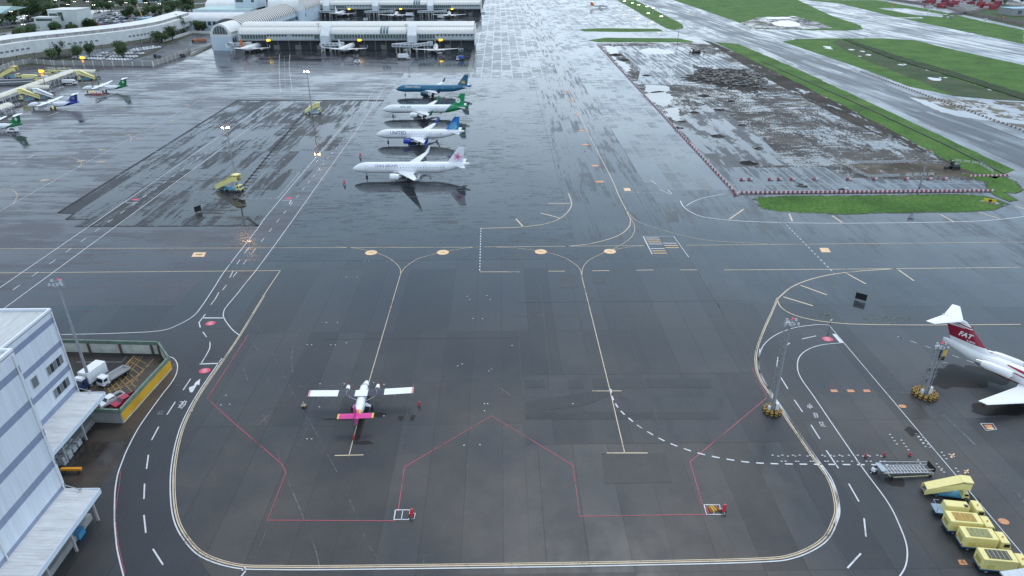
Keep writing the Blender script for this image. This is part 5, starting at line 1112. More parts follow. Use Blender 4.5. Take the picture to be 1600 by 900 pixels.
vault('link_block', 'plain white vaulted block crossing the ribbed hall', Vector((-251, 815, 0)), Vector((-218, 815, 0)), 13, 15, 28, ribs=False)
vault('arched_gable_block', 'white block with a large arched window at the left end of the near pier', Vector((-232, 606, 0)), Vector((-232, 650, 0)), 8.5, 11, 21, ribs=False)
aw = MB(); aw.add([(-232 + 6 * math.cos(a), 605.7, 13 + 6.4 * math.sin(a)) for a in [math.pi * i / 12 for i in range(13)]], [tuple(range(13))])
aw = aw.build('arched_window', GLASS_G); par = [o for o in C.objects if o.name.startswith('arched_gable_block')][0]; aw.parent = par; aw.matrix_parent_inverse = (Matrix.Translation(par.location) @ Matrix.Rotation(par.rotation_euler.z, 4, 'Z')).inverted()
for k in range(-2, 3):
    m_ = MB().bar((-232 + k * 2.2, 605.5, 12.6), (-232 + k * 2.2, 605.5, 19), .12).build('mullion', CLAD_W); m_.parent = aw
def block(name, label, x0, y0, x1, y1, h, m, rm, cat='building', wins=(), z0=0):
    t = thing(name, label, cat, ((x0 + x1) / 2, (y0 + y1) / 2, z0)); a, b = (x1 - x0) / 2, (y1 - y0) / 2
    MB().span((-a, -b, 0), (a, b, h)).build('wall', m, t); ro = MB().span((-a - .3, -b - .3, h), (a + .3, b + .3, h + .5)).build('roof', rm, t)
    for (u, z, w_, hh) in wins: MB().span((u - w_ / 2, -b - .08, z), (u + w_ / 2, -b, z + hh)).build('window', GLASS_G, t)
    return t
HW = mat('hall_white', (.50, .57, .62), .5, var=.1, scale=.1); TEALR = mat('roof_pale_green', (.36, .50, .47), .45, var=.12, scale=.1)
block('gate_annex', 'low pale annex block beside the orange-tailed airliner', XW(334), 608, XW(362), 650, 14, HW, CLAD_W, wins=((0, 8, 5, 3), (6, 3, 2, 2)))
block('terminal_hall', 'big white terminal hall with a pale green roof behind the white barrel roof', -322, 778, -262, 830, 18, HW, TEALR, 'terminal', [(-26 + k * 6, 8, 4, 3.5) for k in range(9)])
vault('terminal_roof_hall', 'white barrel-roofed terminal hall left of the ribbed hall', Vector((-325, 762, 0)), Vector((-262, 762, 0)), 14, 10, 17, ribs=False); vault('terminal_back_hall', 'second white barrel roof at the top edge behind the pale green roof', Vector((-335, 860, 0)), Vector((-285, 860, 0)), 16, 14, 23, ribs=False)
block('terminal_tower_block', 'square pale blue-grey block standing above the terminal hall', -285, 800, -262, 835, 27, HW, CLAD_W, 'terminal', ((-6, 24, 8, 3), (8, 24, 3, 3)))
block('terminal_hall', 'white terminal wing at the top edge beside the far pier', -262, 850, -247, 900, 26, HW, CLAD_W, 'terminal', ((-5, 18, 3, 3), (-0, 18, 3, 3), (5, 18, 3, 3)))
block('control_block', 'square white block tower with recessed dark windows among the trees', -452, 742, -424, 770, 21, mat('tower_white', (.55, .58, .56), .6, var=.08, scale=.2), CLAD_W, 'building', ((-9, 14, 8, 4), (-2, 11, 5, 8), (6, 2, 3, 8)))
block('control_block_annex', 'low white annex in front of the square block tower', -460, 730, -440, 742, 15, mat('tower_white', (.55, .58, .56), .6), CLAD_W, 'building', ((0, 12, 16, 2),))
block('office_block', 'long low white building at the top edge among the trees', -560, 1130, -480, 1150, 14, HW, CLAD_W, 'building', [(-30 + 8 * k, 6, 5, 3) for k in range(8)])
def hangar():
    t = thing('arched_hangar', 'pale green roofed hangar with white arched bays at the upper left', 'hangar', (-640, 800, 0))
    MB().span((-110, 10, 0), (70, 60, 12)).build('wall', HW, t)
    MB().add([(-112, 8, 12), (95, 8, 12), (95, 60, 15), (-112, 60, 15), (-112, 35, 20), (95, 35, 18)], [(0, 1, 5, 4), (4, 5, 2, 3), (1, 2, 5), (0, 4, 3)]).build('roof', TEALR, t)
    for k in range(10):
        x = -100 + k * 13; n = 8; vs = [(x + 6 * math.cos(math.pi * i / n), y, 8 + 5 * math.sin(math.pi * i / n)) for y in (0, 9) for i in range(n + 1)]
        MB().add(vs, [(i, i + 1, n + 2 + i, n + 1 + i) for i in range(n)]).build('arched_bay', mat('bay_white', (.6, .62, .64), .5), t)
hangar()
def curved_building():
    t = thing('elevated_terminal_wing', 'long white curved building raised on columns with rows of small windows', 'building', (0, 0, 0))
    b = [P(*q, 6) for q in ((-60, 98), (0, 91), (50, 83), (130, 73.5), (200, 64.5), (250, 55.5), (280, 46), (302, 38))]; b = smooth_path(b, 3)
    prof = [(0, 6), (0, 14.5), (1.0, 14.9), (2.5, 15), (2.5, 17.2), (2.0, 17.4), (14, 19), (14, 6)]
    rings = []
    for i, p in enumerate(b):
        d = (b[min(i + 1, len(b) - 1)] - b[max(i - 1, 0)]).normalized(); n = Vector((-d.y, d.x, 0)); rings.append([tuple(Vector((p.x, p.y, 0)) + n * o + Vector((0, 0, z))) for o, z in prof])
    def strip(i0, i1, nm, m, cap=False):
        vs = [r[k] for r in rings for k in range(i0, i1 + 1)]; n = i1 - i0 + 1
        return MB().add(vs, [(j * n + k, j * n + k + 1, (j + 1) * n + k + 1, (j + 1) * n + k) for j in range(len(rings) - 1) for k in range(n - 1)]).build(nm, m, t)
    WW = mat('wing_wall_white', (.60, .60, .58), .5, var=.12, scale=.25)
    strip(0, 1, 'wall', WW); strip(1, 3, 'ledge', CLAD_W); strip(3, 4, 'clerestory', mat('clerestory', (.33, .32, .31), .5, var=.4, scale=.25)); strip(4, 6, 'roof', CLAD_W); strip(6, 7, 'wall', WW)
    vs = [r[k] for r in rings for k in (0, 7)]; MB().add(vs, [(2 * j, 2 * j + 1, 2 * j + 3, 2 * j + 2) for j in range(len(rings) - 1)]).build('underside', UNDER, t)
    MB().add([*rings[-1]], [tuple(range(8))]).build('end_wall', WW, t)
    acc = 0; k = 0
    for i in range(len(b) - 1):
        p, q = b[i], b[i + 1]; d = (q - p); L_ = d.length; d.normalize(); n = Vector((-d.y, d.x, 0)); a = math.atan2(d.y, d.x); s = (4.5 - acc % 4.5)
        while s < L_:
            k += 1; c = p + d * s
            if (k // 6) % 2 == 1 and k < 90: MB().box((c.x - n.x * .05, c.y - n.y * .05, 9.6), (2.6, .3, 1.3), rz=a).build('window', mat('small_window', (.17, .18, .19), .3), t)
            if k % 3 == 0:
                c2 = c + n * 2; MB().box((c2.x, c2.y, 3), (.9, .9, 6), rz=a).build('column', CONC, t)
                MB().box((c.x + n.x * 2.4, c.y + n.y * 2.4, 16.1), (.4, .4, 2.1), rz=a).build('clerestory_pier', CLAD_W, t)
            s += 4.5
        acc += L_
curved_building()
def walkway(label, pts, arm=None):
    t = thing('covered_walkway', label, 'walkway', (0, 0, 0)); q = [P(*p, 4.2) for p in pts]
    prof = [(-2.4, 0), (-2.1, .8), (-1.2, 1.35), (0, 1.55), (1.2, 1.35), (2.1, .8), (2.4, 0)]
    rings = []
    for i, p in enumerate(q):
        a = (q[i] - q[i - 1]).normalized() if i else (q[1] - q[0]).normalized(); b = (q[i + 1] - q[i]).normalized() if i < len(q) - 1 else a; d = (a + b).normalized(); n = Vector((-d.y, d.x, 0)) / max(.5, d.dot(a)); rings.append([tuple(Vector((p.x, p.y, 4.2)) + n * o + Vector((0, 0, z))) for o, z in prof])
    MB().loft(rings, closed=False).build('roof', mat('cream_roof', (.60, .57, .47), .5, var=.12, scale=.2), t, smooth=True)
    for i in range(len(q) - 1):
        d = q[i + 1] - q[i]; L_ = d.length; d.normalize(); n = Vector((-d.y, d.x, 0)); k = 0
        while k * 5 < L_:
            for s in (-1, 1):
                c = q[i] + d * (k * 5) + n * s * 2.1
                MB().box((c.x, c.y, 2.1), (.3, .3, 4.2), rz=math.atan2(d.y, d.x)).build('post', CLAD_W, t)
            k += 1
        for s in (-1, 1):
            c = q[i] + d * L_ / 2 + n * s * 2.15; MB().box((c.x, c.y, .7), (L_, .06, 1.2), rz=math.atan2(d.y, d.x)).build('glass_rail', mat('rail_grey', (.2, .22, .24), .3), t)
        c = q[i] + d * L_ / 2; MB().box((c.x, c.y, .1), (L_, 4, .16), rz=math.atan2(d.y, d.x)).build('floor', CONC, t)
walkway('cream roofed walkway running diagonally and ending beside the farther green-tailed turboprop', [(-30, 161), (0, 151), (112, 112), (152, 112.5)])
walkway('short cream roofed walkway arm ending above the blue-tailed turboprop', [(46, 137.5), (80, 137)])
walkway('short cream roofed walkway stub at the left edge above the lowest turboprop', [(-20, 176), (14, 164.5)])

# ---- perimeter walls and fences on the left
def wall_run(label, pts, h, th, m, name='perimeter_wall', post=None, step=7, cat='wall', world=False):
    t = thing(name, label, cat, (0, 0, 0)); q = [Vector((*p, 0)) for p in pts] if world else pp(*pts)
    for i in range(len(q) - 1):
        d = q[i + 1] - q[i]; L_ = d.length; d.normalize(); c = q[i] + d * L_ / 2; MB().box((c.x, c.y, h / 2), (L_, th, h), rz=math.atan2(d.y, d.x)).build('wall_panel', m, t)
        if post:
            k = 0
            while k * step < L_: c = q[i] + d * (k * step); MB().box((c.x, c.y, (h + .2) / 2), (.5, th + .3, h + .2), rz=math.atan2(d.y, d.x)).build('post', post, t); k += 1
    return t
GW = mat('grey_wall', (.30, .29, .27), .7, var=.15, scale=.3)
wall_run('grey panelled wall with white posts below the raised curved building', [(-40, 118), (0, 111), (22, 103), (48, 99), (85, 102), (240, 103.5), (285, 88), (298, 81)], 3.4, .3, GW, post=CLAD_W, step=7.5)
wall_run('yellowish low wall between the apron edge and the pier', [(298, 87), (335, 70)], 1.6, .4, mat('buff_wall', (.45, .43, .36), .7, var=.2), name='low_wall')
wall_run('pale wall along the trees under the raised building', [(255, 66), (300, 52), (334, 53)], 2.5, .3, CLAD_W, name='boundary_wall')
sheet('road', pp((180, 99), (240, 101), (335, 68), (335, 53), (300, 55), (262, 70), (235, 86)), .03, A_LOT)
sheet('parking_lot', pp((110, 97), (180, 99), (255, 73), (250, 66), (130, 80)), .03, A_LOT)
sheet('parking_lot', pp((60, 60), (150, 45), (240, 45), (300, 20), (290, 12), (180, 22), (150, 26), (60, 42)), .03, A_LOT)
for i, g in enumerate(([(-60, 60), (60, 45), (110, 34), (200, 14), (330, 4)], [(-60, 50), (60, 34), (150, 12), (320, -6)], [(-40, 64), (40, 55), (110, 41)])):
    q = smooth_path(pp(*g), 8); a_ = Paint('road', mat('road_asphalt', (.10, .10, .10), .4, var=.2, scale=.1), .05 + i * .004); a_.line([(p.x, p.y) for p in q], (16, 12, 8)[i], world=True, smooth=False); a_.done()

# ------------------------------------------------------------------ masts and lamps
LAMP_ON = mat('lamp_lit', (1, .8, .5), emit=(1, .52, .18), es=170); LAMP_S = mat('lamp_lit_small', (1, .95, .85), emit=(1, .85, .6), es=14); LAMP_W = mat('lamp_lit_white', (1, 1, .95), emit=(1, .93, .8), es=5); LAMP_OFF = mat('lamp_glass_off', (.5, .52, .55), .15)
AMBER = mat('amber_panel_lit', (1, .7, .05), emit=(1, .56, .02), es=1.7); BEACON = mat('red_beacon', (.7, .02, .05), .3, emit=(.9, .02, .06), es=.6)
TYRE_Y = mat('tyre_yellow', (.45, .27, .06), .7, var=.3, scale=2); TYRE_K = mat('tyre_black', (.02, .02, .02), .8)
def mast(label, loc, h, lit=True, aim=math.pi, tyres=(), r=.35, ladder=False, panel=False, group=None, beacon=True, lampm=None):
    t = thing('floodlight_mast', label, 'mast', (loc.x, loc.y, 0), 0, group); GAL = M_STEEL
    MB().cyl((0, 0, 0), (0, 0, h - .6), r, r * .5, 10).build('pole', mat('mast_grey', (.33, .34, .35), .45, .3, var=.1), t, smooth=True)
    hd = MB(); hd.bar((-1.4, 0, h - .6), (1.4, 0, h - .6), .07); hd.bar((-1.1, .3, h - 1.4), (1.1, .3, h - 1.4), .06); hd.bar((-1.2, 0, h), (1.2, 0, h), .06); hd.bar((-1.2, 0, h - .6), (-1.2, 0, h), .05); hd.bar((1.2, 0, h - .6), (1.2, 0, h), .05); hd.bar((0, 0, h - 1.5), (0, 0, h + .2), .1)
    hd.cyl((0, 0, h - .75), (0, 0, h - .65), .9, .9, 12); hb = hd.build('head_frame', GAL, t)
    for i, (x, z) in enumerate(((-1.15, h - .45), (-.4, h - .45), (.4, h - .45), (1.15, h - .45), (-.8, h + .15), (.8, h + .15))):
        l = MB(); dy = -.35 if i < 4 else .1; l.box((x, dy * math.copysign(1, 1) - .1, z), (.55, .3, .45), 0, top=(.8, .8)); lo = l.build('lamp', M_STEEL, hb)
        MB().box((x, dy - .27, z - .02), (.46, .05, .36)).build('lamp_glass', (lampm or LAMP_ON) if lit and i in (0, 2, 3) else LAMP_OFF, lo)
    if beacon: MB().cyl((.3, .1, h + .2), (.3, .1, h + .5), .12, .09, 8).build('beacon', BEACON, hb)
    if ladder:
        ld = MB(); ld.bar((-.85, .1, 1.2), (-.7, .1, h - 1), .04); ld.bar((-1.15, .1, 1.2), (-1.0, .1, h - 1), .04)
        k = 1.6
        while k < h - 1: ld.bar((-1.12, .1, k), (-.75, .1, k), .025); k += .6
        k = 2.5
        while k < h - 1: ld.cyl((-.95, .1, k), (-.95, .1, k + .06), .42, .42, 8, 0, caps=False); ld.bar((-.75, .1, k), (0, .05, k), .03); k += 1.5
        ld.build('ladder', GAL, t)
        cb = MB(); cb.span((.35, -.5, .3), (1.0, .1, 2.2)); cb.span((-.95, -.3, .3), (-.5, .2, 1.5)); cb.build('cabinet', CLAD_W, t)
    if panel:
        pn = MB(); pn.box((1.0, .1, h - 2.2), (.9, .5, 2.6)); po = pn.build('signal_box', M_DARK, t); MB().box((1.0, -.1, h - 1.75), (.8, .62, 1.4)).build('signal_face', mat('signal_yellow', (.55, .38, .12), .5), po)
        ar = MB()
        for k in range(7): zz = h - 1 - k * 1.05; ar.bar((-.9, -.2, zz), (.9, -.2, zz), .05); ar.bar((-.9, -.2, zz), (-.9, -.2, zz + .5), .05); ar.bar((.9, -.2, zz), (.9, -.2, zz + .5), .05)
        ar.bar((.3, 0, h - 4.2), (2.3, -.2, h - 4.0), .07); ar.bar((.4, -.3, 1), (.5, -.3, h - 1), .12); ar.build('cable_rack', GAL, t)
    if tyres:
        proto = None; n = 0
        for rr, cnt, off in tyres:
            for k in range(cnt):
                a = 2 * math.pi * k / cnt + off
                if proto is None:
                    p = MB(); p.cyl((0, 0, 0), (0, 0, .25), .3, .3, 10, 1); p.cyl((0, 0, .25), (0, 0, .5), .3, .3, 10, 0); p.cyl((0, 0, .5), (0, 0, .75), .3, .3, 10, 1, caps=False); p.cyl((0, 0, .75), (0, 0, .95), .3, .26, 10, 0)
                    p.cyl((0, 0, .94), (0, 0, .97), .14, .14, 8, 1); proto = p.build('guard_bollard', [TYRE_Y, TYRE_K], t, loc=(rr * math.cos(a), rr * math.sin(a), 0))
                else: c = proto.copy(); C.objects.link(c); c.parent = t; c.location = (rr * math.cos(a), rr * math.sin(a), 0)
    return t
mast('tall grey floodlight mast with unlit lamps and a ladder, on a yellow bollard ring', P(1206, 644), 20.0, False, tyres=((.85, 6, 0), (1.45, 11, .3)), ladder=True, r=.38)
mast('shorter lattice-hung mast with a yellow signal panel beside the tee-tailed jet', P(1444, 618), 11.8, False, tyres=((1.4, 10, 0), (2.0, 14, .2)), ladder=True, panel=True, r=.36)
mast('slim unlit floodlight mast standing in the truck yard', P(143, 603), 23.5, False, r=.33)
mast('lit floodlight mast with a stair truck at its foot, nearer of the two', P(371, 293), 22.5)
mast('lit floodlight mast on the wet patch edge, farther of the two', P(488, 178), 22.0)
mast('lit floodlight mast at the right end of the near pier', P(733, 74), 21)
mast('slender unlit mast in front of the near pier beside the middle gate', P(502, 78), 21, False)
mast('unlit mast left of the right gate block of the near pier', P(637, 80), 21, False)
mast('unlit mast at the right end of the far pier', P(747, 23), 20, False)
mast('unlit mast standing among barriers before the excavation pit', P(1437, 292), 13, False, tyres=())
mast('tall unlit pole on the grass beyond the slab field', P(1059, 64), 11, False)
GL = 'lit lamps along the far grass strip'
random.seed(5)
for i, (x, y, hh) in enumerate(((975, 12, 9), (987, 15, 9), (997, 18, 11), (1010, 21, 9), (1020, 24, 11), (1012, 33, 9), (1032, 38, 9), (968, 6, 9), (955, 3, 9))):
    lab = 'short lit lamp post on the apron edge along the far grass strip'
    if i == 0: lp = mast(lab, P(x, y), hh, True, group=GL, r=.2, beacon=False, lampm=LAMP_S)
    else: copy_tree(lp, loc=P(x, y), label=lab)
def street_lamp(label, loc, h=10, group=None):
    t = thing('street_lamp', label, 'street lamp', (loc.x, loc.y, 0), 0, group); MB().cyl((0, 0, 0), (0, 0, h), .14, .08, 6).build('pole', M_STEEL, t); MB().bar((-1.2, 0, h), (1.2, 0, h), .08).build('arm', M_STEEL, t)
    for s in (-1, 1): MB().box((s * 1.2, 0, h - .1), (.7, .45, .3)).build('lamp', LAMP_W, t)
    return t
SL = 'white lamps over the car parks'
sls = [(3, 45), (5, 25), (45, 37), (40, 42), (77, 22), (83, 44), (110, 17), (42, 53), (140, 12), (168, 8), (175, 12), (185, 5), (200, 14), (231, 14), (252, 16), (264, 12), (272, 8), (240, 6), (215, 4), (150, 18), (120, 12), (90, 10), (60, 8), (300, 10), (290, 5), (22, 30), (130, 24), (255, 5)]
for i, (x, y) in enumerate(sls):
    if i == 0: sp = street_lamp('lit white street lamp among the trees and car parks at the upper left', P(x, y + 4), 11, SL)
    else: copy_tree(sp, loc=P(x, y + 4))
# slim stop-sign poles near road
def sign_pole(loc, label):
    t = thing('sign_post', label, 'sign', (loc.x, loc.y, 0)); MB().cyl((0, 0, 0), (0, 0, 1.8), .05).build('pole', M_DARK, t); MB().box((0, 0, 2.0), (.5, .08, .5)).build('sign_plate', CLAD_W, t)
sign_pole(P(1296, 512), 'thin black post with a small pale plate at the stop line corner')
def flat_board(label, loc, rz, w_=2.0, h=1.6, name='black_sign_board'):
    t = thing(name, label, 'sign board', (loc.x, loc.y, 0), rz); BK = mat('board_black', (.012, .013, .015), .4)
    MB().box((0, 0, h / 2 + .35), (w_, .12, h)).build('panel', BK, t)
    for s in (-1, 1): MB().bar((s * w_ * .4, 0, 0), (s * w_ * .4, 0, .4), .05).build('leg', M_STEEL, t)
flat_board('black sign board standing alone inside the hatched taxiway curve', P(1344, 470), R(-38), 2.6, 1.7)
flat_board('black sign board standing on the wet patch near the left service road', P(310, 332), R(55), 2.4, 1.9)
def taxi_sign():
    c = P(1546, 316); t = thing('taxiway_sign', 'yellow and black taxiway sign on the tip of the grass island', 'sign', (c.x, c.y, 0), R(-28)); MB().box((0, 0, .65), (3.6, .25, 1.0)).build('panel', mat('sign_yellow', (.75, .52, .03), .4), t)
    MB().box((.1, -.14, .65), (.9, .03, .8)).build('black_field', M_DARK, t); 
    for s in (-1, 1): MB().box((s * 1.2, 0, .1), (.1, .2, .2)).build('leg', M_STEEL, t)
    sheet('concrete_pad', pp((1530, 314), (1552, 312), (1562, 319), (1548, 320)), .09, C_SHOULDER)
taxi_sign()
def docking_sign(px, y, z, label, pole=False):
    q = P(*px, z) if pole else Vector((XW(px[0]), YF - 1.8, 0)) if y == 0 else Vector((XV(px[0]), Y2 - 1.8, 0)); t = thing('docking_sign', label, 'sign', (q.x, q.y, 0)); s = .95 if not pole else .85
    MB().box((0, 0, z), (2.6 * s, 1.2, 2.0 * s), 0).build('housing', mat('sign_housing', (.60, .42, .03), .4), t); MB().box((0, -.62, z), (2.2 * s, .06, 1.6 * s)).build('lit_face', AMBER, t)
    MB().box((1.5 * s, -.3, z), (1.0, .5, 1.0)).build('lit_lamp', AMBER, t)
    if pole: MB().cyl((0, .2, 0), (0, .2, z - .8), .25, .2, 8).build('pole', M_STEEL, t); MB().box((0, 0, z - 2.2), (.9, .6, 1.4)).build('orange_lamp', mat('orange_lit', (1, .3, .03), emit=(1, .2, .01), es=1.2), t)
    else: MB().box((0, 1.0, z + .3), (.2, 3.0, .2)).build('bracket', M_STEEL, t)
for px, l in (((421, 60), 'left gate of the near pier'), ((562, 60.5), 'middle gate of the near pier'), ((688, 61), 'right gate of the near pier')): docking_sign(px, 0, 8.6, 'glowing amber docking sign at the ' + l)
for px, l in (((546, 13.5), 'left gate of the far pier'), ((626, 13.5), 'middle gate of the far pier'), ((706, 14), 'right gate of the far pier')): docking_sign(px, 1, 8.6, 'glowing amber docking sign at the ' + l)
docking_sign((128, 90), 0, 11, 'glowing amber sign on a pole behind the walkway end', True); docking_sign((64, 111), 0, 11, 'glowing amber sign on a pole beside the diagonal walkway', True)

# ------------------------------------------------------------------ jet bridges
def bridge(label, pts, z=4.6, w_=3.0):
    t = thing('jet_bridge', label, 'jet bridge', (pts[0][0], pts[0][1], 0)); o = Vector((*pts[0], 0))
    JB_ = mat('bridge_grey', (.42, .45, .47), .5, var=.12, scale=.4)
    for i in range(len(pts) - 1):
        a = Vector((*pts[i], 0)) - o; b = Vector((*pts[i + 1], 0)) - o; d = b - a; c = (a + b) / 2; rz = math.atan2(d.y, d.x)
        tn = MB().box((c.x, c.y, z + 1.3 + .12 * i), (d.length + .5, w_ - .25 * i, 2.6 - .2 * i), rz=rz).build('tunnel', JB_, t)
        n = int(d.length / 3.2)
        for k in range(n):
            p = a + d * (k + .5) / n; nn = Vector((d.y, -d.x, 0)).normalized() * (w_ / 2 - .12 * i + .03)
            if nn.y > 0: nn = -nn
            MB().box((p.x + nn.x, p.y + nn.y, z + 1.6), (1.9, .05, 1.1), rz=rz).build('tunnel_window', mat('bridge_pane', (.15, .17, .19), .3), tn)
        p = a + d * .75
        for s in (-1.4, 1.4): MB().cyl((p.x + s, p.y, 0), (p.x + s, p.y, z), .28, .28, 8).build('support_leg', CLAD_W, t)
    b = Vector((*pts[-1], 0)) - o; MB().box((b.x, b.y, z + 1.4), (4.4, 4.2, 3.0)).build('cab', JB_, t); MB().cyl((b.x, b.y, 0), (b.x, b.y, z), .5, .5, 8).build('drive_column', mat('bridge_leg', (.5, .5, .48), .5), t)
bridge('jet bridge reaching from the annex to the orange-tailed airliner', [(XW(362), 600), (XW(372), 592), (XW(394), 596)], 5)
bridge('jet bridge at the middle gate of the near pier', [(XW(512), 598), (XW(508), 590), (XW(537), 594)], 5)
bridge('long jet bridge with a side arm at the right gate of the near pier', [(XW(645), 597), (XW(618), 586), (XW(650), 583), (XW(673), 596)], 5)
bridge('jet bridge at the left gate of the far pier', [(XV(512), 905), (XV(496), 898), (XV(527), 903)], 5)
bridge('jet bridge at the middle gate of the far pier', [(XV(588), 905), (XV(574), 896), (XV(600), 896), (XV(613), 905)], 5)
bridge('jet bridge at the right gate of the far pier', [(XV(673), 905), (XV(655), 896), (XV(680), 897), (XV(696), 905)], 5)

# ------------------------------------------------------------------ vehicles
PAINTS = {}
def vp(n, c, r=.3):
    return mat('paint_' + n, c, r, var=.05, scale=1.5)
WHT = vp('white', (.74, .75, .76)); GSE = mat('paint_pale_yellow', (.80, .70, .28), .4, var=.06, scale=1.0); BLU = mat('chassis_blue', (.03, .10, .22), .5); BLU2 = mat('step_blue', (.06, .28, .42), .5)
def four_wheels(t, L, w_, r=.38, x0=.8, x1=None, third=False):
    x1 = x1 or L - .9; q = None
    for x in ([x0, x1] + ([x1 - 1.0] if third else [])):
        for s in (-1, 1):
            if q is None:
                q = MB().cyl((0, -.14, 0), (0, .14, 0), r, r, 14).cyl((0, -.15, 0), (0, .15, 0), r * .5, r * .5, 8, 1).build('wheel', [M_DARK, M_STEEL], t, loc=(x, s * (w_ / 2 - .14), r))
            else: c = q.copy(); C.objects.link(c); c.parent = t; c.location = (x, s * (w_ / 2 - .14), r)
def cab(t, x, w_, z0, h, l, m, front=-1):
    "cab-over cab; its front faces -x"
    pr = [(x, z0), (x - .02, z0 + h * .45), (x + .28, z0 + h * .93), (x + .45, z0 + h), (x + l, z0 + h), (x + l, z0)]
    vs = [(a, s * w_ / 2 * (.96 if z > z0 + h * .5 else 1), z) for s in (-1, 1) for a, z in pr]
    c = MB().add(vs, [(0, 1, 2, 3, 4, 5), (11, 10, 9, 8, 7, 6)] + [(i, 6 + i, 6 + (i + 1) % 6, (i + 1) % 6) for i in range(6)]).build('cab', m, t, bevel=.05)
    MB().add([(x - .045, -w_ * .43, z0 + h * .48), (x - .045, w_ * .43, z0 + h * .48), (x + .235, w_ * .42, z0 + h * .9), (x + .235, -w_ * .42, z0 + h * .9)], [(0, 1, 2, 3)]).build('windscreen', M_GLASS, c)
    for s in (-1, 1):
        MB().box((x + l * .42 + .05, s * w_ * .497, z0 + h * .68), (l * .5, .06, h * .32)).build('side_window', M_GLASS, c)
        MB().box((x - .03, s * w_ * .36, z0 + h * .18), (.06, .3, .16)).build('headlight', CLAD_W, c)
        MB().bar((x + .1, s * w_ * .5, z0 + h * .7), (x - .1, s * w_ * .62, z0 + h * .68), .04).build('mirror', M_DARK, c)
    return c
def place(t, loc, rz): t.location = (loc.x, loc.y, 0); t.rotation_euler = (0, 0, rz)
EXT_ = mat('tail_light_red', (.4, .02, .02), .3)
def service_truck(label, loc, rz, topm, kind='box', name='service_truck', group=None):
    "front faces -x in its own axes, 6.6 m long"
    t = thing(name, label, 'truck', (loc.x, loc.y, 0), rz, group); w_ = 2.25
    MB().box((3.5, 0, .62), (5.8, 1.9, .3)).build('chassis', BLU, t); cb = cab(t, 0, w_, .55, 1.75, 1.5, GSE); four_wheels(t, 6.6, w_, .42); MB().cyl((.9, 0, 2.3), (.9, 0, 2.5), .12, .1, 8).build('beacon', mat('beacon_amber', (.7, .25, .02), .3), cb); MB().box((-.06, 0, 1.0), (.06, 1.9, .3)).build('bumper', M_DARK, cb)
    if kind == 'box':
        b = MB().box((4.25, 0, 1.75), (4.6, w_, 2.0)).build('body', GSE, t, bevel=.08); MB().box((4.25, 0, 2.78), (3.0, w_ * .72, .06)).build('roof_grille', topm, b)
        MB().box((4.25, 0, .78), (4.7, w_ + .06, .22)).build('skirt', BLU, t)
        for y in (-.9, .9): MB().box((6.56, y, 1.05), (.06, .3, .16)).build('tail_light', EXT_, b)
        for k in range(3): MB().box((3.0 + k * .55, -w_ / 2 - .015, 2.25), (.4, .03, .3)).build('side_vent', mat('vent_dark', (.08, .08, .06), .6), b)
        for k in range(5): MB().box((3.05 + k * .6, 0, 2.83), (.07, w_ * .72, .05)).build('grille_bar', mat('grille_cream', (.45, .38, .12), .5), b)
        MB().box((6.58, 0, 1.7), (.05, 1.2, .9)).build('rear_grille', mat('grille_cream', (.45, .38, .12), .5), b)
        MB().box((5.3, -w_ / 2 - .02, 1.5), (.9, .04, .8)).build('side_panel', mat('panel_cream', (.66, .58, .2), .4), b); MB().box((5.3, w_ / 2 + .02, 1.5), (.9, .04, .8)).build('side_panel', mat('panel_cream', (.66, .58, .2), .4), b)
    else:
        b = MB(); b.box((3.9, 0, 1.55), (3.4, 1.9, 1.5), top=(1, .72)); b = b.build('tank_body', GSE, t, bevel=.12); MB().box((2.7, .4, 2.33), (.5, .5, .12)).build('hatch', M_DARK, b)
        MB().box((6.2, 0, .95), (1.5, 2.0, .12)).build('rear_platform', mat('platform_blue', (.25, .36, .46), .5), t)
        r_ = MB()
        for y in (-.9, .9): r_.bar((6.8, y, 1), (6.8, y, 1.9), .04); r_.bar((6.0, y, 1.9), (6.8, y, 1.9), .04)
        r_.bar((6.8, -.9, 1.9), (6.8, .9, 1.9), .04); r_.build('handrail', M_STEEL, t); MB().box((3.9, 0, .78), (3.6, 2.1, .2)).build('skirt', BLU, t)
    return t
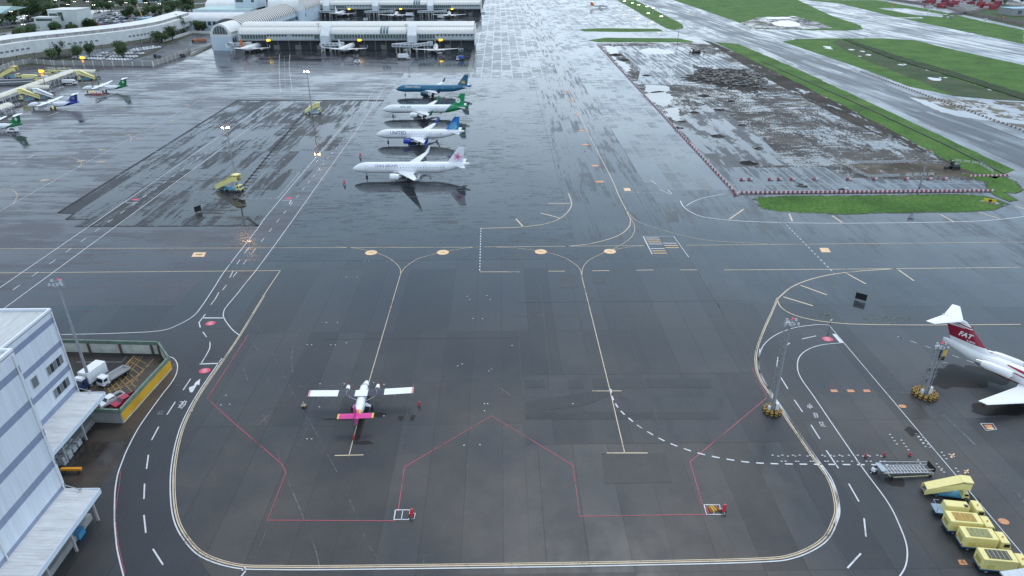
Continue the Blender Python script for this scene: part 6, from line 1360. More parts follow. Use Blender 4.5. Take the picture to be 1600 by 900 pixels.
def stair_truck(label, loc, rz, sc=1.0, col=GSE, h=3.4, name='stair_truck', group=None, cover=True):
    "cab faces -x, the stair rises towards the cab end and over it"
    t = thing(name, label, 'stair truck', (loc.x, loc.y, 0), rz, group); t.scale = (sc,) * 3
    MB().box((3.6, 0, .62), (6.0, 1.8, .32)).build('chassis', BLU2, t); cab(t, .3, 2.0, .5, 1.35, 1.3, col); four_wheels(t, 7, 2.1, .4)
    st = MB(); n = 14; x0, x1, z0, z1 = 8.3, 2.2, .5, h
    for k in range(n):
        a = x0 + (x1 - x0) * k / n; b = x0 + (x1 - x0) * (k + 1) / n; z = z0 + (z1 - z0) * (k + 1) / n; st.span((b, -.85, z - .12), (a, .85, z))
    s_ = st.build('steps', mat('step_grey', (.2, .21, .2), .6), t)
    for s in (-1, 1):
        vs = [(x, s * (.95 + o), z) for o in (0, .08) for x, z in ((x0, z0 - .25), (x0, z0 + .95), (x1, z1 + 1.15), (.6, z1 + 1.15), (.6, z1 - .35), (x1, z1 - .35))]
        MB().add(vs, [(0, 1, 2, 3, 4, 5), (11, 10, 9, 8, 7, 6)] + [(i, 6 + i, 6 + (i + 1) % 6, (i + 1) % 6) for i in range(6)]).build('side_panel', col, t)
    MB().span((.5, -.95, z1 - .12), (2.3, .95, z1)).build('platform', mat('step_grey', (.2, .21, .2), .6), t)
    if cover:
        c = MB(); c.add([(x0 - .3, -1.03, z0 + 1.2), (x0 - .3, 1.03, z0 + 1.2), (x1, 1.03, z1 + 1.6), (x1, -1.03, z1 + 1.6), (x0 - .3, -1.03, z0 + 1.0), (x0 - .3, 1.03, z0 + 1.0), (x1, 1.03, z1 + 1.4), (x1, -1.03, z1 + 1.4)], [(0, 1, 2, 3), (7, 6, 5, 4), (0, 4, 5, 1), (1, 5, 6, 2), (2, 6, 7, 3), (3, 7, 4, 0)])
        c.box((1.4, 0, z1 + 1.5), (1.9, 2.06, .2)); c.build('canopy', col, t)
        ss = MB()
        for k in range(13):
            u = (k + .8) / 14; x = x0 + (x1 - x0) * u; z = z0 + (z1 - z0) * u + .75
            ss.add([(x - .14, -1.06, z - .14), (x + .14, -1.06, z - .14), (x + .12, -1.06, z + .12), (x - .16, -1.06, z + .12)], [(0, 1, 2, 3)])
        ss.build('step_slots', M_DARK, t)
    for s in (-.6, .6): MB().bar((4.2, s, .8), (2.6, s, z1 - .4), .07).build('lift_strut', M_STEEL, t)
    return t
# line of yellow ground vehicles at the lower right (cabs to the right)
service_truck('pale yellow tank truck with a rear platform, uppermost of the four parked trucks', P(1530, 808), R(178) + R(-7), None, 'tank', 'tank_truck')
service_truck('pale yellow box truck with a rusty orange roof grille, second of the parked trucks', P(1545, 833), R(172), mat('grille_rust', (.42, .25, .05), .6, var=.3, scale=3))
service_truck('pale yellow box truck with a greenish roof grille, third of the parked trucks', P(1569, 858), R(172), mat('grille_olive', (.24, .25, .11), .6, var=.3, scale=3))
service_truck('pale yellow box truck with a dark roof grille, nearest the bottom corner', P(1600, 893), R(172), mat('grille_dark', (.06, .065, .07), .5, var=.3, scale=3))
stair_truck('pale yellow covered stair truck with blue chassis above the parked trucks', P(1512, 778), R(168), .82, h=3.0)
stair_truck('pale yellow stair truck at the foot of the lower lit mast', P(380, 299), R(165), 1.25)
stair_truck('pale yellow stair truck at the foot of the farther lit mast', P(503, 176), R(190), 1.05)
def steps_frame():
    a = P(1372, 742); b = P(1455, 738); d = b - a; t = thing('mobile_steps', 'long grey tubular boarding steps lying low beside the dashed crossing', 'boarding steps', (a.x, a.y, 0), math.atan2(d.y, d.x)); L_ = d.length
    f = MB()
    for y in (-.95, .95):
        f.bar((0, y, 1.2), (L_ - .4, y, .8), .07); f.bar((.3, y, 2.0), (L_ - .6, y, 1.5), .05); f.bar((.3, y, 1.2), (.3, y, 2.0), .05)
        for k in range(1, 8): x = L_ * k / 8; f.bar((x, y, 1.15 - .05 * k), (x, y, 1.95 - .06 * k), .035)
    f.build('handrail', mat('rail_pale', (.5, .52, .54), .4, .3), t)
    s = MB()
    for k in range(14): s.box((.5 + k * (L_ - 1.2) / 14, 0, 1.18 - .03 * k), (.34, 1.8, .06))
    s.build('steps', M_STEEL, t)
    u = MB(); cr_ = mat('frame_cream', (.55, .5, .32), .5)
    for y in (-1.1, 1.1): u.bar((1.5, y, .35), (L_ - .8, y, .35), .08); u.bar((1.5, y, .35), (.9, y, 1.2), .06); u.bar((L_ - .8, y, .35), (L_ - .5, y, 1.0), .06)
    u.bar((1.5, -1.1, .35), (1.5, 1.1, .35), .08); u.bar((L_ - .8, -1.1, .35), (L_ - .8, 1.1, .35), .08); u.build('undercarriage', cr_, t)
    for x in (1.6, L_ - 1):
        for y in (-1.15, 1.15): MB().cyl((x, y - .1, .28), (x, y + .1, .28), .28, .28, 10).build('wheel', M_DARK, t)
    MB().box((.1, 0, 1.7), (.9, 2.1, .1)).build('platform', mat('pale_blue_grey', (.35, .42, .47), .5), t); MB().box((L_ - .3, 0, 1.2), (.12, 2.0, 1.0)).build('end_board', M_DARK, t)
steps_frame()
def cart():
    c = P(1365, 737); t = thing('tow_cart', 'small white box cart beside the boarding steps', 'cart', (c.x, c.y, 0), .6); MB().box((0, 0, .6), (1.0, .7, .5), top=(.8, .9)).build('body', WHT, t, bevel=.04); MB().box((.2, 0, .95), (.3, .5, .3)).build('seat', M_DARK, t)
    MB().bar((-.5, 0, .4), (-1.1, 0, .25), .04).build('tow_bar', M_STEEL, t)
    for x in (-.35, .35):
        for y in (-.35, .35): MB().cyl((x, y - .06, .2), (x, y + .06, .2), .2, .2, 8).build('wheel', M_DARK, t)
cart()
EXT = mat('extinguisher_red', (.60, .03, .05), .3)
def extinguisher(label, loc, rz=0, group=None, s=1.0):
    t = thing('wheeled_extinguisher', label, 'fire extinguisher', (loc.x, loc.y, 0), rz, group); t.scale = (s,) * 3
    MB().cyl((0, -.1, .35), (.1, .1, 1.15), .24, .24, 12).blob((.12, .12, 1.2), .22, 0, 8, 4).build('tank', EXT, t, smooth=True)
    MB().bar((-.2, 0, .3), (-.1, .1, 1.35), .03).bar((.2, 0, .3), (.25, .1, 1.35), .03).bar((-.1, .1, 1.35), (.25, .1, 1.35), .03).build('handle', M_STEEL, t)
    for x in (-.3, .3): MB().cyl((x - .05, 0, .24), (x + .05, 0, .24), .24, .24, 12).build('wheel', M_DARK, t)
extinguisher('red wheeled extinguisher beside the left white equipment box', P(643, 808), 0, s=1.15); extinguisher('red wheeled extinguisher in the right white equipment box', P(1130, 801), 0, s=1.15)
extinguisher('red wheeled extinguisher right of the pink-tailed plane', P(655, 635), s=.8); extinguisher('red wheeled extinguisher behind the pink-tailed plane on its guide line', P(553, 687), s=.7)
extinguisher('red wheeled extinguisher above the boarding steps at the left', P(1352, 715), s=.6); extinguisher('red wheeled extinguisher above the boarding steps, middle one', P(1381, 713), s=.6); extinguisher('red wheeled extinguisher above the boarding steps at the right', P(1421, 713), s=.6); extinguisher('red wheeled extinguisher below the tee-tailed jet', P(1537, 632), s=.6); extinguisher('red extinguisher by the nose of the nearest big white airliner', P(538, 289), s=1.2); extinguisher('dark red wheeled extinguisher by the nose of the blue-engined airliner', P(563, 246), s=1.3)
def tool_stack(label, loc, kind):
    t = thing('chock_set', label, 'chocks', (loc.x, loc.y, 0), .3)
    cols = {'box': (mat('chock_red', (.5, .12, .08), .6), mat('chock_yellow', (.7, .5, .08), .6))}[kind]
    for i in range(5):
        MB().box((-.8 + i * .42, .1 * (i % 2), .2), (.22, 1.2, .3), rz=.15 * i - .3, top=(.5, 1)).build('chock', cols[i // 2 % 2], t)
tool_stack('red and yellow wheel chocks stacked in the right white equipment box', P(1112, 797), 'box')
def cone_cart(loc):
    t = thing('fuel_drum_cart', 'small pale cart with an orange bottle left of the pink-tailed plane', 'cart', (loc.x, loc.y, 0)); MB().box((0, 0, .35), (.8, .6, .3)).build('tray', mat('cart_tan', (.4, .3, .2), .6), t); MB().cyl((0, 0, .5), (0, 0, 1.2), .16, .1, 8).build('bottle', mat('bottle_cream', (.6, .5, .38), .5), t); MB().cyl((-.45, 0, .2), (.45, 0, .2), .2, .2, 10).build('wheel', M_DARK, t)
cone_cart(P(475, 636))
# trucks and pickups in the yard
def box_truck(label, loc, rz):
    t = thing('box_truck', label, 'truck', (loc.x, loc.y, 0), rz); cab(t, 0, 2.1, .5, 1.9, 1.6, vp('navy', (.03, .05, .14))); MB().box((4.2, 0, 2.0), (4.9, 2.3, 2.5)).build('cargo_box', WHT, t, bevel=.05); MB().box((3.8, 0, .6), (5.8, 1.6, .25)).build('chassis', M_DARK, t); four_wheels(t, 6.6, 2.2); MB().box((.9, 0, 2.55), (1.1, 1.9, .5), top=(.8, .9)).build('roof_fairing', WHT, t)
def flatbed(label, loc, rz):
    t = thing('flatbed_truck', label, 'truck', (loc.x, loc.y, 0), rz); cab(t, 0, 2.0, .5, 1.7, 1.6, WHT); MB().box((4.0, 0, .95), (4.6, 2.1, .14)).build('bed_floor', mat('bed_grey', (.22, .22, .22), .6), t); MB().box((3.8, 0, .6), (5.6, 1.5, .25)).build('chassis', M_DARK, t); four_wheels(t, 6.4, 2.1)
    for s in (-1, 1): MB().box((4.0, s * 1.05, 1.2), (4.6, .07, .45)).build('side_board', mat('board_grey', (.5, .52, .54), .5), t)
    MB().box((6.3, 0, 1.2), (.07, 2.1, .45)).build('tailboard', mat('board_grey', (.5, .52, .54), .5), t); MB().box((1.75, 0, 1.6), (.07, 2.0, 1.2)).build('headboard', mat('board_grey', (.5, .52, .54), .5), t)
def pickup(label, loc, rz, m, bed=True):
    t = thing('pickup_truck', label, 'pickup', (loc.x, loc.y, 0), rz); w_ = 1.75
    pr = [(0, .45), (0, .95), (1.2, 1.05), (1.75, 1.6), (3.1, 1.65), (3.3, 1.1), (3.3, .45)]
    vs = [(a, s * w_ / 2 * (.88 if z > 1.3 else 1), z) for s in (-1, 1) for a, z in pr]; n = 7
    MB().add(vs, [tuple(range(n)), tuple(range(2 * n - 1, n - 1, -1))] + [(i, n + i, n + (i + 1) % n, (i + 1) % n) for i in range(n)]).build('body', m, t, bevel=.05)
    MB().add([(1.24, -.72, 1.1), (1.24, .72, 1.1), (1.7, .66, 1.57), (1.7, -.66, 1.57)], [(0, 1, 2, 3)]).build('windscreen', M_GLASS, t)
    MB().span((3.3, -w_ / 2, .5), (5.0, w_ / 2, .62)).build('bed_floor', M_DARK, t)
    for s in (-1, 1): MB().box((4.15, s * w_ / 2 * .97, .85), (1.7, .07, .5)).build('bed_side', m, t); MB().box((2.4, s * w_ * .455, 1.35), (1.1, .04, .35)).build('side_window', M_GLASS, t)
    MB().box((5.0, 0, .85), (.07, w_, .5)).build('tailgate', m, t); four_wheels(t, 5, w_, .34)
box_truck('white box truck with a dark blue cab at the back of the walled yard', P(124, 612), R(75)); flatbed('white flatbed truck with low grey sides parked in the walled yard', P(158, 606), R(66))
pickup('small white pickup by the front wall of the yard', P(155, 640), R(60), WHT); pickup('red pickup in the front corner of the yard', P(178, 640), R(58), vp('red', (.40, .02, .06)))
# loading area clutter
def pallets(label, loc, m, n=8):
    t = thing('wrapped_goods', label, 'goods', (loc.x, loc.y, 0), 1.57); random.seed(2)
    for k in range(n): MB().box(((k % 4) * 1.5 - 2, (k // 4) * 1.4, .75), (1.2, 1.1, random.uniform(1.0, 1.6)), top=(.92, .9)).build('wrapped_pallet', m, t, bevel=.06)
pallets('pale plastic-wrapped goods standing under the upper canopy', P(110, 712), mat('wrap_grey', (.35, .37, .38), .25, var=.4, scale=2))
def orange_rail():
    a = P(98, 733, .8); t = thing('orange_barrier', 'orange and black striped rail below the upper canopy', 'barrier', (a.x, a.y, 0)); m = ribbed('orange_black', (.75, .33, .03), .5, 'X', dirt=.1); MB().box((1.4, 0, .8), (3.4, .5, .4)).build('rail', m, t)
    for x in (.2, 2.6): MB().box((x, 0, .3), (.15, .4, .6)).build('leg', M_DARK, t)
orange_rail()
def blue_pallet():
    a = P(122, 838); t = thing('blue_tarp_stack', 'blue covered stack under the lower canopy', 'goods', (a.x, a.y, 0)); MB().box((0, 0, .6), (1.6, 1.6, 1.1), top=(.95, .95)).build('stack', mat('tarp_blue', (.05, .22, .38), .5, var=.2), t, bevel=.05); MB().box((0, 0, 1.2), (1.7, 1.7, .06)).build('cover', mat('tarp_blue', (.05, .22, .38), .5), t)
blue_pallet()
def rail_line(label, pts, name='guard_rail'):
    t = thing(name, label, 'guard rail', (0, 0, 0)); q = pp(*pts)
    for i in range(len(q) - 1):
        for z in (.5, 1.0): MB().bar(q[i] + Vector((0, 0, z)), q[i + 1] + Vector((0, 0, z)), .04).build('rail', M_STEEL, t)
        MB().bar(q[i], q[i] + Vector((0, 0, 1)), .05).build('post', M_STEEL, t)
rail_line('thin steel guard rail between the upper canopy and the yard', [(118, 706), (130, 688), (142, 672), (150, 661)])
# corrugated roof corner at the lower right
def corner_roof():
    a = P(1562, 893, 6); t = thing('metal_roofed_shelter', 'corner of a pale ribbed metal roof cutting into the lower right', 'shelter', (a.x, a.y, 0), R(8))
    MB().add([(0, 0, 6), (9, 0, 6), (9, -9, 5.6), (0, -9, 5.6), (0, 0, 5.8), (9, 0, 5.8), (9, -9, 5.4), (0, -9, 5.4)], [(0, 1, 2, 3), (7, 6, 5, 4), (0, 4, 5, 1), (1, 5, 6, 2), (2, 6, 7, 3), (3, 7, 4, 0)]).build('roof', ribbed('shelter_roof', (.60, .64, .68), .8, 'X', dirt=.15), t)
    for x in (.5, 8.5):
        for y in (-8.5, -.5): MB().box((x, y, 2.75), (.25, .25, 5.4)).build('post', M_STEEL, t)
corner_roof()

# small vehicles (low detail, far away)
def mini_car(name, col, L_=4.4, w_=1.8, h=1.45, van=False):
    pr = [(0, .3), (0, .75), (.15, .9), (1.1, 1.0), (1.7, h), (3.4, h), (4.1, .98), (L_, .9), (L_, .3)] if not van else [(0, .3), (0, .95), (.7, 1.3), (1.2, h), (L_ - .1, h), (L_, .3)]
    pr = [(x * L_ / 4.4 if not van else x, z) for x, z in pr]; n = len(pr)
    m = MB(); vs = [(a - L_ / 2, s * w_ / 2 * (.8 if z > 1.1 else 1), z) for s in (-1, 1) for a, z in pr]
    fs = [tuple(range(n)), tuple(range(2 * n - 1, n - 1, -1))] + [(i, n + i, n + (i + 1) % n, (i + 1) % n) for i in range(n)]
    m.add(vs, fs, 0)
    ws = 3 if not van else 1; a, b = pr[ws], pr[ws + 1 if not van else 3]
    m.add([(a[0] - L_ / 2 + .02 - .03, -w_ * .4, a[1] + .03), (a[0] - L_ / 2 - .01, w_ * .4, a[1] + .03), (b[0] - L_ / 2 - .04, w_ * .37, b[1] - .02), (b[0] - L_ / 2 - .04, -w_ * .37, b[1] - .02)], [(0, 1, 2, 3)], 1)
    for s in (-1, 1): m.add([(-L_ * .2, s * w_ * .475, 1.0), (L_ * .35, s * w_ * .475, 1.0), (L_ * .25, s * w_ * .415, h - .06), (-L_ * .08, s * w_ * .415, h - .06)], [(0, 1, 2, 3)], 1)
    for x in (-L_ * .31, L_ * .3):
        for s in (-1, 1): m.cyl((x, s * w_ * .42, .32), (x, s * w_ * .5, .32), .32, .32, 10, 2)
    o = m.build(name, [col, M_GLASS, M_DARK]); return o
CCOL = [('white', (.72, .73, .74)), ('silver', (.42, .43, .45)), ('dark grey', (.06, .065, .07)), ('black', (.02, .02, .022)), ('red', (.35, .02, .03)), ('blue', (.03, .07, .2))]
protos = {}
def put_car(kind, loc, rz, label, group=None, cat='car', van=False):
    key = (kind, van)
    if key not in protos:
        o = mini_car('parked_van' if van else 'parked_car', vp(kind.replace(' ', '_'), dict(CCOL)[kind]), 5.0 if van else 4.4, 1.9, 1.95 if van else 1.45, van); protos[key] = o
    else: o = protos[key].copy(); C.objects.link(o)
    o.location = (loc[0], loc[1], .04); o.rotation_euler = (0, 0, rz); tag(o, label, cat, group); return o
random.seed(21)
def row(p0, p1, n, rz, where, group, skip=.12, colours=(0, 0, 0, 0, 1, 1, 2, 2, 3, 5, 3, 0, 1, 4)):
    a, b = P(*p0), P(*p1)
    for i in range(n):
        if random.random() < skip: continue
        q = a.lerp(b, i / max(1, n - 1)); k = CCOL[random.choice(colours)][0]
        put_car(k, q, rz + random.uniform(-.05, .05), f'small {k} car parked {where}', group)
G_A = 'cars in the lot behind the grey wall'; wa = 'in the lot behind the grey panelled wall'
row((128, 92), (204, 95), 17, 1.35, wa, G_A, .08, (0, 0, 0, 0, 1)); row((136, 88), (212, 90), 16, 1.35, wa, G_A, .12, (0, 0, 0, 1)); row((160, 84), (222, 85), 12, 1.3, wa, G_A, .15, (0, 0, 1)); row((205, 82), (248, 75), 10, 1.2, wa, G_A, .05, (0, 0, 0, 1)); row((208, 79), (238, 74), 7, 1.2, wa, G_A, .1, (0, 0, 1)); row((104, 90), (124, 91), 4, 1.35, wa, G_A, .2)
G_B = 'cars in the big lots beyond the raised building'; wb = 'in the big car park beyond the raised curved building'
for (a, b, n) in (((150, 40), (232, 33), 17), ((152, 37), (236, 30), 17), ((155, 33), (245, 26), 18), ((157, 30), (250, 23), 16), ((165, 26), (262, 19), 16), ((65, 55), (106, 48), 9), ((60, 51), (104, 45), 9), ((72, 58), (108, 52), 8), ((150, 44), (210, 40), 10), ((240, 29), (290, 18), 9), ((250, 31), (296, 21), 8)): row(a, b, n, 1.3, wb, G_B, .15)
for i, (px, rz) in enumerate((((14, 55), .3), ((28, 44), .35), ((57, 31), .3), ((226, 13), .25))): put_car('white', P(*px), rz, ('white car on the road at the left edge', 'white car driving on the road below the hangar', 'white car on the far road left of the square tower', 'white car on the far road above the big lots')[i])
for px, k, van, lab in (((558, 98), 'white', True, 'white van driving alone on the apron before the middle gate'), ((687, 84), 'white', False, 'white car near the right docked airliner'), ((634, 79.5), 'white', False, 'white car under the right jet bridge'), ((438, 71), 'silver', True, 'silver van at the near pier between the left and middle gates'), ((448, 69), 'white', False, 'white car against the near pier, left of three'), ((459, 69), 'white', False, 'white car against the near pier, middle of three'), ((477, 69), 'white', False, 'white car against the near pier, right of three'),
                        ((487, 73), 'silver', True, 'silver van beside the middle jet bridge'), ((571, 31), 'white', True, 'white van between the two piers'), ((720, 78), 'white', False, 'white car near the right end of the near pier'), ((755, 21), 'white', True, 'white van right of the far pier'), ((20, 206), 'white', True, 'white van under the tail of the lowest turboprop'), ((1540, 31), 'white', False, 'white car near the far site gate')):
    put_car(k, P(*px), R(8 if px[0] > 400 else 5), lab, None, 'van' if van else 'car', van)
def far_truck(label, px, rz, boxc, cabc, L_=8.5, h=3.4, name='catering_truck', cat='truck'):
    q = P(*px); t = thing(name, label, cat, (q.x, q.y, 0), rz); MB().box((0, 0, h / 2 + .6), (L_ - 2.2, 2.5, h - 1.2)).build('cargo_box', boxc, t, bevel=.05); cab(t, -L_ / 2, 2.4, .5, 2.1, 1.9, cabc); MB().box((0, 0, .6), (L_ - 1, 1.8, .3)).build('chassis', M_DARK, t)
    q = None
    for x in (-L_ / 2 + .9, L_ / 2 - 1.6):
        for s in (-1, 1): MB().cyl((x, s * 1.1 - .15, .45), (x, s * 1.1 + .15, .45), .45, .45, 10).build('wheel', M_DARK, t)
far_truck('white catering truck standing near the right jet bridge of the near pier', (630, 92.5), math.pi, WHT, WHT, 10, 4)
far_truck('white high-loader truck beside the middle airliner of the far pier', (640, 26), math.pi, WHT, WHT, 11, 4.6); far_truck('white truck left of the rightmost airliner of the far pier', (688, 29), math.pi, WHT, WHT, 9, 3.8)
far_truck('blue and white tug truck right of the docked right airliner', (720, 94), R(20), vp('royal_blue', (.03, .09, .35)), WHT, 7, 3.2, 'tug_truck'); far_truck('yellow loader truck at the right end of the near pier', (734, 74), 0, GSE, GSE, 9, 2.6, 'loader_truck')
far_truck('small yellow tug under the near pier left of the right gate', (585, 70.5), 0, GSE, GSE, 5, 2.2, 'tug'); far_truck('small yellow tug under the near pier, further right', (604, 70.5), 0, GSE, GSE, 5, 2.2, 'tug'); far_truck('yellow loader at the foot of the annex', (340, 74), 0, mat('loader_tan', (.5, .42, .2), .6), GSE, 9, 2.6, 'loader_truck')
far_truck('orange and dark lorry on the road behind the low wall', (312, 66), R(30), mat('lorry_orange', (.5, .15, .04), .5), M_DARK, 13, 2.8, 'lorry'); far_truck('white and dark baggage tug against the wall end', (284, 89), R(38), M_DARK, WHT, 7, 2.2, 'baggage_tug'); far_truck('dark car transporter on the road', (247, 90), R(10), mat('dark_body', (.06, .06, .06), .5), M_DARK, 6, 1.8, 'lorry')
# equipment yard left
stair_truck('pale yellow stair unit standing at the far left beyond the walkways', P(33, 122), R(175) + math.pi * 0, 1.6, cover=True, h=3.2)
far_truck('pale yellow tank truck beside the far left stair unit', (47, 124.5), math.pi, GSE, GSE, 11, 3.2, 'tank_truck')
stair_truck('yellow stair truck between the walkway and the farther green-tailed turboprop', P(121, 126), R(15), 1.3); far_truck('white service truck beside the yellow stair truck near the walkway', (108, 132), R(185), WHT, WHT, 9, 3, 'service_truck')
stair_truck('yellow stair truck beside the short walkway arm', P(30, 157), R(20), 1.3); stair_truck('white stair truck beside the short walkway arm', P(54, 155), R(15), 1.2, col=WHT)
GD = 'grey baggage trolleys in a double row'
def trolley(loc, first=[None]):
    if first[0] is None:
        t = thing('baggage_trolley', 'grey-roofed baggage trolley in the double row beyond the walkways', 'trolley', (loc.x, loc.y, 0), .05, GD); MB().box((0, 0, .45), (2.6, 1.5, .12)).build('deck', M_STEEL, t); MB().box((0, 0, 1.85), (2.7, 1.6, .12)).build('roof', mat('trolley_roof', (.5, .52, .55), .5), t)
        MB().box((0, .7, 1.1), (2.5, .06, 1.3)).build('back_panel', M_STEEL, t)
        for x in (-.9, .9): MB().cyl((x, -.7, .25), (x, .7, .25), .22, .22, 8).build('wheel_pair', M_DARK, t)
        first[0] = t
    else: copy_tree(first[0], loc=loc)
for k in range(13): trolley(P(-4 + k * 4.4, 129.5 - k * .15)); trolley(P(-4 + k * 4.4, 134 - k * .2))
random.seed(9)
for k, (x, y, ty) in enumerate(((62, 116, 0), (72, 113, 1), (78, 118, 0), (88, 110, 1), (97, 108, 0), (70, 121, 2), (84, 122, 2), (92, 116, 1), (100, 113, 2), (104, 109, 0), (80, 108, 1), (60, 124, 1))):
    lab = ('pale boxy loader in the equipment park beyond the walkways', 'cream belt loader in the equipment park beyond the walkways', 'white ground power unit in the equipment park beyond the walkways')[ty]
    q = P(x, y + 3); t = thing(('cargo_loader', 'belt_loader', 'power_unit')[ty], lab, 'ground equipment', (q.x, q.y, 0), random.uniform(-.4, .4), 'machines in the equipment park'); m = (mat('loader_tan', (.5, .42, .2), .6), GSE, WHT)[ty]
    MB().box((0, 0, .9), (6, 2.2, .7)).build('body', m, t)
    if ty == 2: MB().box((.5, 0, 1.9), (3.6, 2.0, 1.3)).build('engine_box', m, t)
    else:
        b = MB().box((0, 0, 2.0 + ty * .3), (7, 1.3, .25)); b.build('belt', M_STEEL, t); MB().bar((-2, 0, 1), (-2.8, 0, 2.1), .12).build('arm', M_DARK, t); MB().box((2.2, .5, 1.8), (1.4, 1, 1.2)).build('driver_cab', m, t)
    for xx in (-2.1, 2.1):
        for s in (-1, 1): MB().cyl((xx, s * 1.0 - .15, .4), (xx, s * 1.0 + .15, .4), .4, .4, 8).build('wheel', M_DARK, t)
# red chocks / cones under farther turboprop
for k, x in enumerate((143, 147, 151, 158, 161)):
    q = P(x, 147 + (k % 2)); c = MB(); c.box((0, 0, .05), (.8, .8, .1)); c.cyl((0, 0, .1), (0, 0, 1.5), .35, .05, 8); o = c.build('traffic_cone', mat('cone_red', (.65, .06, .03), .5), loc=(q.x, q.y, 0)); tag(o, 'red cone under the farthest turboprop', 'cone', 'red cones under the turboprop')

# ------------------------------------------------------------------ barriers round the construction area
RB = mat('barrier_red', (.36, .06, .075), .5, var=.15); WB = mat('barrier_white', (.55, .55, .56), .5, var=.15)
def barrier_proto():
    m = MB(); L_ = 1.5
    for s, mi in ((-.375, 0), (.375, 1)):
        m.add([(s - .375, -.24, 0), (s + .375, -.24, 0), (s + .375, .24, 0), (s - .375, .24, 0), (s - .375, -.16, .35), (s + .375, -.16, .35), (s + .375, .16, .35), (s - .375, .16, .35), (s - .375, -.1, .95), (s + .375, -.1, .95), (s + .375, .1, .95), (s - .375, .1, .95)],
              [(3, 2, 1, 0), (8, 9, 10, 11), (0, 1, 5, 4), (4, 5, 9, 8), (2, 3, 7, 6), (6, 7, 11, 10), (3, 0, 4, 7), (7, 4, 8, 11), (1, 2, 6, 5), (5, 6, 10, 9)], mi)
    return m.build('traffic_barrier', [RB, WB])
bp_ = barrier_proto(); used = [False]
def put_barrier(p, rz, label, group, sc=(1, 1, 1)):
    sc = (sc[0], sc[1], .72 * sc[2])
    o = bp_ if not used[0] else bp_.copy()
    if used[0]: C.objects.link(o)
    used[0] = True; o.location = (p.x, p.y, .03); o.rotation_euler = (0, 0, rz); o.scale = sc; tag(o, label, 'barrier', group)
def run(a, b, step, label, group, sc=(1, 1, 1)):
    d = b - a; n = int(d.length / step)
    for k in range(n): put_barrier(a + d * (k + .5) / n, math.atan2(d.y, d.x), label, group, sc)
run(P(1150, 302), P(1552, 298.5), 1.65, 'red and white barrier in the long straight row above the grass island', 'barriers in the row above the grass island')
run(P(1147, 300), P(933, 69), 3.7, 'red and white barrier in the diagonal line beside the tiled taxiway', 'barriers along the construction edge', (2.2, 1, 1))
run(P(1512, 276), P(1578, 275), 1.65, 'red and white barrier on the short row across the grass', 'barriers on the short row')
for k, x in enumerate((1160, 1172, 1204, 1218, 1238, 1274, 1326, 1367, 1416, 1452, 1476)): put_barrier(P(x, 281 - .1 * k), 0, 'single red and white barrier spaced out before the excavation', 'spaced barriers before the excavation', (1.3, 1, 1))
put_barrier(P(1150, 304), .5, 'dark end barrier at the corner where both rows meet', None, (1.2, 1.6, 1.2))
def white_fence(label, pts, group):
    q = pp(*pts)
    for i in range(len(q) - 1):
        d = q[i + 1] - q[i]; n = max(1, int(d.length / 2.4))
        for k in range(n):
            c = q[i] + d * (k + .5) / n
            o = white_fence.p.copy() if white_fence.p else None
            if o is None:
                m = MB()
                for z in (.25, .6, .95): m.span((-1.1, -.04, z), (1.1, .04, z + .13))
                for x in (-1, 0, 1): m.span((x - .06, -.06, 0), (x + .06, .06, 1.15))
                m.span((-1.0, -.35, 0), (-.9, .35, .1)); m.span((.9, -.35, 0), (1.0, .35, .1)); o = m.build('fence_panel', WB); white_fence.p = o
            else: C.objects.link(o)
            o.location = (c.x, c.y, .03); o.rotation_euler = (0, 0, math.atan2(d.y, d.x)); tag(o, label, 'fence panel', group)
white_fence.p = None
white_fence('white slatted fence panel round the excavation pit', [(1430, 254), (1330, 256), (1321, 259), (1345, 272), (1358, 278), (1405, 276)], 'white fence panels round the pit')
white_fence('white slatted fence panel round the excavation pit', [(1414, 275), (1460, 274)], 'white fence panels round the pit')
white_fence('white slatted fence panel across the grass slope', [(1490, 252), (1530, 257), (1552, 270)], 'white fence panels on the slope')
kerb = MB()
a_, b_ = P(1165, 80), P(1590, 283)
wall_run('low dark kerb wall between the grass strip and the taxiway', [(1190, 96), (1330, 158), (1480, 228), (1572, 274)], .45, .5, mat('kerb_dark', (.07, .07, .07), .7), name='kerb_wall', cat='kerb')
tb = 'edge markers along the far taxiway side'
a_, b_ = P(1345, 112), P(1620, 212)
q = None
d = b_ - a_; n = int(d.length / 3.2)
for k in range(min(n, 100)):
    p = a_ + d * k / n
    if q is None: m = MB(); m.box((0, 0, .3), (1.3, .5, .6), 0, top=(1, .5)); m.box((1.0, 0, .3), (.6, .5, .6), 1, top=(1, .5)); q = m.build('edge_block', [WB, mat('block_brown', (.14, .08, .06), .7)]); o = q
    else: o = q.copy(); C.objects.link(o)
    o.location = (p.x, p.y, .02); o.rotation_euler = (0, 0, math.atan2(d.y, d.x)); tag(o, 'white concrete edge block in the long row beside the far side of the taxiway', 'edge block', tb)
